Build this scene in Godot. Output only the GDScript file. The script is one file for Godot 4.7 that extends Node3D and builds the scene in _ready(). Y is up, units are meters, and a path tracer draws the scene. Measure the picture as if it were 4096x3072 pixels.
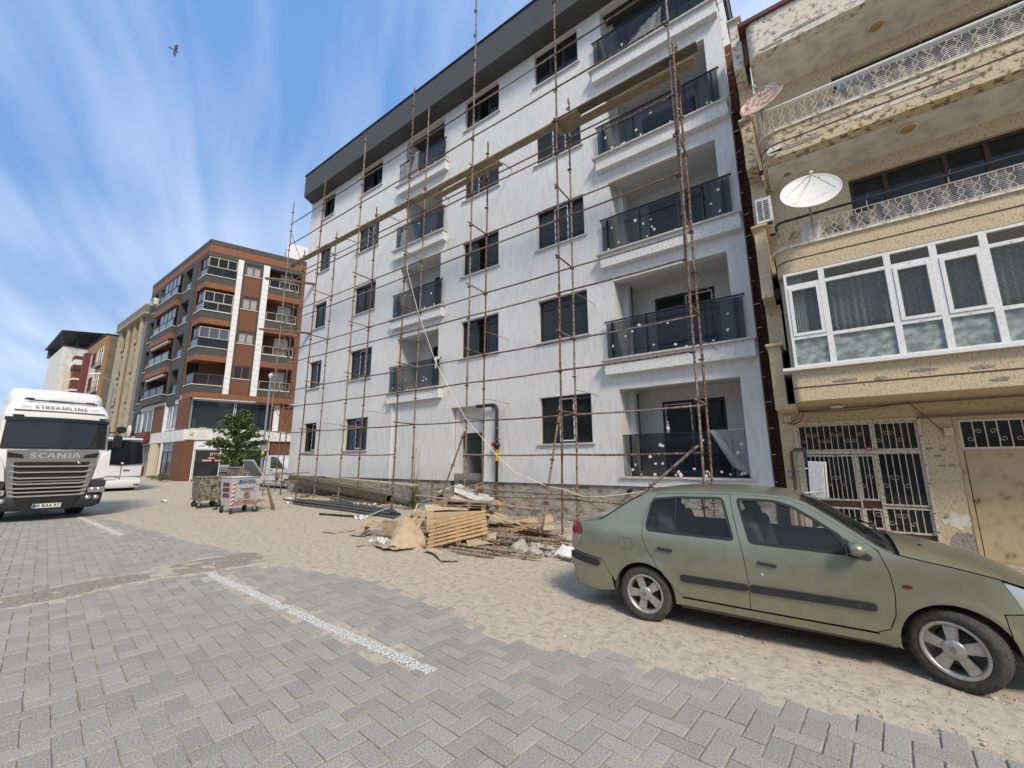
extends Node3D
# A street with a scaffolded new apartment block. Facade of that block lies at z = FZ, the street runs along x, metres, camera over the origin.
const FZ := -10.5
const ST := 3.08          # storey height of the new block
var M := {}
var used := {}
var rng := RandomNumberGenerator.new()
var bump := FastNoiseLite.new()

# ---------------------------------------------------------------- mesh builder
class MB:
	var st := SurfaceTool.new()
	var n := 0
	func _init() -> void:
		st.begin(Mesh.PRIMITIVE_TRIANGLES)
		st.set_smooth_group(-1)
	func col(c: Color) -> void:
		st.set_color(c)
	func sm(g: int) -> void:
		st.set_smooth_group(g)
	func tri(a: Vector3, b: Vector3, c: Vector3) -> void:
		st.add_vertex(a); st.add_vertex(c); st.add_vertex(b); n += 1
	func quad(a: Vector3, b: Vector3, c: Vector3, d: Vector3) -> void:
		tri(a, b, c); tri(a, c, d)
	func quv(a: Vector3, b: Vector3, c: Vector3, d: Vector3) -> void:
		var u = [Vector2(0, 1), Vector2(1, 1), Vector2(1, 0), Vector2(0, 0)]
		var p = [a, b, c, d]
		for i in [0, 2, 1, 0, 3, 2]:
			st.set_uv(u[i]); st.add_vertex(p[i])
		n += 2
	func box(c: Vector3, s: Vector3, b := Basis()) -> void:
		var x = b.x * s.x * 0.5
		var y = b.y * s.y * 0.5
		var z = b.z * s.z * 0.5
		quad(c - x - y + z, c + x - y + z, c + x + y + z, c - x + y + z)
		quad(c + x - y - z, c - x - y - z, c - x + y - z, c + x + y - z)
		quad(c + x - y + z, c + x - y - z, c + x + y - z, c + x + y + z)
		quad(c - x - y - z, c - x - y + z, c - x + y + z, c - x + y - z)
		quad(c - x + y + z, c + x + y + z, c + x + y - z, c - x + y - z)
		quad(c - x - y - z, c + x - y - z, c + x - y + z, c - x - y + z)
	func b2(x0: float, x1: float, y0: float, y1: float, z0: float, z1: float) -> void:
		box(Vector3((x0 + x1) / 2, (y0 + y1) / 2, (z0 + z1) / 2), Vector3(absf(x1 - x0), absf(y1 - y0), absf(z1 - z0)))
	# box with all long edges rounded off: profile in x/y, extruded along z, plus end chamfer
	func rbox(c: Vector3, s: Vector3, r: float, b := Basis(), seg := 3) -> void:
		var pts = PackedVector2Array()
		for q in 4:
			var cx = (s.x * 0.5 - r) * (1 if q == 0 or q == 3 else -1)
			var cy = (s.y * 0.5 - r) * (1 if q < 2 else -1)
			for k in seg + 1:
				var a = PI / 2 * (q + float(k) / seg)
				pts.append(Vector2(cx + cos(a) * r, cy + sin(a) * r))
		var e = minf(r, s.z * 0.3)
		var rings = []
		for zz in [[-s.z / 2, 1], [-s.z / 2 + e, 0], [s.z / 2 - e, 0], [s.z / 2, 1]]:
			var ring = []
			for p in pts:
				var f = Vector2(1, 1)
				if zz[1] == 1:
					f = Vector2((s.x - 1.2 * e) / s.x, (s.y - 1.2 * e) / s.y)
				ring.append(c + b * Vector3(p.x * f.x, p.y * f.y, zz[0]))
			rings.append(ring)
		sm(1)
		loft(rings, true)
		sm(-1)
		cap(rings[0], true)
		cap(rings[3], false)
	func cap(ring: Array, flip := false) -> void:
		for i in range(1, ring.size() - 1):
			if flip: tri(ring[0], ring[i + 1], ring[i])
			else: tri(ring[0], ring[i], ring[i + 1])
	func loft(rings: Array, closed := true) -> void:
		for r in rings.size() - 1:
			var a = rings[r]
			var b = rings[r + 1]
			var m = a.size()
			for i in (m if closed else m - 1):
				quad(a[i], a[(i + 1) % m], b[(i + 1) % m], b[i])
	func frame_of(d: Vector3) -> Basis:
		var up = Vector3.UP if absf(d.normalized().y) < 0.9 else Vector3.RIGHT
		var x = up.cross(d).normalized()
		return Basis(x, d.normalized().cross(x).normalized(), d.normalized())
	func tube(p0: Vector3, p1: Vector3, r: float, s := 8, r2 := -1.0, caps := true) -> void:
		var f = frame_of(p1 - p0)
		var a = []
		var b = []
		if r2 < 0: r2 = r
		for i in s:
			var t = TAU * i / s
			var d = f.x * cos(t) + f.y * sin(t)
			a.append(p0 + d * r); b.append(p1 + d * r2)
		sm(1)
		loft([a, b])
		sm(-1)
		if caps:
			cap(a, true); cap(b)
	func path(pts: Array, r: float, s := 6, closed := false) -> void:
		var rings = []
		var m = pts.size()
		for i in m:
			var d = pts[mini(i + 1, m - 1)] - pts[maxi(i - 1, 0)]
			if closed: d = pts[(i + 1) % m] - pts[(i + m - 1) % m]
			var f = frame_of(d)
			var ring = []
			for k in s:
				var t = TAU * k / s
				ring.append(pts[i] + (f.x * cos(t) + f.y * sin(t)) * r)
			rings.append(ring)
		if closed: rings.append(rings[0])
		sm(1)
		loft(rings)
		sm(-1)
		if not closed:
			cap(rings[0], true); cap(rings[-1])
	# profile: Array of Vector2(radius, along axis)
	func lathe(prof: Array, x: Transform3D, s := 24, smooth := true) -> void:
		var rings = []
		for p in prof:
			var ring = []
			for i in s:
				var t = TAU * i / s
				ring.append(x * Vector3(cos(t) * p.x, p.y, -sin(t) * p.x))
			rings.append(ring)
		if smooth: sm(1)
		loft(rings)
		sm(-1)
	# polygon in local x/y extruded from z0 to z1 under x
	func prism(poly: PackedVector2Array, z0: float, z1: float, x := Transform3D()) -> void:
		if Geometry2D.is_polygon_clockwise(poly): poly.reverse()
		var t = Geometry2D.triangulate_polygon(poly)
		for i in range(0, t.size(), 3):
			var a = poly[t[i]]
			var b = poly[t[i + 1]]
			var c = poly[t[i + 2]]
			if (b - a).cross(c - a) < 0:
				var h = b
				b = c
				c = h
			tri(x * Vector3(a.x, a.y, z1), x * Vector3(b.x, b.y, z1), x * Vector3(c.x, c.y, z1))
			tri(x * Vector3(a.x, a.y, z0), x * Vector3(c.x, c.y, z0), x * Vector3(b.x, b.y, z0))
		for i in poly.size():
			var a = poly[i]
			var b = poly[(i + 1) % poly.size()]
			quad(x * Vector3(a.x, a.y, z0), x * Vector3(b.x, b.y, z0), x * Vector3(b.x, b.y, z1), x * Vector3(a.x, a.y, z1))
	# wall in the x/y plane: front at z, holes Rect2(x, y, w, h), jambs run back by depth; also a back face
	func wall(x0: float, x1: float, y0: float, y1: float, z: float, holes: Array, depth: float) -> void:
		var xs = [x0, x1]
		var ys = [y0, y1]
		for h in holes:
			for v in [h.position.x, h.end.x]:
				if v > x0 + 0.001 and v < x1 - 0.001 and not xs.has(v): xs.append(v)
			for v in [h.position.y, h.end.y]:
				if v > y0 + 0.001 and v < y1 - 0.001 and not ys.has(v): ys.append(v)
		xs.sort(); ys.sort()
		for i in xs.size() - 1:
			for j in ys.size() - 1:
				var c = Vector2((xs[i] + xs[i + 1]) / 2, (ys[j] + ys[j + 1]) / 2)
				var open = false
				for h in holes:
					if h.has_point(c): open = true
				if open or xs[i + 1] - xs[i] < 0.0005 or ys[j + 1] - ys[j] < 0.0005: continue
				for zz in [z, z - depth]:
					var p = [Vector3(xs[i], ys[j], zz), Vector3(xs[i + 1], ys[j], zz), Vector3(xs[i + 1], ys[j + 1], zz), Vector3(xs[i], ys[j + 1], zz)]
					if zz == z: quad(p[0], p[1], p[2], p[3])
					else: quad(p[1], p[0], p[3], p[2])
		for h in holes:
			var a = h.position
			var b = h.end
			quad(Vector3(a.x, a.y, z), Vector3(a.x, a.y, z - depth), Vector3(a.x, b.y, z - depth), Vector3(a.x, b.y, z))
			quad(Vector3(b.x, a.y, z - depth), Vector3(b.x, a.y, z), Vector3(b.x, b.y, z), Vector3(b.x, b.y, z - depth))
			quad(Vector3(a.x, b.y, z - depth), Vector3(b.x, b.y, z - depth), Vector3(b.x, b.y, z), Vector3(a.x, b.y, z))
			quad(Vector3(a.x, a.y, z), Vector3(b.x, a.y, z), Vector3(b.x, a.y, z - depth), Vector3(a.x, a.y, z - depth))
	# rectangular frame of bar width w around x0..x1, y0..y1, from z0 to z1
	func ring(x0: float, x1: float, y0: float, y1: float, w: float, z0: float, z1: float) -> void:
		b2(x0, x1, y0, y0 + w, z0, z1); b2(x0, x1, y1 - w, y1, z0, z1)
		b2(x0, x0 + w, y0 + w, y1 - w, z0, z1); b2(x1 - w, x1, y0 + w, y1 - w, z0, z1)
	func done() -> ArrayMesh:
		st.generate_normals()
		return st.commit()

# ---------------------------------------------------------------- scene helpers
func numbered(called: String) -> String:
	used[called] = used.get(called, -1) + 1
	return called if used[called] == 0 else "%s_%03d" % [called, used[called]]

func obj(called: String, mb, mat, parent = null) -> MeshInstance3D:
	var o := MeshInstance3D.new()
	o.mesh = mb.done() if mb is MB else mb
	o.material_override = M[mat] if mat is String else mat
	if parent == null:
		o.name = numbered(called); add_child(o)
	else:
		o.name = called; parent.add_child(o, true)
	return o

func thing(called: String, label: String, category: String, at := Vector3.ZERO, turn := 0.0, group := "") -> Node3D:
	var o := Node3D.new()
	o.name = numbered(called)
	add_child(o)
	o.position = at
	o.rotation.y = turn
	tag(o, label, category, group)
	return o

func tag(o: Node, label: String, category: String, group := "") -> Node:
	o.set_meta("label", label)
	o.set_meta("category", category)
	if group: o.set_meta("group", group)
	return o

func struct(o: Node, label := "") -> Node:
	o.set_meta("kind", "structure")
	if label: o.set_meta("label", label)
	return o

func copy(o: Node3D, label := "") -> Node3D:
	var c := o.duplicate()
	var base: String = o.name
	var r := RegEx.create_from_string("_\\d{3}$")
	c.name = numbered(r.sub(base, ""))
	add_child(c)
	if label: c.set_meta("label", label)
	return c

func V(x, y, z) -> Vector3:
	return Vector3(x, y, z)

# vertical lettering as its own mesh, drawn in the local x/y plane, facing +z
func text(s: String, height: float, mat, parent, at: Transform3D, called := "lettering", bold := 0.0, depth := 0.004, font := "Droid Sans", stretch := 1.0) -> MeshInstance3D:
	var f := SystemFont.new()
	f.font_names = PackedStringArray([font])
	var t := TextMesh.new()
	if bold > 0: f.font_weight = 700
	t.font = f
	t.font_size = 32
	t.pixel_size = height / 32.0 * 1.38
	t.depth = depth
	t.text = s
	t.curve_step = 2.0
	var o := MeshInstance3D.new()
	o.mesh = t
	o.material_override = M[mat] if mat is String else mat
	o.name = called
	parent.add_child(o, true)
	o.transform = at * Transform3D(Basis.from_scale(Vector3(stretch, 1, 1)), Vector3.ZERO)
	return o

# street rises gently to the left; loose earth is heaped against the walls
func gy(x: float, z: float) -> float:
	var y := 0.015 * maxf(0.0, -x - 2.0)
	if x < -60.0: y = 0.87
	if z < -7.5 and x < -0.5:
		y += 0.10 * smoothstep(-7.5, -9.6, z) * (0.75 + 0.5 * bump.get_noise_2d(x * 40.0, z * 40.0)) * smoothstep(-0.5, -4.0, x) * smoothstep(-25.0, -21.0, x)
	return y

# ---------------------------------------------------------------- materials
func grad(stops: Array) -> Gradient:
	var g := Gradient.new()
	var o := PackedFloat32Array()
	var c := PackedColorArray()
	for s in stops:
		o.append(s[0])
		c.append(Color(s[1], s[2], s[3]))
	g.offsets = o
	g.colors = c
	return g

func noise_tex(sd: int, freq: float, stops: Array, kind := FastNoiseLite.TYPE_SIMPLEX_SMOOTH, oct := 5, size := 512, as_normal := 0.0, gain := 0.5, warp := 0.0) -> NoiseTexture2D:
	var n := FastNoiseLite.new()
	n.seed = sd
	n.noise_type = kind
	n.frequency = freq
	n.fractal_octaves = oct
	n.fractal_gain = gain
	if oct <= 1: n.fractal_type = FastNoiseLite.FRACTAL_NONE
	if kind == FastNoiseLite.TYPE_CELLULAR: n.cellular_return_type = FastNoiseLite.RETURN_DISTANCE2_SUB
	if warp > 0:
		n.domain_warp_enabled = true
		n.domain_warp_amplitude = warp
		n.domain_warp_frequency = freq * 1.5
	var t := NoiseTexture2D.new()
	t.width = size
	t.height = size
	t.seamless = true
	t.noise = n
	if as_normal > 0:
		t.as_normal_map = true
		t.bump_strength = as_normal
	elif stops:
		t.color_ramp = grad(stops)
	return t

# tones: list of [offset, grey factor]; multiplied on the base colour
func tones(list: Array) -> Array:
	var r := []
	for l in list:
		r.append([l[0], l[1], l[1], l[1]])
	return r

# c is the linear base colour
func mat(key: String, c: Color, rough := 0.8, metal := 0.0, tex = null, scale := Vector3.ONE, nrm = null, nscale := 1.0, local := false) -> StandardMaterial3D:
	var m := StandardMaterial3D.new()
	m.resource_name = key
	m.albedo_color = c.linear_to_srgb()
	m.roughness = rough
	m.metallic = metal
	m.cull_mode = BaseMaterial3D.CULL_DISABLED
	if tex != null or nrm != null:
		m.uv1_triplanar = true
		m.uv1_world_triplanar = not local
		m.uv1_scale = scale
		if tex != null: m.albedo_texture = tex
		if nrm != null:
			m.normal_enabled = true
			m.normal_texture = nrm
			m.normal_scale = nscale
	M[key] = m
	return m

func glass(key: String, c: Color, alpha: float, rough := 0.02) -> void:
	var m := mat(key, c, rough)
	m.albedo_color.a = alpha
	m.transparency = BaseMaterial3D.TRANSPARENCY_ALPHA
	m.metallic_specular = 0.36

# a flat print computed pixel by pixel; the callback gets the Image
func print_mat(key: String, w: int, h: int, fill: Callable, rough := 0.5) -> void:
	var im := Image.create(w, h, false, Image.FORMAT_RGB8)
	fill.call(im)
	var m := mat(key, Color(1, 1, 1), rough)
	m.albedo_texture = ImageTexture.create_from_image(im)

func make_materials() -> void:
	var S := FastNoiseLite.TYPE_SIMPLEX_SMOOTH
	var CE := FastNoiseLite.TYPE_CELLULAR
	var fine := noise_tex(11, 0.05, tones([[0.2, 0.95], [0.8, 1.0]]), S, 4)
	var mott := noise_tex(12, 0.012, tones([[0.15, 0.86], [0.5, 0.96], [0.85, 1.0]]), S, 6)
	var n_fine := noise_tex(13, 0.12, [], S, 3, 512, 3.0)
	var n_rough := noise_tex(14, 0.04, [], S, 5, 512, 8.0)
	var n_stucco := noise_tex(15, 0.09, [], S, 3, 512, 4.0)
	# new block
	mat("plaster", Color(0.70, 0.705, 0.70), 0.92, 0, noise_tex(21, 0.02, tones([[0.1, 0.93], [0.45, 0.98], [0.9, 1.0]]), S, 6), V(0.6, 0.12, 0.6), noise_tex(16, 0.16, [], S, 2, 512, 2.0), 0.16)
	mat("plaster_white", Color(0.74, 0.745, 0.74), 0.9, 0, noise_tex(22, 0.03, tones([[0.15, 0.88], [0.42, 0.97], [0.9, 1.0]]), S, 6), V(0.7, 0.5, 0.7), n_stucco, 0.12)
	mat("fascia_grey", Color(0.072, 0.075, 0.077), 0.75, 0, fine, V(0.3, 0.3, 0.3), n_fine, 0.3)
	mat("concrete", Color(0.44, 0.415, 0.375), 0.95, 0, noise_tex(23, 0.014, [[0.1, 0.62, 0.58, 0.53], [0.4, 0.88, 0.86, 0.83], [0.65, 0.95, 0.94, 0.92], [0.9, 1, 1, 1]], S, 6), V(0.35, 0.6, 0.35), n_rough, 0.5)
	mat("marble_sill", Color(0.62, 0.6, 0.56), 0.45, 0, mott, V(1.5, 1.5, 1.5))
	mat("room_wall", Color(0.45, 0.45, 0.44), 0.95, 0, fine, V(0.4, 0.4, 0.4))
	mat("room_floor", Color(0.25, 0.235, 0.22), 0.9, 0, fine, V(0.4, 0.4, 0.4))
	mat("frame_dark", Color(0.022, 0.024, 0.028), 0.45)
	mat("frame_black", Color(0.012, 0.013, 0.015), 0.35)
	mat("film_tape", Color(0.62, 0.64, 0.68), 0.6)
	mat("film_mark", Color(0.03, 0.06, 0.22), 0.6)
	mat("label_paper", Color(0.74, 0.72, 0.64), 0.8)
	glass("pane", Color(0.03, 0.035, 0.035), 0.30)
	glass("pane_smoke", Color(0.012, 0.016, 0.022), 0.55)
	glass("pane_blue", Color(0.10, 0.13, 0.18), 0.80, 0.08)
	glass("pane_clear", Color(0.1, 0.12, 0.12), 0.12)
	glass("pane_green", Color(0.03, 0.05, 0.045), 0.22)
	glass("pane_screen", Color(0.02, 0.024, 0.026), 0.42)
	M["pane_screen"].metallic_specular = 0.6
	glass("pane_dim", Color(0.03, 0.035, 0.037), 0.55)
	var pl := mat("plastic_film", Color(0.8, 0.82, 0.83), 0.3)
	pl.albedo_color.a = 0.22
	pl.transparency = BaseMaterial3D.TRANSPARENCY_ALPHA
	var pl2 := mat("plastic_wrap", Color(0.75, 0.77, 0.78), 0.32, 0, null, Vector3.ONE, n_rough, 0.8)
	pl2.albedo_color.a = 0.72
	pl2.transparency = BaseMaterial3D.TRANSPARENCY_ALPHA
	# scaffold
	var rust := noise_tex(31, 0.03, [[0.0, 0.26, 0.16, 0.12], [0.30, 0.42, 0.29, 0.23], [0.46, 0.52, 0.41, 0.35], [0.52, 0.70, 0.65, 0.60], [0.75, 0.78, 0.75, 0.71], [1.0, 0.66, 0.61, 0.56]], S, 5, 512, 0, 0.6)
	mat("scaffold_rust", Color(0.66, 0.62, 0.6), 0.75, 0.15, rust, V(1.4, 0.9, 1.4), n_rough, 0.4)
	var rust2 := noise_tex(32, 0.03, [[0.0, 0.28, 0.18, 0.14], [0.42, 0.46, 0.31, 0.25], [0.56, 0.60, 0.49, 0.43], [0.62, 0.74, 0.70, 0.64], [1.0, 0.7, 0.66, 0.6]], S, 5, 512, 0, 0.6)
	mat("scaffold_brown", Color(0.6, 0.55, 0.52), 0.75, 0.15, rust2, V(1.1, 0.8, 1.1), n_rough, 0.4)
	mat("scaffold_grey", Color(0.48, 0.44, 0.395), 0.75, 0.2, noise_tex(33, 0.03, [[0.1, 0.55, 0.48, 0.42], [0.5, 0.78, 0.72, 0.66], [0.8, 1, 0.98, 0.94]], S, 5), V(0.8, 1.4, 1.4), n_rough, 0.4)
	mat("rosette_iron", Color(0.09, 0.065, 0.055), 0.7, 0.3, mott, V(3, 3, 3))
	var grain := noise_tex(34, 0.02, [[0.15, 0.62, 0.55, 0.46], [0.45, 0.86, 0.82, 0.74], [0.85, 1, 1, 1]], S, 6)
	mat("plank_wood", Color(0.36, 0.31, 0.24), 0.9, 0, grain, V(0.25, 3, 3), n_rough, 0.5)
	mat("plank_dark", Color(0.16, 0.14, 0.115), 0.92, 0, grain, V(0.3, 2, 2), n_rough, 0.5)
	mat("plank_pale", Color(0.56, 0.52, 0.44), 0.9, 0, grain, V(0.25, 3, 3), n_rough, 0.4)
	mat("pallet_wood", Color(0.60, 0.43, 0.25), 0.85, 0, grain, V(0.6, 5, 5), n_rough, 0.3, true)
	mat("pallet_pale", Color(0.66, 0.54, 0.37), 0.85, 0, grain, V(0.6, 5, 5), n_rough, 0.3, true)
	mat("pallet_grey", Color(0.36, 0.30, 0.23), 0.9, 0, grain, V(0.6, 5, 5), n_rough, 0.3, true)
	mat("cardboard", Color(0.47, 0.345, 0.215), 0.9, 0, noise_tex(35, 0.015, tones([[0.1, 0.84], [0.8, 1.0]]), S, 5), V(0.8, 0.8, 6), n_fine, 0.25, true)
	mat("cardboard_pale", Color(0.53, 0.415, 0.28), 0.9, 0, noise_tex(36, 0.015, tones([[0.1, 0.8], [0.8, 1.0]]), S, 5), V(0.8, 0.8, 0.8), n_fine, 0.25, true)
	mat("cardboard_dusty", Color(0.50, 0.42, 0.31), 0.95, 0, noise_tex(37, 0.02, tones([[0.1, 0.78], [0.8, 1.0]]), S, 5), V(1, 1, 1), n_fine, 0.25, true)
	# ground
	var dirt := noise_tex(41, 0.010, [[0.15, 0.74, 0.73, 0.72], [0.36, 0.90, 0.892, 0.88], [0.5, 0.95, 0.945, 0.935], [0.62, 0.975, 0.97, 0.96], [0.8, 1.0, 1.0, 0.985]], S, 8, 1024, 0, 0.78)
	var dm := mat("dirt", Color(0.52, 0.465, 0.375), 0.97, 0, dirt, V(0.7, 0.7, 0.7), noise_tex(42, 0.08, [], S, 5, 1024, 8.0, 0.7), 0.45)
	dm.uv1_triplanar_sharpness = 4.0
	var spk := noise_tex(43, 0.045, [[0.0, 0.56, 0.555, 0.55], [0.33, 0.70, 0.695, 0.685], [0.40, 0.88, 0.875, 0.86], [0.6, 0.97, 0.965, 0.95], [1, 1, 1, 0.99]], S, 4, 1024, 0, 0.8)
	var np := noise_tex(44, 0.06, [], S, 4, 1024, 5.0, 0.75)
	var pm := mat("paver_field", Color(1, 1, 1), 0.93, 0, spk, V(1.5, 1.5, 1.5), np, 0.5)
	pm.vertex_color_use_as_albedo = true
	for i in 6:
		var k: float = [0.395, 0.43, 0.415, 0.455, 0.375, 0.425][i]
		mat("paver_%d" % i, Color(k * 1.0, k * 0.975, k * 0.925), 0.93, 0, spk, V(1.5, 1.5, 1.5), np, 0.5)
	mat("paver_paint", Color(0.68, 0.69, 0.67), 0.85, 0, noise_tex(45, 0.05, [[0.25, 0.60, 0.59, 0.58], [0.42, 0.86, 0.86, 0.85], [0.7, 1, 1, 1]], S, 5), V(1.3, 1.3, 1.3), np, 0.4)
	mat("asphalt_patch", Color(0.36, 0.345, 0.315), 0.96, 0, noise_tex(46, 0.03, [[0.2, 0.66, 0.64, 0.62], [0.5, 0.92, 0.9, 0.86], [0.8, 1.0, 0.98, 0.94]], S, 7, 1024, 0, 0.7), V(0.5, 0.5, 0.5), np, 1.0)
	mat("stone", Color(0.40, 0.36, 0.30), 0.95, 0, mott, V(6, 6, 6), n_rough, 0.6)
	mat("stone_pale", Color(0.58, 0.54, 0.47), 0.95, 0, mott, V(6, 6, 6), n_rough, 0.6)
	mat("rubble", Color(0.47, 0.44, 0.395), 0.95, 0, noise_tex(47, 0.02, tones([[0.1, 0.7], [0.5, 0.93], [0.9, 1.0]]), S, 6), V(2, 2, 2), n_rough, 0.8)
	mat("white_sheet", Color(0.74, 0.74, 0.72), 0.6, 0, mott, V(2, 2, 2))
	# old cream block
	var cream := noise_tex(51, 0.03, [[0.10, 0.52, 0.46, 0.39], [0.24, 0.78, 0.74, 0.67], [0.33, 0.93, 0.91, 0.87], [0.6, 0.98, 0.97, 0.95], [1, 1, 1, 1]], S, 6, 1024, 0, 0.72)
	mat("cream_stucco", Color(0.62, 0.52, 0.365), 0.95, 0, cream, V(0.9, 0.35, 0.9), n_stucco, 0.35)
	mat("cream_pale", Color(0.68, 0.605, 0.46), 0.95, 0, cream, V(0.8, 0.3, 0.8), n_stucco, 0.25)
	var worn := noise_tex(52, 0.011, [[0.12, 0.48, 0.45, 0.41], [0.30, 0.66, 0.62, 0.56], [0.36, 0.74, 0.70, 0.63], [0.40, 0.94, 0.91, 0.86], [0.6, 0.97, 0.95, 0.90], [1, 1, 1, 1]], S, 7, 1024, 0, 0.6, 20.0)
	mat("cream_worn", Color(0.60, 0.525, 0.40), 0.95, 0, worn, V(0.5, 0.5, 0.5), n_stucco, 0.35)
	mat("cream_wash", Color(0.72, 0.69, 0.61), 0.95, 0, noise_tex(53, 0.016, [[0.15, 0.55, 0.53, 0.5], [0.32, 0.86, 0.84, 0.8], [0.5, 0.97, 0.96, 0.94], [1, 1, 1, 1]], S, 7, 512, 0, 0.65), V(0.7, 0.7, 0.7), n_stucco, 0.3)
	mat("soffit_white", Color(0.74, 0.72, 0.67), 0.95, 0, mott, V(0.4, 0.4, 0.4), n_fine, 0.3)
	mat("mortar_grey", Color(0.33, 0.30, 0.26), 0.95, 0, mott, V(1, 1, 1), n_rough, 0.8)
	mat("stain", Color(0.10, 0.085, 0.07), 0.95, 0, mott, V(2, 2, 2))
	mat("groove", Color(0.075, 0.05, 0.04), 0.9)
	mat("brick_red", Color(0.22, 0.105, 0.07), 0.95, 0, noise_tex(54, 0.03, [[0.15, 0.55, 0.5, 0.46], [0.6, 0.92, 0.9, 0.88], [0.9, 1, 1, 1]], S, 5), V(1.5, 1.5, 1.5), n_rough, 0.7)
	mat("pvc_white", Color(0.78, 0.78, 0.765), 0.4, 0, noise_tex(55, 0.03, tones([[0.15, 0.93], [0.5, 0.985], [0.8, 1.0]]), S, 5), V(0.8, 0.8, 0.8))
	mat("iron_white", Color(0.60, 0.55, 0.47), 0.6, 0, noise_tex(56, 0.03, [[0.12, 0.42, 0.28, 0.2], [0.26, 0.72, 0.65, 0.55], [0.36, 0.97, 0.96, 0.93], [1, 1, 1, 1]], S, 6), V(1.2, 1.2, 1.2))
	mat("iron_cream", Color(0.66, 0.61, 0.50), 0.6)
	mat("iron_maroon", Color(0.10, 0.035, 0.025), 0.6, 0, mott, V(1.5, 1.5, 1.5))
	mat("door_beige", Color(0.50, 0.40, 0.245), 0.65, 0, noise_tex(57, 0.012, [[0.1, 0.62, 0.56, 0.48], [0.24, 0.9, 0.88, 0.84], [0.5, 0.98, 0.97, 0.96], [1, 1, 1, 1]], S, 7, 512, 0, 0.6), V(0.5, 0.5, 0.5))
	mat("wood_brown", Color(0.085, 0.05, 0.03), 0.6, 0, grain, V(2, 0.6, 2))
	mat("curtain", Color(0.55, 0.58, 0.55), 0.95, 0, fine, V(2, 0.2, 2))
	var lace := mat("lace", Color(0.42, 0.44, 0.42), 0.95)
	lace.albedo_color.a = 0.55
	lace.transparency = BaseMaterial3D.TRANSPARENCY_ALPHA
	mat("lace_motif", Color(0.60, 0.62, 0.60), 0.95)
	mat("frosted", Color(0.36, 0.42, 0.40), 0.28, 0, noise_tex(58, 0.008, tones([[0.2, 0.72], [0.8, 1.0]]), S, 3), V(1.2, 1.2, 1.2))
	mat("stripe_navy", Color(0.03, 0.04, 0.085), 0.9, 0, fine, V(3, 3, 3))
	mat("stripe_cream", Color(0.60, 0.545, 0.43), 0.9, 0, fine, V(3, 3, 3))
	mat("stripe_blue", Color(0.035, 0.075, 0.15), 0.9, 0, fine, V(3, 3, 3))
	mat("stripe_tan", Color(0.40, 0.34, 0.26), 0.9, 0, fine, V(3, 3, 3))
	mat("cloth_white", Color(0.70, 0.69, 0.66), 0.9, 0, fine, V(3, 3, 3))
	mat("dish_white", Color(0.74, 0.735, 0.69), 0.5, 0, noise_tex(59, 0.03, [[0.1, 0.45, 0.42, 0.35], [0.22, 0.85, 0.84, 0.8], [0.3, 1, 1, 1]], S, 5), V(1, 1, 1), null, 1, true)
	mat("dish_rust", Color(0.64, 0.52, 0.47), 0.6, 0, noise_tex(60, 0.012, [[0.1, 0.58, 0.36, 0.29], [0.4, 0.87, 0.76, 0.70], [0.6, 1, 1, 1]], S, 6), V(1.2, 1.2, 1.2), null, 1, true)
	mat("metal_grey", Color(0.30, 0.30, 0.30), 0.5, 0.6)
	mat("galvanised", Color(0.56, 0.565, 0.56), 0.5, 0.25, noise_tex(61, 0.015, tones([[0.15, 0.86], [0.45, 0.96], [0.85, 1.0]]), S, 5), V(1.5, 1.5, 1.5), n_rough, 0.12, true)
	mat("galv_dirty", Color(0.33, 0.315, 0.28), 0.75, 0.25, noise_tex(62, 0.014, [[0.12, 0.30, 0.28, 0.25], [0.36, 0.62, 0.59, 0.54], [0.55, 0.86, 0.84, 0.8], [0.8, 1, 0.99, 0.97]], S, 7, 512, 0, 0.62), V(1.0, 0.6, 1.0), n_rough, 0.3, true)
	mat("lamp_amber", Color(0.42, 0.27, 0.085), 0.25)
	mat("red_brown", Color(0.11, 0.03, 0.025), 0.6)
	mat("ac_white", Color(0.71, 0.70, 0.655), 0.5, 0, mott, V(1, 1, 1), null, 1, true)
	mat("cable", Color(0.02, 0.02, 0.02), 0.6)
	mat("cable_grey", Color(0.16, 0.145, 0.12), 0.8)
	mat("rope", Color(0.66, 0.64, 0.58), 0.9)
	mat("red_plate", Color(0.40, 0.02, 0.02), 0.5)
	mat("pipe_black", Color(0.016, 0.017, 0.018), 0.35)
	mat("pipe_dusty", Color(0.10, 0.10, 0.10), 0.7, 0, mott, V(1, 3, 3))
	mat("pipe_rust", Color(0.15, 0.085, 0.06), 0.85, 0, mott, V(2, 2, 2))
	mat("valve_yellow", Color(0.62, 0.42, 0.02), 0.4)
	mat("valve_red", Color(0.55, 0.03, 0.03), 0.4)
	mat("blue_plastic", Color(0.03, 0.16, 0.50), 0.4)
	mat("white_paint", Color(0.74, 0.745, 0.745), 0.45, 0, fine, V(0.5, 0.5, 0.5))
	mat("paper_white", Color(0.7, 0.7, 0.68), 0.9)
	# orange and grey block
	mat("clad_orange", Color(0.305, 0.118, 0.052), 0.7, 0, grain, V(0.4, 3, 0.4), null)
	mat("clad_board", Color(0.235, 0.09, 0.042), 0.7, 0, grain, V(0.4, 3, 0.4), null)
	mat("clad_wood", Color(0.20, 0.085, 0.045), 0.75, 0, grain, V(0.4, 3, 0.4), null)
	mat("clad_grey", Color(0.078, 0.086, 0.088), 0.75, 0, grain, V(0.4, 2, 0.4), null)
	mat("clad_white", Color(0.77, 0.77, 0.76), 0.7, 0, fine, V(0.5, 0.5, 0.5))
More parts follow.
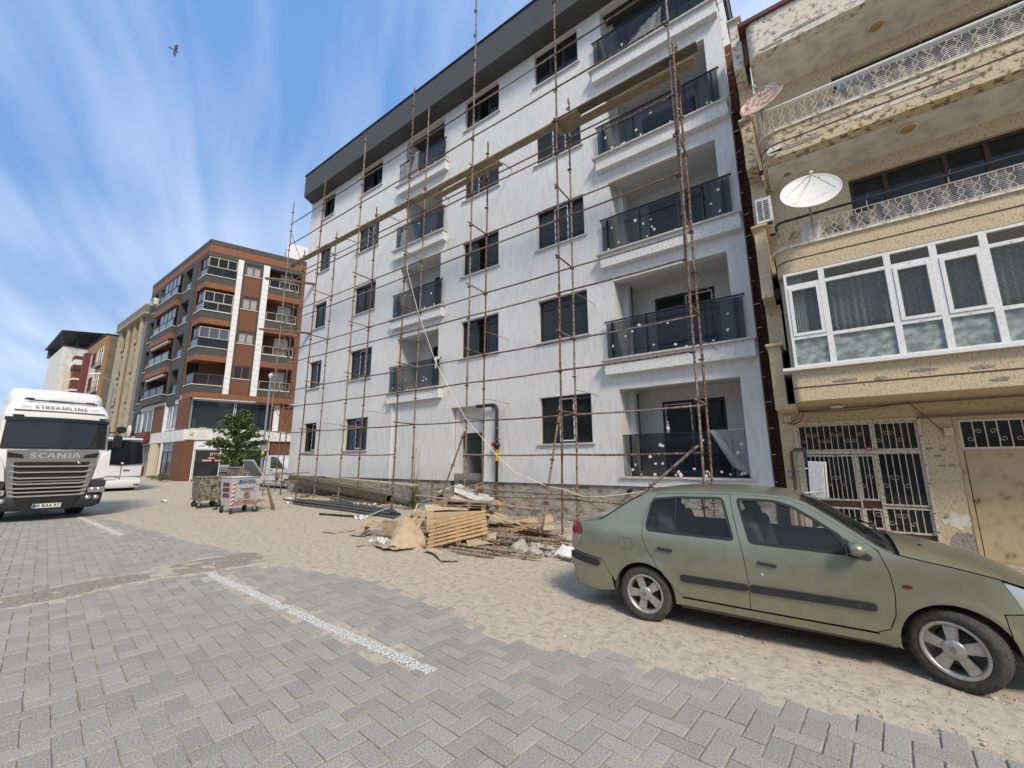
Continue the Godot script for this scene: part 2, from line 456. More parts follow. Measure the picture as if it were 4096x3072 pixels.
	mat("frame_brown", Color(0.15, 0.06, 0.035), 0.5)
	mat("frame_gold", Color(0.52, 0.45, 0.30), 0.45)
	mat("render_white", Color(0.70, 0.70, 0.68), 0.9, 0, mott, V(0.3, 0.2, 0.3))
	mat("render_olive", Color(0.42, 0.38, 0.275), 0.9, 0, mott, V(0.3, 0.2, 0.3))
	mat("render_grey", Color(0.21, 0.205, 0.20), 0.9, 0, mott, V(0.3, 0.3, 0.3))
	mat("render_tan", Color(0.30, 0.155, 0.085), 0.9, 0, mott, V(0.3, 0.3, 0.3))
	mat("render_umber", Color(0.185, 0.16, 0.115), 0.9, 0, noise_tex(63, 0.01, tones([[0.2, 0.85], [0.8, 1.0]]), S, 5), V(0.1, 0.6, 0.1))
	mat("render_pink", Color(0.66, 0.58, 0.53), 0.9, 0, mott, V(0.3, 0.3, 0.3))
	mat("render_ochre", Color(0.34, 0.20, 0.10), 0.9, 0, mott, V(0.3, 0.3, 0.3))
	mat("maroon", Color(0.13, 0.035, 0.035), 0.8)
	mat("sheet_dark", Color(0.10, 0.105, 0.105), 0.7, 0, mott, V(0.5, 0.5, 0.5))
	mat("wood_red", Color(0.21, 0.075, 0.045), 0.8, 0, grain, V(0.4, 3, 0.4))
	mat("blind", Color(0.62, 0.63, 0.62), 0.9, 0, fine, V(0.5, 8, 0.5))
	mat("interior_dark", Color(0.30, 0.295, 0.28), 0.95)
	mat("sack", Color(0.30, 0.24, 0.14), 0.95, 0, mott, V(3, 3, 3))
	# vehicles
	var paint := mat("car_paint", Color(0.30, 0.305, 0.215), 0.30, 0.62, noise_tex(71, 0.010, [[0.2, 0.95, 0.945, 0.93], [0.5, 0.985, 0.985, 0.98], [0.8, 1, 1, 1]], S, 7, 512, 0, 0.6), V(0.7, 0.7, 0.7), null)
	paint.clearcoat_enabled = true
	paint.clearcoat = 0.7
	paint.clearcoat_roughness = 0.22
	mat("car_dust", Color(0.30, 0.27, 0.20), 0.9, 0, dirt, V(1, 1, 1))
	mat("car_trim", Color(0.026, 0.028, 0.033), 0.6, 0, mott, V(1, 1, 1))
	mat("rubber", Color(0.022, 0.022, 0.022), 0.8)
	mat("tyre", Color(0.075, 0.071, 0.064), 0.9, 0, noise_tex(72, 0.02, [[0.2, 0.75, 0.73, 0.7], [0.8, 1, 1, 1]], S, 5), V(2, 2, 2), null, 1, true)
	mat("alloy", Color(0.50, 0.49, 0.46), 0.42, 0.7, mott, V(3, 3, 3), null, 1, true)
	mat("alloy_dark", Color(0.11, 0.107, 0.10), 0.6, 0.5)
	mat("brake_dark", Color(0.10, 0.092, 0.082), 0.9)
	mat("tail_red", Color(0.20, 0.006, 0.010), 0.15)
	mat("tail_smoke", Color(0.30, 0.22, 0.17), 0.2)
	mat("repeater", Color(0.14, 0.012, 0.010), 0.25)
	mat("seat_cloth", Color(0.030, 0.031, 0.034), 0.95)
	mat("headliner", Color(0.30, 0.29, 0.27), 0.95)
	mat("lamp_clear", Color(0.55, 0.57, 0.58), 0.12, 0.6)
	mat("truck_white", Color(0.74, 0.74, 0.73), 0.35)
	mat("truck_silver", Color(0.27, 0.26, 0.245), 0.4, 0.55)
	mat("truck_silver_pale", Color(0.46, 0.455, 0.435), 0.4, 0.5)
	mat("truck_dark", Color(0.03, 0.034, 0.04), 0.65)
	mat("grille_black", Color(0.010, 0.010, 0.010), 0.7)
	mat("chrome", Color(0.62, 0.62, 0.62), 0.2, 0.9)
	mat("letter_grey", Color(0.22, 0.22, 0.225), 0.5)
	mat("letter_silver", Color(0.55, 0.55, 0.54), 0.35, 0.5)
	mat("letter_black", Color(0.012, 0.012, 0.014), 0.6)
	mat("letter_red", Color(0.42, 0.02, 0.025), 0.6)
	mat("letter_blue", Color(0.03, 0.07, 0.22), 0.6)
	mat("letter_pink", Color(0.70, 0.32, 0.30), 0.6)
	mat("plate_white", Color(0.70, 0.70, 0.68), 0.5)
	mat("van_white", Color(0.72, 0.735, 0.76), 0.3, 0, fine, V(0.4, 0.4, 0.4))
	mat("amber", Color(0.45, 0.19, 0.03), 0.3)
	mat("lamp_post", Color(0.30, 0.33, 0.36), 0.5, 0.5)
	# plants
	var leaf := mat("leaf", Color(1, 1, 1), 0.6)
	leaf.vertex_color_use_as_albedo = true
	leaf.backlight_enabled = true
	leaf.backlight = Color(0.10, 0.16, 0.04).linear_to_srgb()
	mat("bark", Color(0.12, 0.10, 0.08), 0.95)
	mat("bird_grey", Color(0.10, 0.10, 0.105), 0.9)

func sky_cover() -> ImageTexture:
	# cirrus drawn on a flat layer far overhead: parallel combed streaks, which perspective fans out
	var n1 := FastNoiseLite.new()
	n1.seed = 5
	n1.frequency = 1.0
	n1.fractal_octaves = 4
	n1.fractal_gain = 0.55
	var n2 := FastNoiseLite.new()
	n2.seed = 9
	n2.frequency = 0.45
	n2.fractal_octaves = 4
	var w := 1024
	var h := 512
	var im := Image.create(w, h, false, Image.FORMAT_RGBA8)
	var a := deg_to_rad(241.0)     # the way the streaks run, turned from +z
	var ax := Vector2(sin(a), cos(a))
	var bx := Vector2(ax.y, -ax.x)
	for j in h / 2 + 2:
		var el := PI / 2 - PI * (j + 0.5) / h
		var y := maxf(sin(el), 0.0)
		for i in w:
			var az := TAU * (i + 0.5) / w
			var d := Vector2(sin(az), -cos(az)) * cos(el) / (y + 0.22)      # curved layer, so that it does not run off at the horizon
			var u := d.dot(ax)
			var v := d.dot(bx)
			var wob := n2.get_noise_2d(u * 0.9 + 7.0, v * 0.9) * 0.35
			var s := n1.get_noise_2d(u * 0.55 + wob * 0.6, v * 5.2 + wob * 2.0)
			var f := n1.get_noise_2d(u * 1.6 + 40.0, v * 12.0 + wob * 4.0)
			var big := n2.get_noise_2d(u * 1.15 + 3.0, v * 1.5 + 11.0)
			var c := clampf(0.52 + big * 0.75 + s * 0.42 + f * 0.16, 0.0, 1.0)
			im.set_pixel(i, j, Color(1, 1, 1, c))
	return ImageTexture.create_from_image(im)

func _ready() -> void:
	# ---- camera
	var cam := Camera3D.new()
	cam.name = "camera"
	add_child(cam)
	var yaw := deg_to_rad(36.002)
	var pit := deg_to_rad(10.613)
	var rol := deg_to_rad(-0.2452)
	var fwd := Vector3(-sin(yaw) * cos(pit), sin(pit), -cos(yaw) * cos(pit))
	var rt := Vector3(cos(yaw), 0, -sin(yaw))
	var up := rt.cross(fwd)
	cam.transform = Transform3D(Basis(rt * cos(rol) + up * sin(rol), up * cos(rol) - rt * sin(rol), -fwd), Vector3(0, 1.75, 0))
	cam.fov = rad_to_deg(2.0 * atan(1536.0 / 1659.8))
	cam.near = 0.05
	cam.far = 2000.0
	cam.current = true
	# ---- sky, sun, exposure
	var we := WorldEnvironment.new()
	we.name = "environment"
	var env := Environment.new()
	var sky := Sky.new()
	var sm := ProceduralSkyMaterial.new()
	sm.sky_top_color = Color(0.165, 0.335, 0.69).linear_to_srgb()
	sm.sky_horizon_color = Color(0.37, 0.55, 0.79).linear_to_srgb()
	sm.sky_curve = 0.16
	sm.sky_energy_multiplier = 1.0
	sm.ground_bottom_color = Color(0.20, 0.17, 0.13).linear_to_srgb()
	sm.ground_horizon_color = Color(0.40, 0.42, 0.44).linear_to_srgb()
	sm.sky_cover = sky_cover()
	sm.sky_cover_modulate = Color(0.38, 0.335, 0.23).linear_to_srgb()
	sm.sun_angle_max = 0.5
	sky.sky_material = sm
	env.background_mode = Environment.BG_SKY
	env.sky = sky
	env.tonemap_mode = Environment.TONE_MAPPER_LINEAR
	env.tonemap_exposure = 1.12
	env.sdfgi_enabled = true
	env.ssao_enabled = true
	env.ssil_enabled = true
	we.environment = env
	add_child(we)
	var sun := DirectionalLight3D.new()
	sun.name = "sun"
	sun.light_color = Color(1.0, 0.945, 0.86)
	sun.light_energy = 1.0
	sun.light_angular_distance = 15.0
	sun.shadow_enabled = true
	sun.basis = Basis.looking_at(-Vector3(0.60, 0.72, 0.42).normalized())
	add_child(sun)
	# ---- the place
	rng.seed = 20240
	bump.seed = 3
	bump.frequency = 0.03
	bump.fractal_octaves = 3
	make_materials()
	build_ground()
	build_road()
	build_new_block()
	build_cream_block()
	build_gap_wall()
	build_corner_block()
	build_far_blocks()
	build_opposite()
	build_scaffold()
	build_car()
	build_truck()
	build_van()
	build_pickup()
	build_bins()
	build_street_lamps()
	build_tree()
	build_heap()
	build_wall_foot()
	build_cream_things()
	build_small_things()

# ---------------------------------------------------------------- ground
const PAVE_A := [Vector2(-7.7, 1.5), Vector2(-7.81, -0.71), Vector2(-7.75, -1.02), Vector2(-7.93, -1.56), Vector2(-8.01, -2.11), Vector2(-7.8, -2.69), Vector2(-7.73, -3.38), Vector2(-7.0, -3.77), Vector2(-5.92, -4.02), Vector2(-5.08, -4.05), Vector2(-4.74, -3.97), Vector2(-3.71, -3.88), Vector2(-3.1, -3.66), Vector2(-2.57, -3.65), Vector2(-2.25, -3.75), Vector2(-1.98, -3.92), Vector2(-1.6, -4.01), Vector2(-0.95, -4.02), Vector2(0.4, -4.12), Vector2(3.5, -4.2), Vector2(3.5, 1.5)]
const PAVE_B := [Vector2(-8.4, 1.5), Vector2(-8.56, -0.76), Vector2(-8.66, -1.14), Vector2(-8.76, -1.58), Vector2(-8.65, -2.21), Vector2(-8.97, -2.59), Vector2(-9.01, -3.21), Vector2(-8.67, -3.83), Vector2(-9.16, -3.63), Vector2(-10.38, -3.51), Vector2(-11.76, -3.39), Vector2(-13.69, -3.34), Vector2(-15.17, -3.24), Vector2(-16.96, -3.07), Vector2(-24.0, -3.0), Vector2(-24.0, 1.5)]

func paved(p: Vector2) -> bool:
	return Geometry2D.is_point_in_polygon(p, PackedVector2Array(PAVE_A)) or Geometry2D.is_point_in_polygon(p, PackedVector2Array(PAVE_B))

func ground_y(x: float, z: float) -> float:
	var y := gy(x, z)
	if z > -7.6 and z < 2.0 and x > -26.0 and x < 4.0:
		if paved(Vector2(x, z)): return y - 0.014
	if z < -10.45 and x > -21.4 and x < 12.0: return y - 0.3
	if z < -2.0 and z > -10.6 and x > -26.0:
		y += 0.012 * bump.get_noise_2d(x * 25.0, z * 25.0) + 0.010 * bump.get_noise_2d(x * 110.0, z * 110.0)
	return y

func build_ground() -> void:
	var xs := []
	var zs := []
	for v in [-400.0, -200.0, -120.0, -90.0, -75.0, -60.0, -55.0, -50.0, -45.0, -40.0, -36.0, -33.0, -30.0, -28.0]: xs.append(v)
	var x := -26.0
	while x < 3.0:
		xs.append(x)
		x += 0.12 if x > -12.0 else 0.25
	for v in [3.0, 4.0, 6.0, 9.0, 14.0, 25.0, 60.0, 150.0, 300.0]: xs.append(v)
	for v in [-400.0, -150.0, -60.0, -30.0, -20.0, -14.0, -12.0]: zs.append(v)
	var z := -10.8
	while z < -2.4:
		zs.append(z)
		z += 0.12
	for v in [-2.3, -2.0, -1.5, -1.0, 0.0, 1.5, 1.6, 4.0, 8.0, 12.0, 30.0, 100.0, 300.0]: zs.append(v)
	var mb := MB.new()
	mb.sm(1)
	var hs := []
	for i in xs.size():
		var row := PackedFloat32Array()
		for j in zs.size():
			row.append(ground_y(xs[i], zs[j]))
		hs.append(row)
	for i in xs.size() - 1:
		for j in zs.size() - 1:
			mb.quad(V(xs[i], hs[i][j + 1], zs[j + 1]), V(xs[i + 1], hs[i + 1][j + 1], zs[j + 1]), V(xs[i + 1], hs[i + 1][j], zs[j]), V(xs[i], hs[i][j], zs[j]))
	struct(obj("ground", mb, "dirt"), "dusty beige earth beside the block paving")
	# loose stones
	var sb := MB.new()
	var ico := []
	for k in 3:
		pass
	stone_shape(sb, V(0, 0, 0), 1.0, 77)
	var mesh := sb.done()
	for pass_ in 2:
		var mm := MultiMesh.new()
		mm.transform_format = MultiMesh.TRANSFORM_3D
		mm.mesh = mesh
		var tr := []
		var want: int = [7000, 1600][pass_]
		var tries := 0
		while tr.size() < want and tries < 60000:
			tries += 1
			var px := rng.randf_range(-22.0, 1.8)
			var pz := rng.randf_range(-10.3, -2.2)
			if rng.randf() > clampf(4.5 / Vector2(px, pz).length(), 0.12, 1.0): continue
			if paved(Vector2(px, pz)) and rng.randf() > 0.06: continue
			if bump.get_noise_2d(px * 60.0, pz * 60.0) < rng.randf_range(-0.5, 0.25): continue
			var s := rng.randf_range(0.0035, 0.011) * (1.7 if pz < -8.0 else 1.0) * (1.0 if pass_ == 0 else 1.25)
			if rng.randf() < 0.04: s *= 2.0
			var b := Basis.from_euler(V(rng.randf() * 6.0, rng.randf() * 6.0, rng.randf() * 6.0)).scaled(V(s, s * 0.7, s))
			tr.append(Transform3D(b, V(px, ground_y(px, pz) + s * 0.3, pz)))
		mm.instance_count = tr.size()
		for i in tr.size(): mm.set_instance_transform(i, tr[i])
		var mi := MultiMeshInstance3D.new()
		mi.name = numbered("gravel")
		mi.multimesh = mm
		mi.material_override = M[["stone", "stone_pale"][pass_]]
		mi.set_meta("kind", "stuff")
		tag(mi, ["small grey brown gravel scattered over the earth", "pale chippings scattered over the earth"][pass_], "gravel")
		add_child(mi)

func stone_shape(mb: MB, c: Vector3, r: float, sd: int) -> void:
	var g := RandomNumberGenerator.new()
	g.seed = sd
	var t := (1.0 + sqrt(5.0)) / 2.0
	var p := []
	for v in [[-1, t, 0], [1, t, 0], [-1, -t, 0], [1, -t, 0], [0, -1, t], [0, 1, t], [0, -1, -t], [0, 1, -t], [t, 0, -1], [t, 0, 1], [-t, 0, -1], [-t, 0, 1]]:
		p.append(c + V(v[0], v[1], v[2]).normalized() * r * g.randf_range(0.72, 1.12) * V(1.15, 0.8, 0.95))
	for f in [[0, 11, 5], [0, 5, 1], [0, 1, 7], [0, 7, 10], [0, 10, 11], [1, 5, 9], [5, 11, 4], [11, 10, 2], [10, 7, 6], [7, 1, 8], [3, 9, 4], [3, 4, 2], [3, 2, 6], [3, 6, 8], [3, 8, 9], [4, 9, 5], [2, 4, 11], [6, 2, 10], [8, 6, 7], [9, 8, 1]]:
		mb.tri(p[f[0]], p[f[1]], p[f[2]])

func paver_shape(mb: MB, x: Transform3D, l: float, w: float, t: float) -> void:
	var e := 0.006
	var a := []
	for ring in [[-t, 0.0], [-0.006, 0.0], [0.0, e]]:
		var q := []
		for s in [[-1, 1], [1, 1], [1, -1], [-1, -1]]:
			q.append(x * V(s[0] * (l / 2 - ring[1]), ring[0], s[1] * (w / 2 - ring[1])))
		a.append(q)
	mb.loft(a)
	mb.cap(a[2])

func build_road() -> void:
	var road := Node3D.new()
	road.name = "road"
	struct(road, "grey concrete block paving laid in a herringbone with a white edge line")
	add_child(road)
	var L := 0.272
	var W := 0.136
	var rot := Basis(Vector3.UP, deg_to_rad(-6.0))
	var all := []
	for a in range(-190, 45):
		for b in range(-55, 55):
			var m := posmod(a - b, 4)
			if m == 1 or m == 2: continue
			var c: Vector3
			var turn := 0.0
			if m == 0: c = V((a + 1.0) * W, 0, (b + 0.5) * W)
			else:
				c = V((a + 0.5) * W, 0, (b + 1.0) * W)
				turn = PI / 2
			c = rot * c
			var p := Vector2(c.x, c.z)
			if absf(p.y + 2.75) < 0.135 and ((p.x > -7.95 and p.x < -2.95) or (p.x > -17.7 and p.x < -13.0)): continue
			if p.x < -9.5 and p.y > 0.6: continue
			if not paved(p): continue
			if p.x > -9.0 and p.length() < 14.0 and not paved(p + Vector2(0.0, -0.05)): continue
			all.append([p.length(), c, turn])
	for line in [[-7.84, -3.0], [-17.6, -13.1]]:
		var x: float = line[0]
		while x < line[1]:
			all.append([Vector2(x, 2.75).length() * 0.9, V(x + L / 2, 0, -2.75 + 0.01 * sin(x)), 0.0, 1])
			x += L + 0.006
	all.sort_custom(func(p, q): return p[0] < q[0])
	var shared := MB.new()
	paver_shape(shared, Transform3D(), L - 0.009, W - 0.009, 0.05)
	var pm := shared.done()
	var sharedw := MB.new()
	paver_shape(sharedw, Transform3D(), L - 0.006, 0.118, 0.05)
	var pw := sharedw.done()
	var rest := MB.new()
	var restw := MB.new()
	var count := 0
	for q in all:
		var c: Vector3 = q[1]
		var tilt := Basis.from_euler(V(rng.randf_range(-0.008, 0.008), rng.randf_range(-0.012, 0.012), rng.randf_range(-0.008, 0.008)))
		var white: bool = q.size() > 3
		var x := Transform3D((Basis() if white else rot) * Basis(Vector3.UP, q[2]) * tilt, V(c.x, gy(c.x, c.z) + rng.randf_range(-0.002, 0.003) + 0.012 * bump.get_noise_2d(c.x * 30.0, c.z * 30.0) * 0.4, c.z))
		var in_view: bool = c.z < -0.08 * absf(c.x) and c.x < 0.9
		if count < 300 and in_view:
			var o := obj("paver", pw if white else pm, "paver_paint" if white else "paver_%d" % rng.randi_range(0, 5), road)
			o.transform = x
			count += 1
		elif white:
			paver_shape(restw, x, L - 0.006, 0.118, 0.05)
		else:
			var k := rng.randf_range(0.37, 0.46)
			rest.col(Color(k, k * 0.975, k * 0.925))
			paver_shape(rest, x, L - 0.009, W - 0.009, 0.05)
	obj("paver_field", rest, "paver_field", road).set_meta("kind", "stuff")
	obj("painted_pavers", restw, "paver_paint", road).set_meta("kind", "stuff")
	# repair strip across the road: rolled asphalt between the two fields of blocks
	var far := [Vector2(-8.4, 1.5), Vector2(-8.53, -0.76), Vector2(-8.62, -1.14), Vector2(-8.72, -1.58), Vector2(-8.62, -2.21), Vector2(-8.93, -2.59), Vector2(-8.95, -3.21), Vector2(-8.9, -4.3)]
	var near := [Vector2(-7.7, 1.5), Vector2(-7.85, -0.71), Vector2(-7.8, -1.02), Vector2(-7.97, -1.56), Vector2(-8.04, -2.11), Vector2(-7.84, -2.69), Vector2(-7.77, -3.38), Vector2(-7.3, -4.1)]
	var pb := MB.new()
	pb.sm(1)
	var rows := []
	for i in far.size() - 1:
		for s in 6:
			var f: Vector2 = far[i].lerp(far[i + 1], s / 6.0)
			var n: Vector2 = near[i].lerp(near[i + 1], s / 6.0)
			var row := []
			for k in 9:
				var p := f.lerp(n, k / 8.0)
				var edge := 0.0 if k > 0 and k < 8 else -0.02
				if p.y < -3.7: edge -= 0.03 * clampf((-3.7 - p.y) / 0.4, 0, 1)
				row.append(V(p.x, gy(p.x, p.y) + 0.004 + edge + 0.009 * bump.get_noise_2d(p.x * 90.0, p.y * 90.0), p.y))
			rows.append(row)
	for i in rows.size() - 1:
		for k in 8:
			pb.quad(rows[i][k], rows[i][k + 1], rows[i + 1][k + 1], rows[i + 1][k])
	obj("asphalt_strip", pb, "asphalt_patch", road)

# ---------------------------------------------------------------- the new grey-white block
func wthing(called: String, label: String, category: String, at: Vector3, group := "") -> Node3D:
	# parts are written in world coordinates and moved back by the thing's own place
	var o := thing(called, label, category, at, 0.0, group)
	o.set_meta("_w", true)
	return o

func part(called: String, mb, m, parent: Node3D) -> MeshInstance3D:
	var o := obj(called, mb, m, parent)
	if parent.has_meta("_w"): o.position = -parent.position
	return o

# window in a wall facing +z: outer frame with sashes; every pane, sash and the sill are sub-parts
func window(host: Node3D, x0: float, x1: float, y0: float, y1: float, zf: float, sashes: Array, fm := "frame_dark", gm := "pane", tape := -1, open := -1, bar := 0.055, sill := "marble_sill", zs := 0.0, out := 0.07) -> MeshInstance3D:
	var f := MB.new()
	f.ring(x0, x1, y0, y1, bar, zf - 0.06, zf)
	var w := x1 - x0
	var at := 0.0
	var edges := [x0]
	for s in sashes:
		at += s
		edges.append(x0 + w * at)
	for i in range(1, sashes.size()):
		f.b2(edges[i] - bar * 0.5, edges[i] + bar * 0.5, y0 + bar, y1 - bar, zf - 0.058, zf - 0.003)
	var o := part("window", f, fm, host)
	for i in sashes.size():
		var a: float = edges[i] + bar * (1.0 if i == 0 else 0.5)
		var b: float = edges[i + 1] - bar * (1.0 if i == sashes.size() - 1 else 0.5)
		var p := MB.new()
		if i == open:
			# sash swung inwards on its left side
			var h := Node3D.new()
			var sb := MB.new()
			sb.ring(0, b - a, y0 + bar, y1 - bar, 0.05, -0.045, 0.0)
			var so := obj("open_sash", sb, fm, o)
			so.position = V(a, 0, zf - 0.05)
			so.rotation.y = deg_to_rad(62)
			h.free()
			continue
		if sashes.size() > 1 and (i == tape or (sashes.size() == 3 and i == 1)):
			var sb := MB.new()
			sb.ring(a, b, y0 + bar, y1 - bar, 0.05, zf - 0.05, zf + 0.012)
			obj("sash", sb, fm, o)
		p.b2(a, b, y0 + bar, y1 - bar, zf - 0.035, zf - 0.029)
		obj("pane", p, gm, o)
		if i == tape:
			var t := MB.new()
			t.ring(a + 0.006, b - 0.006, y0 + bar + 0.006, y1 - bar - 0.006, 0.038, zf + 0.0125, zf + 0.0145)
			obj("film_tape", t, "film_tape", o)
			var k := MB.new()
			var y := y0 + bar + 0.1
			while y < y1 - bar - 0.14:
				for xx in [a + 0.014, b - 0.038]:
					k.b2(xx, xx + 0.024, y, y + 0.09, zf + 0.015, zf + 0.016)
				y += 0.24
			obj("film_print", k, "film_mark", o)
	if sill:
		var s := MB.new()
		s.b2(x0 - 0.08, x1 + 0.08, y0 - 0.045, y0 - 0.003, zf - 0.02, zs + out)
		obj("sill", s, sill, o)
	return o

func balustrade(host: Node3D, x0: float, x1: float, y0: float, y1: float, z: float, posts: Array, glass_m: String, frame_m: String, stickers: int, sd: int, rail := true) -> MeshInstance3D:
	var g := RandomNumberGenerator.new()
	g.seed = sd
	var r := MB.new()
	if rail:
		r.rbox(V((x0 + x1) / 2, y1, z), V(0.05, 0.035, x1 - x0 + 0.1), 0.012, Basis(Vector3.UP, PI / 2))
		for e in [x0 - 0.03, x1 + 0.03]:
			r.path([V(e, y1, z), V(e, y1 - 0.05, z), V(e + (0.04 if e == x0 - 0.03 else -0.04), y1 - 0.09, z)], 0.012, 6)
	else:
		r.b2(x0, x1, y1 - 0.03, y1, z - 0.03, z + 0.03)
	var o := part("balustrade", r, frame_m, host)
	var ps := []
	for p in posts:
		var q := MB.new()
		q.b2(p - 0.025, p + 0.025, y0, y1 - 0.018, z - 0.075, z - 0.03)
		obj("post", q, frame_m, o)
		ps.append(p)
	var xs := [x0]
	for p in posts:
		if p > x0 + 0.5 and p < x1 - 0.5: xs.append(p)
	xs.append(x1)
	for i in xs.size() - 1:
		var q := MB.new()
		q.b2(xs[i] + 0.006, xs[i + 1] - 0.006, y0 + 0.02, y1 - 0.035, z - 0.006, z + 0.004)
		var pane := obj("glass_pane", q, glass_m, o)
		for k in int(stickers * (xs[i + 1] - xs[i]) / (x1 - x0) + 0.5):
			var s := MB.new()
			var c := V(g.randf_range(xs[i] + 0.08, xs[i + 1] - 0.08), g.randf_range(y0 + 0.06, y1 - 0.1), z + 0.0065)
			if g.randf() < 0.45: c.y = y0 + g.randf_range(0.04, 0.2)
			s.box(c, V(g.randf_range(0.03, 0.075), g.randf_range(0.03, 0.085), 0.003), Basis(Vector3.BACK, g.randf_range(-0.6, 0.6)))
			obj("sticker", s, "label_paper", pane)
	return o

# a crumpled sheet: grid between four corners with folds along the first direction
func sheet(mb: MB, a: Vector3, b: Vector3, c: Vector3, d: Vector3, nu: int, nv: int, amp: float, folds: float, sd: int) -> void:
	var nz := FastNoiseLite.new()
	nz.seed = sd
	nz.frequency = 0.6
	nz.fractal_octaves = 3
	var nor := (b - a).cross(d - a).normalized()
	var rows := []
	for j in nv + 1:
		var row := []
		for i in nu + 1:
			var u := float(i) / nu
			var v := float(j) / nv
			var p := a.lerp(b, u).lerp(d.lerp(c, u), v)
			p += nor * amp * (sin(u * folds * TAU + v * 1.3 + sd) * 0.6 + nz.get_noise_2d(u * folds * 2.0, v * 4.0) * 1.4)
			row.append(p)
		rows.append(row)
	mb.sm(1)
	for j in nv:
		for i in nu:
			mb.quad(rows[j][i], rows[j][i + 1], rows[j + 1][i + 1], rows[j + 1][i])
	mb.sm(-1)

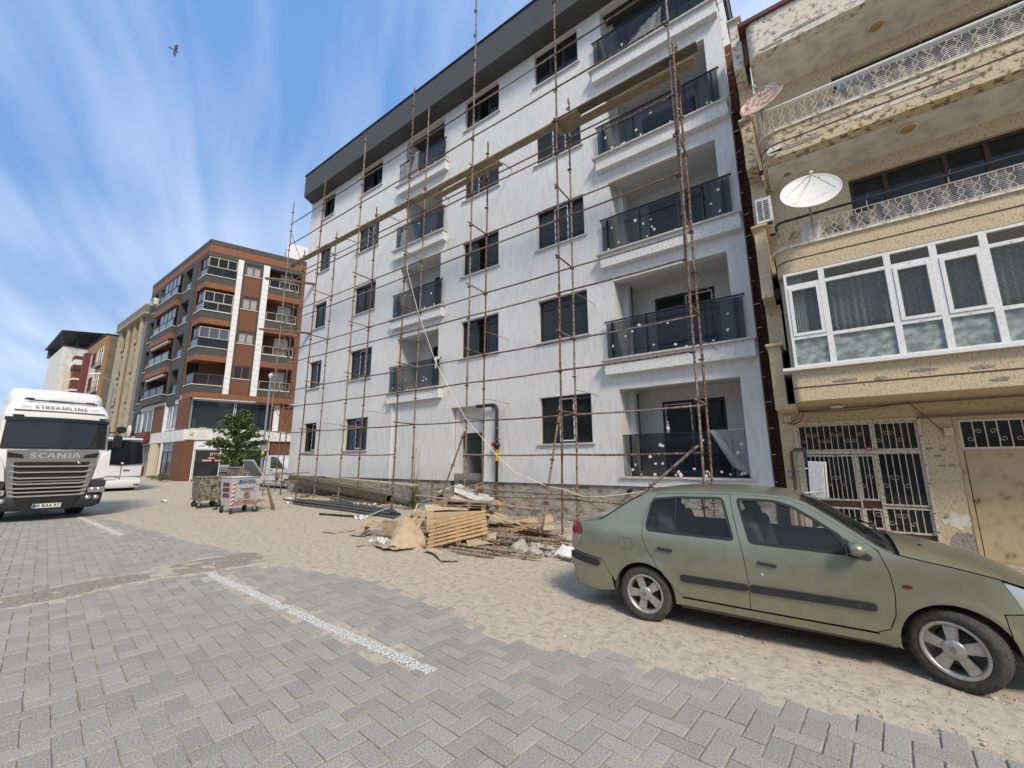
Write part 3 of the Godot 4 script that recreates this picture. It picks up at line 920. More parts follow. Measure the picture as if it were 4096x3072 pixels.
func build_new_block() -> void:
	var X0 := -21.47
	var X1 := -0.83
	var B := wthing("apartment_block", "new white plastered apartment block with dark grey roof band behind the scaffolding", "building", V(-11.0, 0.1, FZ))
	var holes := []
	var cols := {"c1": [-20.27, -19.13], "c2": [-16.76, -15.12], "c3": [-13.43, -11.03], "c4": [-9.88, -8.18], "c5": [-6.60, -4.92], "c6": [-4.10, -1.24]}
	for k in 5:
		var y: float = ST * k
		for c in ["c1", "c2", "c4", "c5"]:
			if c == "c4" and k == 0: continue
			holes.append(Rect2(cols[c][0], 2.22 + y, cols[c][1] - cols[c][0], 1.41))
		if k > 0: holes.append(Rect2(-13.43, 1.37 + y, 2.40, 2.26))
		holes.append(Rect2(-4.10, 1.37 + y, 2.86, 2.26))
	holes.append(Rect2(-10.29, 1.13, 1.44, 2.49))
	var w := MB.new()
	w.wall(X0, X1, 1.13, 16.02, FZ, holes, 0.22)
	part("wall", w, "plaster", B)
	# set-back concrete base, with the doorway left open
	var p := MB.new()
	p.wall(X0 + 0.03, X1 - 0.02, -0.4, 1.13, FZ - 0.06, [Rect2(-10.29, 0.30, 1.44, 0.83)], 0.25)
	part("plinth", p, "concrete", B)
	# shell: sides, back, roof
	var s := MB.new()
	s.b2(X0, X0 + 0.25, 1.13, 16.02, FZ - 0.222, FZ - 12.0)
	s.b2(X1 - 0.25, X1, 1.13, 16.02, FZ - 0.222, FZ - 12.0)
	s.b2(X0 + 0.25, X1 - 0.25, -0.4, 16.02, FZ - 11.7, FZ - 12.0)
	part("side_wall", s, "plaster_white", B)
	var sl := MB.new()
	sl.b2(X0, X1, -0.4, 1.125, FZ - 0.33, FZ - 12.0)
	part("basement", sl, "concrete", B)
	# inside: floors and partitions, so that rooms are real and dark
	var fl := MB.new()
	for k in range(0, 6):
		fl.b2(X0 + 0.25, X1 - 0.25, 1.14 + ST * k, 1.36 + ST * k, FZ - 0.225, FZ - 11.7)
	part("floor_slab", fl, "room_floor", B)
	var pa := MB.new()
	for k in 5:
		var ya: float = 1.365 + ST * k
		var yb: float = ya + 2.85
		pa.b2(X0 + 0.25, X1 - 0.25, ya, yb, FZ - 5.0, FZ - 5.15)
		for x in [-18.2, -14.3, -10.35, -7.4, -4.7]:
			pa.b2(x - 0.08, x + 0.08, ya, yb, FZ - 0.225, FZ - 5.0)
	part("partition", pa, "room_wall", B)
	# roof band: stands out over the street, its left end cut at the angle of the side street
	var fa := MB.new()
	var plan := PackedVector2Array([Vector2(-21.16, FZ + 0.65), Vector2(-0.75, FZ + 0.65), Vector2(-0.75, FZ - 12.0), Vector2(-21.47, FZ - 12.0), Vector2(-21.47, FZ + 0.02)])
	var rx := Transform3D(Basis(V(1, 0, 0), V(0, 0, 1), V(0, -1, 0)), V(0, 0, 0))
	fa.prism(plan, -17.27, -16.025, rx)
	part("roof_band", fa, "fascia_grey", B)
	var cpn := MB.new()
	var plan2 := PackedVector2Array([Vector2(-21.20, FZ + 0.69), Vector2(-0.72, FZ + 0.69), Vector2(-0.72, FZ - 12.0), Vector2(-21.51, FZ - 12.0), Vector2(-21.51, FZ + 0.02)])
	cpn.prism(plan2, -17.32, -17.272, rx)
	part("roof_coping", cpn, "frame_black", B)
	# windows
	var nth := 0
	for k in 5:
		var y: float = ST * k
		window(B, -20.27, -19.13, 2.26 + y, 3.63 + y, FZ - 0.13, [0.5, 0.5], "frame_dark", "pane", 1 if k < 2 else -1, 0 if k in [0, 4] else -1, 0.055, "marble_sill", FZ)
		window(B, -16.76, -15.12, 2.26 + y, 3.63 + y, FZ - 0.13, [0.38, 0.30, 0.32], "frame_dark", "pane", 1 if k in [0, 1, 3, 4] else -1, 1 if k == 4 else -1, 0.055, "marble_sill", FZ)
		if k > 0: window(B, -9.88, -8.18, 2.26 + y, 3.63 + y, FZ - 0.13, [0.36, 0.30, 0.34], "frame_dark", "pane", 1 if k == 3 else -1, 1 if k in [1, 2, 4] else -1, 0.055, "marble_sill", FZ)
		window(B, -6.60, -4.92, 2.26 + y, 3.63 + y, FZ - 0.13, [0.34, 0.33, 0.33], "frame_dark", "pane", 1 if k in [0, 2, 3] else -1, -1, 0.055, "marble_sill", FZ)
		nth += 1
	# loggias with slabs, glass fronts and balcony doors at the back
	for k in 5:
		var y: float = ST * k
		for c in [[-4.10, -1.24, -4.38, -0.86, 1.2], [-13.43, -11.03, -13.70, -10.74, 0.9]]:
			var small: bool = c[0] < -5.0
			if small and k == 0: continue
			var zb: float = FZ - 0.22 - c[4]
			var lw := MB.new()
			var ceil: float = 3.74 + y
			lw.b2(c[0] - 0.15, c[0] - 0.002, 1.37 + y, ceil, FZ - 0.225, zb)
			lw.b2(c[1] + 0.002, c[1] + 0.15, 1.37 + y, ceil, FZ - 0.225, zb)
			lw.b2(c[0] - 0.15, c[1] + 0.15, ceil, ceil + 0.1, FZ - 0.225, zb - 0.2)
			if not small: lw.b2(c[0], c[0] + 0.16, 1.37 + y, ceil - 0.002, zb + 0.35, zb + 0.75)
			var dx0: float = -3.42 if not small else -12.55
			var dx1: float = -1.80 if not small else -11.35
			lw.wall(c[0] - 0.15, c[1] + 0.15, 1.37 + y, ceil, zb, [Rect2(dx0, 1.37 + y, dx1 - dx0, 2.03)], 0.18)
			part("loggia", lw, "plaster", B)
			window(B, dx0, dx1, 1.38 + y, 3.39 + y, zb - 0.05, [0.5, 0.5] if not small else [0.5, 0.5], "frame_black", "pane", (1 if k > 0 else 0) if k < 3 else -1, 0 if k == 3 else -1, 0.06, "")
			if not small:
				var rp := MB.new()
				rp.path([V(-3.78, 3.55 + y, FZ - 0.5), V(-3.78, 1.5 + y, FZ - 0.5)], 0.028, 8)
				if k < 2: part("drain_pipe", rp, "pipe_black", B)
			if k > 0:
				var sb := MB.new()
				sb.b2(c[2], c[3], 4.03 - ST + y, 4.40 - ST + y, FZ + 0.20, FZ + 0.001)
				part("balcony_slab", sb, "plaster_white", B)
				var ms := MB.new()
				ms.b2(c[2] - 0.10, c[3] + 0.04, 4.402 - ST + y, 4.445 - ST + y, FZ + 0.28, FZ - 0.2)
				part("balcony_sill", ms, "marble_sill", B)
				if small: balustrade(B, c[2] + 0.06, c[3] - 0.06, 1.37 + y, 2.43 + y, FZ + 0.13, [c[2] + 0.3, (c[2] + c[3]) / 2 + 0.1, c[3] - 0.2], "pane_smoke", "frame_black", [0, 7, 9, 3, 8][k], 40 + k)
				else: balustrade(B, c[2] + 0.06, c[3] - 0.14, 1.37 + y, 2.43 + y, FZ + 0.13, [c[2] + 0.22, c[2] + 1.15, c[3] - 0.95, c[3] - 0.3], "pane_smoke", "frame_black", [0, 12, 14, 16, 6][k], 60 + k)
			else:
				var ms := MB.new()
				ms.b2(-4.18, -1.16, 1.325, 1.368, FZ + 0.06, FZ - 0.21)
				part("balcony_sill", ms, "marble_sill", B)
				balustrade(B, -4.08, -1.26, 1.37, 2.43, FZ - 0.05, [-3.9, -2.98, -1.55], "pane_smoke", "frame_black", 24, 77, false)
	# protective film left on the glass
	var films := [
		[V(-1.95, 2.44, FZ + 0.02), V(-1.28, 2.46, FZ + 0.02), V(-1.24, 1.50, FZ + 0.03), V(-1.50, 1.62, FZ + 0.03), 0.03, 5.0],
		[V(-1.98, 2.45, FZ + 0.025), V(-1.86, 2.46, FZ + 0.03), V(-1.22, 1.44, FZ + 0.03), V(-1.55, 1.6, FZ + 0.04), 0.03, 2.0],
		[V(-4.22, 2.42, FZ + 0.02), V(-4.05, 2.42, FZ + 0.02), V(-3.86, 1.38, FZ + 0.03), V(-4.2, 1.38, FZ + 0.04), 0.03, 3.0],
		[V(-13.5, 2.35 + 4 * ST, FZ + 0.16), V(-12.85, 2.30 + 4 * ST, FZ + 0.16), V(-12.95, 1.42 + 4 * ST, FZ + 0.17), V(-13.55, 1.44 + 4 * ST, FZ + 0.17), 0.03, 3.0],
		[V(-12.6, 2.55 + 4 * ST, FZ + 0.16), V(-12.4, 2.58 + 4 * ST, FZ + 0.16), V(-12.35, 1.46 + 4 * ST, FZ + 0.17), V(-12.95, 1.46 + 4 * ST, FZ + 0.17), 0.03, 3.0],
		[V(-13.3, 2.1 + 3 * ST, FZ + 0.16), V(-12.95, 2.15 + 3 * ST, FZ + 0.16), V(-12.9, 1.45 + 3 * ST, FZ + 0.17), V(-13.3, 1.45 + 3 * ST, FZ + 0.17), 0.03, 2.0],
		[V(-2.75, 1.9 + 4 * ST, FZ + 0.16), V(-2.2, 2.2 + 4 * ST, FZ + 0.16), V(-2.25, 1.42 + 4 * ST, FZ + 0.2), V(-3.35, 1.42 + 4 * ST, FZ + 0.2), 0.04, 3.0]]
	for f in films:
		var m := MB.new()
		sheet(m, f[0], f[1], f[2], f[3], 14, 12, f[4], f[5], 5)
		part("plastic_film", m, "plastic_film", B)
	# entrance: recessed lintel, reveal floor and the dark hall beyond
	var en := MB.new()
	en.b2(-10.29, -10.1, 0.25, 3.62, FZ - 0.24, FZ - 0.45)
	en.b2(-10.10, -8.85, 2.74, 3.62, FZ - 0.36, FZ - 0.5)
	en.b2(-10.45, -10.292, 0.2, 3.62, FZ - 0.33, FZ - 4.0)
	en.b2(-8.848, -8.7, 0.2, 3.62, FZ - 0.33, FZ - 4.0)
	en.b2(-10.45, -8.7, 0.2, 3.62, FZ - 4.0, FZ - 4.2)
	en.b2(-10.29, -8.85, 3.625, 3.75, FZ - 0.23, FZ - 4.0)
	part("entrance", en, "plaster", B)
	var st := MB.new()
	st.b2(-10.29, -8.85, 0.0, 0.30, FZ + 0.15, FZ - 4.0)
	part("threshold", st, "concrete", B)
	# rain pipe below the small balcony, overflow stub by the big loggia
	var d := MB.new()
	d.b2(-13.52, -13.42, 1.14, 3.98, FZ + 0.09, FZ + 0.005)
	part("rain_pipe", d, "plaster_white", B)
	var d2 := MB.new()
	d2.b2(-13.51, -13.43, 0.45, 1.14, FZ + 0.06, FZ - 0.05)
	part("rain_pipe", d2, "mortar_grey", B)
	var ov := MB.new()
	ov.tube(V(-3.95, 1.02, FZ - 0.06), V(-3.95, 1.01, FZ + 0.12), 0.045, 12)
	part("overflow_stub", ov, "pipe_black", B)
	# wires sticking out of the plaster
	for q in [[-10.45, 13.2], [-10.4, 10.1], [-10.5, 7.1], [-10.35, 4.2]]:
		var wr := MB.new()
		var c := V(q[0], q[1], FZ)
		wr.path([c, c + V(-0.02, 0.02, 0.08), c + V(-0.18, -0.06, 0.1), c + V(-0.24, -0.12, 0.08), c + V(-0.12, -0.2, 0.07)], 0.006, 5)
		part("loose_wire", wr, "cable_grey", B)
	# stair tower on the neighbour's side, in raw plaster edge
	var ed := MB.new()
	for i in 26:
		var yy := 1.3 + i * 0.57
		ed.tube(V(X1 + 0.001, yy, FZ - 0.12 - 0.03 * (i % 3)), V(X1 + 0.07 + 0.02 * (i % 4), yy + 0.01, FZ - 0.13), 0.012, 5)
	part("mesh_tie", ed, "plaster_white", B)

# ---------------------------------------------------------------- gap between the two blocks, walled with hollow bricks
func build_gap_wall() -> void:
	var W := wthing("party_wall", "dark red hollow brick wall in the narrow gap between the two blocks", "wall", V(-0.7, 0.0, FZ - 0.6))
	var bk := MB.new()
	bk.b2(-0.83, -0.45, 0.0, 12.8, FZ - 0.5, FZ - 0.7)
	part("backing", bk, "mortar_grey", W)
	var mesh := []
	for v in 3:
		var m := MB.new()
		var l: float = [0.21, 0.2, 0.205][v]
		m.box(Vector3.ZERO, V(l, [0.178, 0.18, 0.174][v], 0.05))
		mesh.append(m.done())
	var y := 0.1
	var row := 0
	while y < 12.6:
		var x := -0.83 + (0.0 if row % 2 == 0 else -0.09)
		while x < -0.5:
			var o := obj("brick", mesh[rng.randi_range(0, 2)], "brick_red", W)
			o.position = V(x + 0.1, y + 0.09, FZ - 0.49 + rng.randf_range(-0.01, 0.012)) - W.position
			o.rotation.z = rng.randf_range(-0.02, 0.02)
			x += 0.215
		y += 0.195
		row += 1

# ---------------------------------------------------------------- scaffolding
func build_scaffold() -> void:
	var S := wthing("scaffolding", "rusty paint splashed tube scaffolding standing in front of the white block", "scaffolding", V(-10.8, 0.1, -9.05))
	var xs := [-1.82, -4.90, -7.95, -11.0, -13.98, -16.95, -19.8]
	var ZO := -8.70
	var ZI := -9.45
	var rm := MB.new()
	rm.lathe([Vector2(0.028, -0.006), Vector2(0.062, -0.006), Vector2(0.062, 0.006), Vector2(0.028, 0.006)], Transform3D(), 10, false)
	for i in 4:
		var a := TAU * i / 4 + 0.4
		rm.box(V(cos(a) * 0.05, 0.008, sin(a) * 0.05), V(0.022, 0.028, 0.014), Basis(Vector3.UP, -a))
	var rmesh := rm.done()
	var mats := ["scaffold_rust", "scaffold_brown", "scaffold_rust", "scaffold_brown"]
	# standards: [row z, bay, top, lean]
	var tops_o := [19.0, 19.0, 17.3, 15.6, 15.0, 14.6, 14.4]
	var tops_i := [11.9, 12.15, 12.25, 15.3, 12.2, 12.1, 12.1]
	for row in 2:
		for i in xs.size():
			var z: float = ZO if row == 0 else ZI
			var top: float = tops_o[i] if row == 0 else tops_i[i]
			var x: float = xs[i]
			var g := ground_y(x, z) - 0.02
			var lean := 0.011 * top * (1.0 if i > 0 else 0.6)
			var m := MB.new()
			# spigot joints every two metres: the tube is a stack of lengths that do not line up perfectly
			var y := g
			var n := 0
			var px := x - 0.02
			while y < top - 0.02:
				var y2 := minf(y + 2.0, top)
				var nx := x + lean * (y2 / top) + sin(n * 2.7 + i) * 0.012
				m.tube(V(px, y, z), V(nx, y2, z + sin(n * 1.9 + i * 2.0) * 0.008), 0.0265 if n % 2 == 0 else 0.0262, 8)
				m.tube(V(nx, y2 - 0.05, z), V(nx, y2 + 0.05, z), 0.031, 8)
				px = nx
				y = y2
				n += 1
			m.tube(V(px, top, z), V(px, top + 0.12, z), 0.019, 8)
			var o := part("standard", m, mats[(i * 3 + row) % 4] if not (row == 0 and i in [4, 6]) else "scaffold_grey", S)
			var ry := 0.9 + (0.0 if row == 0 else 0.0)
			while ry < top + 0.1:
				var r := obj("rosette", rmesh, "rosette_iron", o)
				r.position = V(x - 0.02 + lean * (ry / top), ry, z)
				r.rotation.y = rng.randf() * 1.5
				ry += 1.0 if row == 0 else 1.0
	# ledgers: outer row at every even lift, inner row at the odd ones
	var outer := [1.90, 3.92, 5.92, 7.93, 9.92, 11.93, 13.05]
	var inner := [2.91, 4.90, 6.90, 8.90, 10.90]
	for row in 2:
		var z: float = ZO if row == 0 else ZI
		var hs: Array = outer if row == 0 else inner
		for j in hs.size():
			for i in xs.size() - 1:
				if row == 0 and j == 0 and i in [2, 5]: continue
				if row == 0 and j >= 5 and i == 0: pass
				var la: float = hs[j] + 0.013 * maxf(0.0, -xs[i] - 4.0)
				var lb: float = hs[j] + 0.013 * maxf(0.0, -xs[i + 1] - 4.0)
				var fa: float = 0.011 * hs[j]
				var m := MB.new()
				var a := V(xs[i] - 0.02 + fa, la, z + 0.03)
				var b := V(xs[i + 1] - 0.02 + fa, lb, z + 0.03)
				# some tubes have a sag
				m.path([a, a.lerp(b, 0.33) + V(0, -0.018, 0), a.lerp(b, 0.66) + V(0, -0.02, 0.004), b], 0.0225, 7)
				part("ledger", m, ["scaffold_brown", "scaffold_grey", "scaffold_brown", "scaffold_rust"][(i + j * 2 + row) % 4], S)
	# transoms between the two rows
	for j in inner.size():
		for i in xs.size():
			var yy: float = inner[j] + 0.013 * maxf(0.0, -xs[i] - 4.0)
			var m := MB.new()
			m.tube(V(xs[i] + 0.011 * yy - 0.02, yy + 0.03, ZO + 0.12), V(xs[i] + 0.011 * yy - 0.02, yy + 0.02, ZI - 0.12), 0.022, 7)
			part("transom", m, "scaffold_brown" if (i + j) % 2 else "scaffold_grey", S)
	# ties to the wall
	for q in [[2, 11.75], [3, 11.85], [4, 12.0], [5, 11.95], [1, 6.2], [2, 5.7], [0, 5.7], [3, 4.2], [2, 3.6], [4, 3.7], [5, 3.4], [1, 3.55], [0, 4.3]]:
		var x: float = xs[q[0]] + 0.1
		var m := MB.new()
		m.path([V(x - 0.02, q[1], ZI + 0.03), V(x + 0.25, q[1] + 0.05, ZI - 0.6), V(x + 0.28, q[1] + 0.06, FZ + 0.03)] if q[1] > 11 else [V(x - 0.06, q[1], ZI + 0.05), V(x + 0.05, q[1] - 0.01, ZI - 0.3), V(x + 0.12, q[1] - 0.05, FZ + 0.02)], 0.02 if q[1] > 11 else 0.009, 6)
		part("wall_tie", m, "scaffold_grey", S)
	# low rails near the ground
	for q in [[V(-19.9, 0.98, ZO), V(-16.95, 1.02, ZO)], [V(-20.2, 1.2, ZO + 0.05), V(-17.5, 1.35, ZI)], [V(-19.5, 1.25, ZI), V(-13.9, 0.98, ZI - 0.1)], [V(-14.0, 1.02, ZO + 0.03), V(-10.7, 0.86, ZO + 0.03)], [V(-8.25, 0.98, ZI), V(-4.7, 0.93, ZI)], [V(-8.1, 0.86, ZO), V(-4.4, 0.93, ZO)], [V(-5.3, 0.9, ZO - 0.05), V(-1.6, 0.86, ZO - 0.02)]]:
		var m := MB.new()
		m.path([q[0], q[0].lerp(q[1], 0.5) + V(0, -0.01, 0), q[1]], 0.0235, 7)
		part("ledger", m, "scaffold_grey", S)
	# rakers
	for q in [[V(-5.25, 0.05, -8.3), V(-4.92, 2.85, ZO + 0.02)], [V(-8.75, 0.15, -8.3), V(-7.95, 2.6, ZO + 0.02)], [V(-3.1, 0.95, -8.35), V(-1.85, 2.05, ZO + 0.03)]]:
		var m := MB.new()
		m.tube(q[0], q[1], 0.026, 8)
		var o := part("raker", m, "scaffold_rust", S)
		for t in [0.28, 0.62, 0.93]:
			var r := obj("rosette", rmesh, "rosette_iron", o)
			var d: Vector3 = (q[1] - q[0]).normalized()
			r.position = q[0].lerp(q[1], t)
			r.basis = Basis(Quaternion(Vector3.UP, d))
	# doubled tube on the bay by the neighbour
	var dbl := MB.new()
	dbl.tube(V(-1.78, 4.2, ZO + 0.055), V(-1.66, 11.2, ZO + 0.05), 0.026, 8)
	part("standard", dbl, "scaffold_brown", S)
	# diagonal braces on the far end bay
	for q in [[12.9, 11.2, 0], [11.3, 9.4, 0], [9.1, 7.4, 0], [8.1, 6.1, 0], [6.1, 4.5, 0], [4.4, 3.2, 0]]:
		var m := MB.new()
		m.tube(V(-19.8 + 0.012 * q[0], q[0], ZO + 0.02), V(-19.8 + 0.011 * q[1], q[1], ZI - 0.02), 0.016, 6)
		part("brace", m, "scaffold_grey", S)
	# return bay round the corner of the building
	for zz in [-10.3, -11.6]:
		var m := MB.new()
		m.tube(V(-22.2, 0.3, zz), V(-22.05, 11.0, zz), 0.026, 8)
		part("standard", m, "scaffold_rust", S)
	for y in [1.2, 3.2, 5.2, 7.2, 9.2, 10.9]:
		var m := MB.new()
		m.tube(V(-19.9, y, ZO), V(-22.15, y + 0.03, -10.3), 0.02, 6)
		m.tube(V(-22.15, y + 0.03, -10.3), V(-22.15, y + 0.03, -11.6), 0.02, 6)
		part("ledger", m, "scaffold_grey", S)
	# walkway planks lie on the top lift
	var pl := [[-19.9, -16.4, 11.17, -8.93, 0.24], [-16.6, -13.4, 11.15, -8.95, 0.24], [-13.7, -10.3, 11.10, -8.93, 0.24], [-10.8, -7.5, 11.05, -8.94, 0.24], [-10.1, -7.1, 11.05, -9.24, 0.22], [-7.9, -4.2, 11.03, -8.93, 0.25], [-5.0, -1.2, 11.07, -8.92, 0.26], [-5.0, -1.32, 11.02, -9.22, 0.26]]
	var words := ["far end plank of the scaffold walkway by the side street", "walkway plank beside the narrowest window column", "walkway plank beside the second window column", "walkway plank crossing in front of the small balcony", "short inner walkway plank with a split end near the small balcony", "walkway plank between the two right hand window columns", "thick dark cement caked walkway plank at the big loggias", "lighter inner walkway plank at the big loggias"]
	for i in pl.size():
		var q: Array = pl[i]
		var m := MB.new()
		var b := Basis(Vector3.BACK, rng.randf_range(-0.006, 0.006)) * Basis(Vector3.RIGHT, rng.randf_range(-0.02, 0.02))
		m.rbox(V((q[0] + q[1]) / 2, q[2] + 0.02, q[3]), V(q[4], 0.048, q[1] - q[0]), 0.008, b * Basis(Vector3.UP, PI / 2), 2)
		tag(obj("scaffold_plank", m, "plank_dark" if i == 6 else "plank_wood"), words[i], "plank", "planks of the scaffold walkway")
	# a plank left on the low rails, two boards on the side street bay
	var m2 := MB.new()
	m2.rbox(V(-12.72, 1.12, -9.0), V(0.26, 0.05, 4.75), 0.01, Basis(Vector3.BACK, -0.035) * Basis(Vector3.UP, PI / 2 + 0.03), 2)
	tag(obj("scaffold_plank", m2, "plank_pale"), "pale plank lying on the low scaffold rail above the dark pipes", "plank")
	for q in [[8.3, 0], [11.0, 1]]:
		var m3 := MB.new()
		m3.rbox(V(-21.1, q[0], -9.6), V(0.26, 0.05, 2.4), 0.01, Basis(Vector3.UP, 0.95 + PI / 2), 2)
		tag(obj("scaffold_plank", m3, "plank_wood"), ["lower plank bridging the scaffold corner at the side street", "upper plank bridging the scaffold corner at the side street"][q[1]], "plank")

# ---------------------------------------------------------------- the old cream block
# parapet band with a rounded left corner: plan polygon extruded
func band(mb: MB, x0: float, x1: float, zf: float, zb: float, y0: float, y1: float, r: float) -> void:
	var plan := PackedVector2Array()
	plan.append(Vector2(x1, zb))
	plan.append(Vector2(x0, zb))
	for k in 9:
		var a := PI + PI / 2 * k / 8.0
		plan.append(Vector2(x0 + r + cos(a) * r, zf - r - sin(a) * r))
	plan.append(Vector2(x1, zf))
	mb.prism(plan, -y1, -y0, Transform3D(Basis(V(1, 0, 0), V(0, 0, 1), V(0, -1, 0)), V(0, 0, 0)))

# cracked-off plaster: a thin flake of irregular outline standing proud of the face
func flake(mb: MB, c: Vector3, w: float, h: float, th: float, sd: int) -> void:
	var g := RandomNumberGenerator.new()
	g.seed = sd
	var p := PackedVector2Array()
	for i in 14:
		var a := TAU * i / 14.0
		var f := g.randf_range(0.6, 1.0)
		p.append(Vector2(cos(a) * w * 0.5 * f, sin(a) * h * 0.5 * f))
	mb.prism(p, 0.0, th, Transform3D(Basis(), c))

func scroll_motif(mb: MB, c: Vector3, s: float, flip: float) -> void:
	var pts := []
	for k in 26:
		var t := k / 25.0
		var a := t * TAU * 1.1
		var r := 0.045 * (1.0 - t * 0.75)
		pts.append(c + V(flip * (0.055 - r * cos(a)), 0.06 + r * sin(a), 0) * s)
	var pts2 := []
	for k in 26:
		var t := k / 25.0
		var a := t * TAU * 1.1
		var r := 0.045 * (1.0 - t * 0.75)
		pts2.append(c + V(flip * (-0.055 + r * cos(a)), -0.06 - r * sin(a), 0) * s)
	pts2.reverse()
	mb.path(pts2 + pts, 0.0045, 4)

# barred light: frame, bars, scrolls and dark glass; returned as one part with sub-parts
func grille(host: Node3D, x0: float, x1: float, y0: float, y1: float, z: float, bars: int, scroll_y: float, fm := "iron_white", sc := 1.0) -> void:
	var f := MB.new()
	f.ring(x0, x1, y0, y1, 0.035, z - 0.03, z + 0.01)
	var o := part("iron_light", f, fm, host)
	var p := MB.new()
	p.b2(x0 + 0.035, x1 - 0.035, y0 + 0.035, y1 - 0.035, z - 0.028, z - 0.022)
	obj("pane", p, "pane_dim", o)
	var w := (x1 - x0 - 0.07) / (bars + 1)
	for i in bars:
		var b := MB.new()
		var x := x0 + 0.035 + w * (i + 1)
		b.b2(x - 0.007, x + 0.007, y0 + 0.035, y1 - 0.035, z - 0.012, z + 0.002)
		obj("bar", b, fm, o)
	if scroll_y > 0:
		var s := MB.new()
		var n := maxi(1, int(bars / 2))
		for i in n:
			scroll_motif(s, V(x0 + 0.035 + w * (1 + i * 2.0), scroll_y, z + 0.006), sc, 1.0 if i % 2 == 0 else -1.0)
		obj("scrollwork", s, fm, o)

func railing(host: Node3D, x0: float, x1: float, y0: float, y1: float, z: float, handrail: String, hy: float, hw: float) -> void:
	var r := MB.new()
	r.path([V(x0, hy, z - 0.6), V(x0, hy, z - 0.12), V(x0 + 0.05, hy, z - 0.03), V(x0 + 0.14, hy, z), V(x1, hy, z)], hw, 8)
	var o := part("railing", r, handrail, host)
	var h := MB.new()
	for yy in [y0 + 0.02, y1]:
		h.path([V(x0, yy, z - 0.6), V(x0, yy, z - 0.1), V(x0 + 0.1, yy, z), V(x1, yy, z)], 0.009, 5)
	obj("rail_bar", h, "iron_cream", o)
	var step := 0.092
	var n := int((x1 - x0 - 0.1) / step)
	for i in n:
		var x := x0 + 0.12 + i * step
		var s := 1.0 if i % 2 == 0 else -1.0
		var d := step * 0.46 * s
		var H := y1 - y0
		var b := MB.new()
		b.path([V(x, y0, z), V(x, y0 + H * 0.18, z), V(x + d, y0 + H * 0.32, z), V(x, y0 + H * 0.5, z), V(x + d, y0 + H * 0.68, z), V(x, y0 + H * 0.82, z), V(x, y1, z)], 0.0055, 4)
		obj("baluster", b, "iron_cream", o)
	for i in 4:
		var b := MB.new()
		var x := x0 + 0.35 + i * 1.05
		b.tube(V(x, y1, z), V(x, hy, z), 0.008, 5)
		b.tube(V(x, hy, z), V(x + 0.04, hy + 0.07, z + 0.05), 0.006, 5)
		obj("bracket", b, "metal_grey", o)

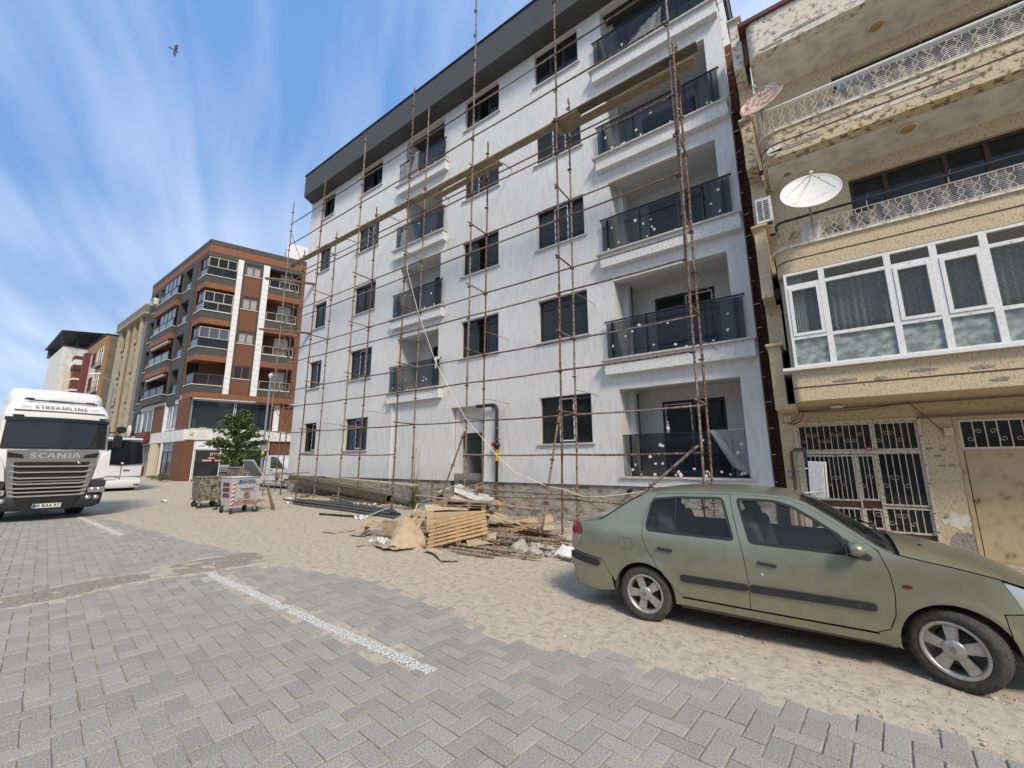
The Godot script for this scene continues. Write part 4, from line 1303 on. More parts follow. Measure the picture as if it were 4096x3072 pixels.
func build_cream_block() -> void:
	var CZ := FZ
	var X0 := -0.60
	var X1 := 8.0
	var ZB := -9.3
	var B := wthing("old_apartment_house", "old cream stuccoed house with peeling rounded balconies and barred ground floor", "building", V(3.0, 0.0, CZ))
	# ground floor wall with the barred entrance and the garage
	var g := MB.new()
	g.wall(X0, X1, -0.2, 2.83, CZ, [Rect2(-0.30, 0.05, 1.82, 2.42), Rect2(2.04, 0.05, 2.5, 2.40)], 0.25)
	part("ground_floor_wall", g, "cream_stucco", B)
	var sh := MB.new()
	sh.b2(X0, X0 + 0.2, -0.2, 12.3, CZ - 0.252, CZ - 9.0)
	sh.b2(X1 - 0.2, X1, -0.2, 12.3, CZ - 0.252, CZ - 9.0)
	sh.b2(X0, X1, -0.2, 12.3, CZ - 9.0, CZ - 9.3)
	part("side_wall", sh, "mortar_grey", B)
	for k in 2:
		var fl := MB.new()
		fl.b2(X0 + 0.2, X1 - 0.2, 2.6, 2.8, CZ - 0.255, CZ - 9.0)
		fl.b2(X0 + 0.2, X1 - 0.2, [5.36, 7.9][k], [5.6, 8.1][k], CZ - 0.255, CZ - 9.0)
		part("floor_slab", fl, "room_floor", B)
	var iw := MB.new()
	iw.b2(X0 + 0.2, X1 - 0.2, -0.1, 12.0, CZ - 3.0, CZ - 3.15)
	part("partition", iw, "room_wall", B)
	# first floor: oriel with white windows
	var bm := MB.new()
	band(bm, -0.24, X1, ZB, CZ, 2.83, 3.40, 0.12)
	part("balcony_band", bm, "cream_stucco", B)
	var gr := MB.new()
	band(gr, -0.243, X1, ZB + 0.003, CZ, 3.065, 3.09, 0.12)
	part("band_groove", gr, "groove", B)
	var si := MB.new()
	si.b2(-0.36, X1, 3.402, 3.455, ZB + 0.10, CZ)
	part("window_ledge", si, "pvc_white", B)
	var ck := MB.new()
	ck.b2(-0.24, -0.17, 3.46, 5.34, ZB - 0.35, CZ + 0.002)
	ck.b2(-0.17, X1, 3.46, 5.34, CZ - 0.002, CZ - 0.2)
	part("oriel_wall", ck, "cream_pale", B)
	var mull := [-0.17, 0.42, 1.345, 1.92, 2.495, 3.07, 3.65, 4.6]
	for i in mull.size() - 1:
		var a: float = mull[i]
		var b: float = mull[i + 1]
		var f := MB.new()
		f.ring(a, b, 3.46, 5.33, 0.045, ZB - 0.09, ZB)
		f.b2(a + 0.045, b - 0.045, 4.0, 4.06, ZB - 0.085, ZB - 0.004)
		f.b2(a + 0.045, b - 0.045, 5.03, 5.09, ZB - 0.085, ZB - 0.004)
		var o := part("window", f, "pvc_white", B)
		var opening := i in [0, 2, 3, 5]
		if opening:
			var s := MB.new()
			s.ring(a + 0.05, b - 0.05, 4.065, 5.025, 0.055, ZB - 0.05, ZB + 0.012)
			obj("sash", s, "pvc_white", o)
		for q in [[3.505, 4.0, "frosted"], [4.06, 5.03, "pane_green"], [5.09, 5.285, "pane_green"]]:
			var p := MB.new()
			p.b2(a + 0.045, b - 0.045, q[0], q[1], ZB - 0.05, ZB - 0.044)
			obj("pane", p, q[2], o)
		for yy in [4.03, 5.06, 3.485]:
			var dk := MB.new()
			dk.b2((a + b) / 2 - 0.015, (a + b) / 2 + 0.015, yy - 0.007, yy + 0.007, ZB - 0.003, ZB + 0.006)
			obj("drain_cap", dk, "pvc_white", o)
		# lace curtain behind, with its scroll motif
		var cu := MB.new()
		var n := int((b - a) * 60)
		cu.sm(1)
		for k in n:
			var u0 := a + 0.03 + (b - a - 0.06) * k / n
			var u1 := a + 0.03 + (b - a - 0.06) * (k + 1) / n
			var z0 := ZB - 0.20 + 0.022 * sin(u0 * 62.0) + 0.012 * sin(u0 * 23.0)
			var z1 := ZB - 0.20 + 0.022 * sin(u1 * 62.0) + 0.012 * sin(u1 * 23.0)
			cu.quad(V(u0, 3.5, z0), V(u1, 3.5, z1), V(u1, 5.06, z1), V(u0, 5.06, z0))
		obj("lace_curtain", cu, "lace", o)
		var mo := MB.new()
		var cx := a + 0.12
		var col := 0
		while cx < b - 0.1:
			var cy := 4.1 + (0.08 if col % 2 else 0.0)
			while cy < 5.0:
				var pts := []
				for k in 9:
					var t := k / 8.0
					pts.append(V(cx + 0.03 * sin(t * TAU * 0.8), cy + 0.13 * t, ZB - 0.165))
				mo.path(pts, 0.0035, 4)
				mo.lathe([Vector2(0.0, -0.008), Vector2(0.011, 0.0), Vector2(0.0, 0.008)], Transform3D(Basis(), V(cx + 0.022, cy + 0.14, ZB - 0.163)), 6)
				cy += 0.19
			cx += 0.135
			col += 1
		obj("lace_motif", mo, "lace_motif", o)
		if i == 0:
			var dr := MB.new()
			dr.sm(1)
			for k in 24:
				var u0 := a + 0.05 + 0.26 * k / 24.0
				var u1 := a + 0.05 + 0.26 * (k + 1) / 24.0
				dr.quad(V(u0, 3.5, ZB - 0.14 + 0.02 * sin(u0 * 150.0)), V(u1, 3.5, ZB - 0.14 + 0.02 * sin(u1 * 150.0)), V(u1 - 0.02, 5.28, ZB - 0.14 + 0.02 * sin(u1 * 150.0)), V(u0 - 0.02, 5.28, ZB - 0.14 + 0.02 * sin(u0 * 150.0)))
			obj("drape", dr, "curtain", o)
	# second floor balcony
	var b2 := MB.new()
	band(b2, -0.26, X1, ZB, CZ, 5.34, 5.84, 0.30)
	part("balcony_band", b2, "cream_stucco", B)
	var g2 := MB.new()
	band(g2, -0.263, X1, ZB + 0.003, CZ, 5.585, 5.61, 0.30)
	part("band_groove", g2, "groove", B)
	var l2 := MB.new()
	band(l2, -0.30, X1, ZB + 0.04, CZ, 5.842, 5.885, 0.30)
	part("balcony_coping", l2, "cream_wash", B)
	var w2 := MB.new()
	w2.wall(X0, X1, 5.86, 7.87, CZ, [Rect2(1.15, 6.0, 3.6, 1.56)], 0.2)
	part("back_wall", w2, "cream_pale", B)
	window(B, 1.15, 4.75, 6.0, 7.56, CZ - 0.08, [0.16, 0.24, 0.15, 0.25, 0.2], "wood_brown", "pane_dim", -1, -1, 0.07, "")
	for q in [[1.24, 1.72], [1.80, 2.55]]:
		var c := MB.new()
		c.sm(1)
		for k in 30:
			var u0: float = q[0] + (q[1] - q[0]) * k / 30.0
			var u1: float = q[0] + (q[1] - q[0]) * (k + 1) / 30.0
			c.quad(V(u0, 6.05, CZ - 0.2 + 0.02 * sin(u0 * 70.0)), V(u1, 6.05, CZ - 0.2 + 0.02 * sin(u1 * 70.0)), V(u1, 7.5, CZ - 0.2 + 0.02 * sin(u1 * 70.0)), V(u0, 7.5, CZ - 0.2 + 0.02 * sin(u0 * 70.0)))
		part("net_curtain", c, "lace", B)
	railing(B, -0.18, X1, 5.90, 6.28, ZB + 0.0, "frame_dark", 6.43, 0.026)
	# third floor balcony
	var b3 := MB.new()
	band(b3, -0.28, X1, ZB, CZ, 7.87, 8.45, 0.34)
	part("balcony_band", b3, "cream_worn", B)
	var g3 := MB.new()
	band(g3, -0.283, X1, ZB + 0.003, CZ, 8.165, 8.195, 0.34)
	part("band_groove", g3, "groove", B)
	var l3 := MB.new()
	band(l3, -0.31, X1, ZB + 0.035, CZ, 8.452, 8.50, 0.34)
	part("balcony_coping", l3, "cream_wash", B)
	var s3 := MB.new()
	s3.b2(-0.2, X1, 7.855, 7.868, ZB - 0.25, CZ + 0.002)
	part("soffit", s3, "soffit_white", B)
	var w3 := MB.new()
	w3.wall(X0, X1, 8.47, 10.45, CZ, [Rect2(1.16, 8.6, 3.8, 1.52)], 0.2)
	part("back_wall", w3, "cream_pale", B)
	window(B, 1.16, 4.96, 8.6, 10.12, CZ - 0.08, [0.22, 0.28, 0.25, 0.25], "wood_brown", "pane_dim", -1, -1, 0.07, "")
	railing(B, -0.19, X1, 8.52, 8.94, ZB + 0.0, "pvc_white", 9.0, 0.035)
	# roof edge
	var b4 := MB.new()
	band(b4, -0.26, X1, ZB, CZ, 10.45, 11.32, 0.16)
	part("roof_band", b4, "cream_wash", B)
	var s4 := MB.new()
	s4.b2(-0.2, X1, 10.436, 10.448, ZB - 0.2, CZ + 0.002)
	part("soffit", s4, "soffit_white", B)
	var gu := MB.new()
	gu.b2(-0.4, X1, 11.325, 11.42, ZB + 0.06, CZ)
	part("roof_edge", gu, "red_brown", B)
	var dr := MB.new()
	dr.b2(-0.35, -0.27, 10.6, 11.4, ZB - 0.25, ZB - 0.33)
	part("gutter_outlet", dr, "red_brown", B)
	# wing walls on the left of every storey
	for q in [[2.80, 4.00, -9.62, "cream_stucco"], [5.05, 6.60, -9.62, "cream_stucco"], [8.05, 9.22, -9.62, "cream_worn"], [10.62, 11.92, -9.62, "cream_wash"]]:
		var m := MB.new()
		m.b2(X0 + 0.02, -0.37, q[0], q[1], q[2], CZ)
		var o := part("wing_wall", m, q[3], B)
		var c := MB.new()
		c.rbox(V(-0.475, q[1] + 0.028, (q[2] + CZ) / 2 + 0.03), V(0.30, 0.055, absf(q[2] - CZ) + 0.1), 0.015)
		obj("cap", c, q[3], o)
	for y in [[4.05, 5.05], [6.65, 8.05], [9.27, 10.62], [10.63, 11.32]]:
		var lk := MB.new()
		lk.b2(X0 + 0.02, -0.30, y[0], y[1], CZ + 0.25, CZ + 0.002)
		part("corner_wall", lk, "cream_pale", B)
	var ls := MB.new()
	ls.b2(X0 + 0.02, -0.24, 2.74, 2.828, -9.64, CZ + 0.001)
	part("soffit_strip", ls, "cream_stucco", B)
	# flaking plaster standing off the bands
	var k := 0
	for q in [[0.35, 8.02, 1.1, 0.10], [1.6, 8.10, 1.5, 0.09], [2.5, 8.03, 1.0, 0.12], [-0.02, 8.05, 0.32, 0.26], [0.9, 8.33, 0.9, 0.08], [2.1, 8.36, 1.2, 0.08], [0.7, 10.62, 1.3, 0.10], [1.9, 10.6, 1.2, 0.08], [0.15, 10.53, 0.5, 0.08], [0.55, 3.15, 0.42, 0.06], [1.55, 3.2, 0.38, 0.06], [2.2, 3.16, 0.3, 0.07], [2.35, 2.95, 0.25, 0.08], [1.0, 3.13, 0.2, 0.07]]:
		var m := MB.new()
		flake(m, V(q[0], q[1], ZB + 0.001), q[2], q[3], 0.007, 300 + k)
		part("loose_plaster", m, "mortar_grey" if k % 2 == 0 or q[1] < 4.0 else "cream_wash", B)
		k += 1
	for q in [[1.83, 0.33, 0.42, 0.5], [1.75, 1.65, 0.12, 0.05], [1.87, 1.66, 0.1, 0.06], [1.62, 1.95, 0.13, 0.05], [1.80, 1.93, 0.12, 0.06], [1.72, 1.82, 0.14, 0.05]]:
		var m := MB.new()
		flake(m, V(q[0], q[1], CZ + 0.001), q[2], q[3], 0.006, 340 + k)
		part("bare_patch", m, "mortar_grey", B)
		k += 1
	var wp := MB.new()
	flake(wp, V(1.80, 0.72, CZ + 0.001), 0.42, 0.34, 0.004, 391)
	part("bare_patch", wp, "cream_wash", B)
	# ceiling lamps under the slabs
	for q in [[1.92, 10.436, -9.98], [2.03, 7.855, -9.8]]:
		var r := MB.new()
		r.lathe([Vector2(0.0, 0.0), Vector2(0.135, 0.0), Vector2(0.15, -0.02), Vector2(0.13, -0.04), Vector2(0.11, -0.035)], Transform3D(Basis(), V(q[0], q[1], q[2])), 22)
		var o := part("ceiling_lamp", r, "cream_wash", B)
		var d := MB.new()
		d.lathe([Vector2(0.112, -0.03), Vector2(0.1, -0.055), Vector2(0.06, -0.072), Vector2(0.0, -0.078)], Transform3D(Basis(), V(q[0], q[1], q[2])), 22)
		obj("lamp_glass", d, "lamp_amber", o)
	var hole := MB.new()
	flake(hole, V(0, 0, 0), 0.2, 0.16, 0.004, 7)
	var ho := part("bare_patch", hole, "mortar_grey", B)
	ho.transform = Transform3D(Basis(V(1, 0, 0), V(0, 0, 1), V(0, -1, 0)), V(0.13, 7.851, -10.02) - B.position)
	# barred entrance: three lights over a door, a narrow side light and a fixed light
	var zf := CZ - 0.04
	grille(B, -0.30, 0.885, 1.93, 2.465, zf, 10, 2.19, "iron_white", 0.9)
	grille(B, 0.89, 1.52, 1.93, 2.465, zf, 5, 2.19, "iron_white", 1.0)
	grille(B, -0.24, 0.555, 0.98, 1.86, zf, 9, 1.35, "iron_white", 0.9)
	grille(B, 0.585, 0.855, 1.0, 1.86, zf, 2, 1.36, "iron_white", 1.2)
	grille(B, 0.885, 1.52, 0.92, 1.90, zf, 5, 1.36, "iron_white", 1.1)
	grille(B, 0.885, 1.52, 0.44, 0.90, zf, 5, 0.68, "iron_white", 1.0)
	grille(B, 0.585, 0.855, 0.48, 0.86, zf, 1, 0.67, "iron_white", 1.2)
	grille(B, -0.24, 0.555, 0.42, 0.86, zf, 8, -1.0, "iron_white", 1.0)
	var fr := MB.new()
	fr.b2(-0.30, 1.52, 1.875, 1.928, zf - 0.03, zf + 0.025)
	fr.b2(0.857, 0.884, 0.1, 1.874, zf - 0.03, zf + 0.03)
	fr.b2(0.556, 0.584, 0.1, 1.874, zf - 0.03, zf + 0.03)
	fr.b2(-0.30, -0.242, 0.1, 1.874, zf - 0.03, zf + 0.03)
	fr.b2(-0.36, -0.302, 0.06, 2.5, zf - 0.03, zf + 0.06)
	fr.b2(1.522, 1.57, 0.06, 2.5, zf - 0.03, zf + 0.06)
	fr.b2(-0.302, 1.522, 2.467, 2.52, zf - 0.03, zf + 0.06)
	part("door_frame", fr, "iron_white", B)
	for q in [[-0.24, 0.555, 0.865, 0.975], [0.586, 0.855, 0.865, 0.995], [0.886, 1.52, 0.07, 0.435], [0.586, 0.855, 0.07, 0.475], [-0.24, 0.555, 0.07, 0.415]]:
		var m := MB.new()
		m.b2(q[0], q[1], q[2], q[3], zf - 0.025, zf - 0.005)
		if q[3] - q[2] > 0.3 and q[1] - q[0] > 0.5:
			m.tri(V(q[0] + 0.02, q[2] + 0.02, zf - 0.004), V(q[1] - 0.02, q[2] + 0.02, zf - 0.004), V((q[0] + q[1]) / 2, (q[2] + q[3]) / 2, zf + 0.02))
			m.tri(V(q[1] - 0.02, q[3] - 0.02, zf - 0.004), V(q[0] + 0.02, q[3] - 0.02, zf - 0.004), V((q[0] + q[1]) / 2, (q[2] + q[3]) / 2, zf + 0.02))
			m.tri(V(q[1] - 0.02, q[2] + 0.02, zf - 0.004), V(q[1] - 0.02, q[3] - 0.02, zf - 0.004), V((q[0] + q[1]) / 2, (q[2] + q[3]) / 2, zf + 0.02))
			m.tri(V(q[0] + 0.02, q[3] - 0.02, zf - 0.004), V(q[0] + 0.02, q[2] + 0.02, zf - 0.004), V((q[0] + q[1]) / 2, (q[2] + q[3]) / 2, zf + 0.02))
		part("kick_panel", m, "iron_maroon", B)
	var np := MB.new()
	np.b2(0.745, 0.835, 1.925, 1.99, zf + 0.028, zf + 0.032)
	var plate := part("house_number", np, "red_plate", B)
	text("27", 0.045, "plate_white", plate, Transform3D(Basis(), V(0.79, 1.957, zf + 0.0345)), "lettering", 0.3, 0.002)
	# garage: barred fanlight over beige sheet doors
	grille(B, 2.04, 4.54, 1.93, 2.44, zf, 16, 2.17, "iron_cream", 1.0)
	var gd := MB.new()
	gd.ring(2.06, 3.29, 0.07, 1.9, 0.06, zf - 0.03, zf + 0.012)
	gd.b2(2.12, 3.23, 0.13, 1.84, zf - 0.02, zf)
	part("garage_leaf", gd, "door_beige", B)
	var gd2 := MB.new()
	gd2.ring(3.295, 4.52, 0.07, 1.9, 0.06, zf - 0.03, zf + 0.012)
	gd2.b2(3.355, 4.46, 0.13, 1.84, zf - 0.02, zf)
	part("garage_leaf", gd2, "door_beige", B)
	var gf := MB.new()
	gf.b2(1.98, 2.038, 0.05, 2.5, zf - 0.02, zf + 0.055)
	gf.b2(2.04, 4.54, 2.445, 2.5, zf - 0.02, zf + 0.055)
	gf.b2(2.04, 4.54, 1.902, 1.928, zf - 0.03, zf + 0.02)
	part("garage_frame", gf, "door_beige", B)
	var stp := MB.new()
	stp.rbox(V(2.5, 0.0, CZ + 0.42), V(6.4, 0.16, 0.84), 0.02)
	part("doorstep", stp, "concrete", B)

func stripe_cloth(called: String, label: String, x0: float, x1: float, y0: float, y1: float, z: float, m: String, m2: String, tilt: float, sd: int) -> void:
	# pleated awning cloth tied behind a railing: alternate bands of woven colour
	var t := wthing(called, label, "cloth", V((x0 + x1) / 2, y0, z))
	var n := 22
	for part_i in 2:
		var mb := MB.new()
		mb.sm(1)
		var cols := int((x1 - x0) * 26)
		for r in n:
			if r % 2 != part_i: continue
			for c in cols:
				var p := []
				for q in [[c, r], [c + 1, r], [c + 1, r + 1], [c, r + 1]]:
					var u := float(q[0]) / cols
					var v := float(q[1]) / n
					var x := x0 + (x1 - x0) * u
					var wave := 0.018 * sin(x * 19.0 + v * 2.0 + sd) + 0.01 * sin(x * 47.0 + sd)
					var sagy := 0.012 * sin(x * 19.0 + 1.0)
					var left := 0.10 * (1.0 - v) * (1.0 - u) if u < 0.12 else 0.0
					p.append(V(x + left, lerpf(y0, y1, v) + sagy * v - (0.20 * (v * (0.12 - u) / 0.12) if u < 0.12 else 0.0), z + wave))
				mb.quad(p[0], p[1], p[2], p[3])
		part("stripe", mb, m if part_i == 0 else m2, t)

func build_cream_things() -> void:
	var ZB := -9.3
	stripe_cloth("awning_cloth", "navy and cream striped cloth tied behind the upper white railing", 0.74, 8.0, 8.53, 8.96, ZB - 0.07, "stripe_navy", "stripe_cream", 0, 1)
	stripe_cloth("awning_cloth", "blue and tan striped cloth tied behind the lower dark railing", 0.56, 8.0, 5.91, 6.30, ZB - 0.07, "stripe_blue", "stripe_tan", 0, 4)
	# white towel and a small red rack by the lower railing
	var tw := MB.new()
	sheet(tw, V(0.22, 6.30, ZB - 0.12), V(0.58, 6.33, ZB - 0.10), V(0.54, 5.93, ZB - 0.13), V(0.2, 5.93, ZB - 0.13), 16, 10, 0.02, 3.0, 9)
	tag(obj("towel", tw, "cloth_white"), "white cloth hanging behind the rail under the white dish", "cloth")
	var rk := MB.new()
	for i in 4:
		rk.tube(V(-0.02 + i * 0.02, 6.12 + i * 0.035, ZB - 0.2), V(0.42, 6.16 + i * 0.05, ZB - 0.25), 0.007, 5)
	rk.tube(V(0.0, 6.1, ZB - 0.2), V(0.12, 6.3, ZB - 0.25), 0.007, 5)
	tag(obj("drying_rack", rk, "red_brown"), "small red drying rack behind the curved railing end", "drying rack")
	# dishes
	dish("satellite_dish", "rust stained satellite dish on the upper balcony of the cream house", V(-0.12, 9.1, -9.12), 0.40, V(-0.25, 0.42, 0.87), "dish_rust", V(-0.16, 8.55, -9.27))
	dish("satellite_dish", "big white satellite dish on the lower balcony of the cream house", V(0.42, 6.72, -9.12), 0.47, V(0.1, 0.42, 0.9), "dish_white", V(0.40, 5.95, -9.26))
	# air conditioner on the wing wall
	var ac := wthing("air_conditioner", "cream outdoor air conditioner standing on the wing wall of the old house", "air conditioner", V(-0.38, 6.66, -9.95))
	var b := MB.new()
	b.rbox(V(-0.36, 6.97, -9.95), V(0.30, 0.58, 0.74), 0.02)
	part("casing", b, "ac_white", ac)
	for c in 2:
		for r in 11:
			var m := MB.new()
			m.rbox(V(-0.42 + c * 0.115, 6.76 + r * 0.041, -9.578), V(0.095, 0.02, 0.012), 0.006)
			part("vent_slot", m, "frame_black", ac)
	var fin := MB.new()
	for i in 22:
		fin.b2(-0.518, -0.511, 6.72, 7.22, -9.62 - i * 0.031, -9.628 - i * 0.031)
	part("condenser_fins", fin, "cable_grey", ac)
	var ft := MB.new()
	ft.b2(-0.5, -0.22, 6.655, 6.68, -9.62, -9.68)
	ft.b2(-0.5, -0.22, 6.655, 6.68, -10.2, -10.26)
	part("foot", ft, "frame_black", ac)
	# meter cabinet on a dark post before the entrance
	var cb := wthing("meter_cabinet", "white sheet metal meter cabinet tied to a dark post before the barred door", "cabinet", V(-0.1, 0.0, -9.3))
	var po := MB.new()
	po.b2(-0.22, -0.165, 0.0, 1.98, -9.34, -9.29)
	part("post", po, "frame_dark", cb)
	var ca := MB.new()
	var tb := Basis(Vector3.BACK, -0.05) * Basis(Vector3.UP, -0.35)
	ca.rbox(V(-0.05, 1.42, -9.26), V(0.24, 0.62, 0.14), 0.012, tb)
	part("casing", ca, "white_sheet", cb)
	var lid := MB.new()
	lid.rbox(V(0.035, 1.42, -9.18), V(0.05, 0.60, 0.03), 0.008, tb)
	part("edge", lid, "metal_grey", cb)
	var tie := MB.new()
	tie.path([V(-0.24, 1.19, -9.27), V(-0.1, 1.20, -9.17), V(0.06, 1.23, -9.16)], 0.007, 5)
	tie.b2(-0.22, -0.13, 1.6, 1.62, -9.28, -9.24)
	part("strap", tie, "rope", cb)
	var lg := MB.new()
	lg.tube(V(-0.1, 1.06, -9.25), V(0.02, 0.8, -9.3), 0.012, 6)
	lg.tube(V(-0.05, 1.06, -9.25), V(-0.14, 0.82, -9.28), 0.012, 6)
	part("bracket", lg, "pipe_rust", cb)
	# pipe by the entrance, bell panel, boxes, lamp and hanging cables
	var pp := MB.new()
	pp.path([V(-0.26, 1.97, FZ + 0.1), V(-0.38, 1.97, FZ + 0.1), V(-0.44, 1.93, FZ + 0.1), V(-0.45, 1.8, FZ + 0.1), V(-0.45, 0.1, FZ + 0.1)], 0.03, 8)
	tag(obj("gas_riser", pp, "pipe_rust"), "brown gas riser bent at the top beside the barred door", "pipe")
	var bell := wthing("doorbell_panel", "small doorbell panel with rows of buttons beside the barred door", "doorbell", V(-0.5, 1.46, FZ + 0.01))
	var bp := MB.new()
	bp.rbox(V(-0.515, 1.46, FZ + 0.012), V(0.09, 0.16, 0.02), 0.006)
	part("plate", bp, "metal_grey", bell)
	for r in 4:
		for c in 3:
			var q := MB.new()
			q.b2(-0.545 + c * 0.023, -0.531 + c * 0.023, 1.41 + r * 0.027, 1.426 + r * 0.027, FZ + 0.022, FZ + 0.027)
			part("button", q, "pvc_white", bell)
	for q in [[V(-0.44, 2.6, FZ + 0.04), "small junction box among loose cables at the house corner"], [V(1.90, 2.24, FZ + 0.04), "cream junction box on the pier beside the garage"]]:
		var m := MB.new()
		m.rbox(q[0], V(0.12, 0.14, 0.08), 0.01)
		tag(obj("junction_box", m, "cream_pale"), q[1], "junction box")
	var ll := MB.new()
	ll.rbox(V(0.40, 2.79, FZ + 0.22), V(0.22, 0.07, 0.12), 0.03)
	tag(obj("porch_lamp", ll, "cream_wash"), "oval porch lamp under the soffit of the old house", "lamp")
	var cc := 0
	for q in [[V(-0.5, 2.78, FZ + 0.06), V(0.5, 2.64, FZ + 0.1), V(1.45, 2.80, FZ + 0.06)], [V(1.45, 2.80, FZ + 0.06), V(1.62, 2.55, FZ + 0.05), V(1.88, 2.2, FZ + 0.05)], [V(-0.55, 2.55, FZ + 0.06), V(-0.3, 2.45, FZ + 0.08), V(-0.2, 2.76, FZ + 0.06)], [V(-0.45, 2.53, FZ + 0.08), V(-0.22, 2.4, FZ + 0.12), V(-0.15, 2.74, FZ + 0.1)]]:
		var m := MB.new()
		var pts := []
		for k in 13:
			var t := k / 12.0
			pts.append(q[0] * (1 - t) * (1 - t) + q[1] * 2 * t * (1 - t) + q[2] * t * t)
		m.path(pts, 0.0075, 5)
		tag(obj("cable", m, "cable"), ["long cable sagging over the barred entrance", "cable running down to the box by the garage", "short cable loop at the house corner", "lower cable loop at the house corner"][cc], "cable", "cables over the entrance")
		cc += 1
	var run := MB.new()
	run.path([V(-0.5, 2.75, FZ + 0.05), V(1.5, 2.78, FZ + 0.05), V(4.5, 2.80, FZ + 0.05)], 0.014, 6)
	run.b2(1.56, 4.6, 2.50, 2.54, FZ + 0.07, FZ + 0.01)
	tag(obj("conduit", run, "cable_grey"), "bundled conduit running along the wall over the garage", "conduit")
	# broken cable ends hanging at the wing wall
	var hb := MB.new()
	for i in 3:
		hb.path([V(-0.5, 5.12, -9.6), V(-0.5 + i * 0.015, 4.9, -9.58), V(-0.52 + i * 0.03, 4.7, -9.58), V(-0.45 + i * 0.02, 4.62, -9.57)], 0.005, 4)
	tag(obj("cable_ends", hb, "cable_grey"), "frayed cable ends hanging from the lower wing wall", "cable")

func dish(called: String, label: String, c: Vector3, r: float, aim: Vector3, m: String, foot: Vector3) -> void:
	var t := wthing(called, label, "satellite dish", foot, "satellite dishes")
	var q := Basis(Quaternion(Vector3.UP, aim.normalized()))
	var prof := []
	for k in 11:
		var f := k / 10.0
		prof.append(Vector2(r * f, 0.17 * r * f * f * 1.4))
	prof.append(Vector2(r * 1.02, 0.17 * r * 1.4 + 0.012))
	prof.append(Vector2(r * 1.02, 0.17 * r * 1.4 - 0.012))
	for k in range(10, -1, -1):
		var f := k / 10.0
		prof.append(Vector2(r * f, 0.17 * r * f * f * 1.4 - 0.012))
	var d := MB.new()
	d.lathe(prof, Transform3D(q, c), 36)
	part("reflector", d, m, t)
	var f := c + q * V(0, r * 0.95, 0)
	var a := MB.new()
	a.tube(c + q * V(0, 0, -r * 0.9), f, 0.009, 6)
	a.tube(c + q * V(r * 0.85, 0.06, 0), f, 0.006, 5)
	a.tube(c + q * V(-r * 0.85, 0.06, 0), f, 0.006, 5)
	part("feed_arm", a, "metal_grey", t)
	var l := MB.new()
	l.tube(f, f + (f - c).normalized() * 0.06, 0.028, 10)
	part("receiver", l, "cream_wash", t)
	var p := MB.new()
	p.path([foot, V(foot.x, c.y - 0.1, foot.z), c - q * V(0, 0.02, 0)], 0.018, 8)
	part("mast", p, "metal_grey", t)

# ---------------------------------------------------------------- orange and grey corner block
# everything on a face is written in face coordinates: x along, y up, z out of the face
func face(host: Node3D, x: Transform3D) -> Dictionary:
	return {"h": host, "x": x}

func fpart(f: Dictionary, called: String, mb: MB, m: String, parent = null) -> MeshInstance3D:
	var o := obj(called, mb, m, f.h if parent == null else parent)
	if parent == null: o.transform = f.x
	return o

func fbox(f: Dictionary, called: String, m: String, x0: float, x1: float, y0: float, y1: float, z0: float, z1: float, parent = null) -> MeshInstance3D:
	var b := MB.new()
	b.b2(x0, x1, y0, y1, z0, z1)
	return fpart(f, called, b, m, parent)

func fwindow(f: Dictionary, x0: float, x1: float, y0: float, y1: float, z: float, n: int, fm: String, gm: String, bar := 0.06, mid := -1.0) -> MeshInstance3D:
	var b := MB.new()
	b.ring(x0, x1, y0, y1, bar, z - 0.05, z + 0.02)
	for i in range(1, n):
		var x := x0 + (x1 - x0) * i / n
		b.b2(x - bar * 0.5, x + bar * 0.5, y0 + bar, y1 - bar, z - 0.045, z + 0.018)
	if mid > 0: b.b2(x0 + bar, x1 - bar, mid - bar * 0.4, mid + bar * 0.4, z - 0.044, z + 0.017)
	var o := fpart(f, "window", b, fm)
	for i in n:
		var w := (x1 - x0) / n
		var p := MB.new()
		p.b2(x0 + w * i + bar * 0.5, x0 + w * (i + 1) - bar * 0.5, y0 + bar * 0.5, y1 - bar * 0.5, z - 0.02, z - 0.012)
		obj("pane", p, gm, o)
	return o

# boards laid one over another, each a piece of its own
func boards(f: Dictionary, x0: float, x1: float, y0: float, y1: float, z: float, m: String, h := 0.155) -> void:
	var n := maxi(1, int(round((y1 - y0) / h)))
	var e := (y1 - y0) / n
	var mb := MB.new()
	mb.b2(-0.5, 0.5, 0.006, e - 0.006, -0.02, 0.0)
	var mesh := mb.done()
	for i in n:
		var o := obj("board", mesh, m, f.h)
		o.transform = f.x * Transform3D(Basis.from_scale(V(x1 - x0, 1, 1)), V((x0 + x1) / 2, y0 + e * i, z + (0.0015 if i % 2 else 0.0)))

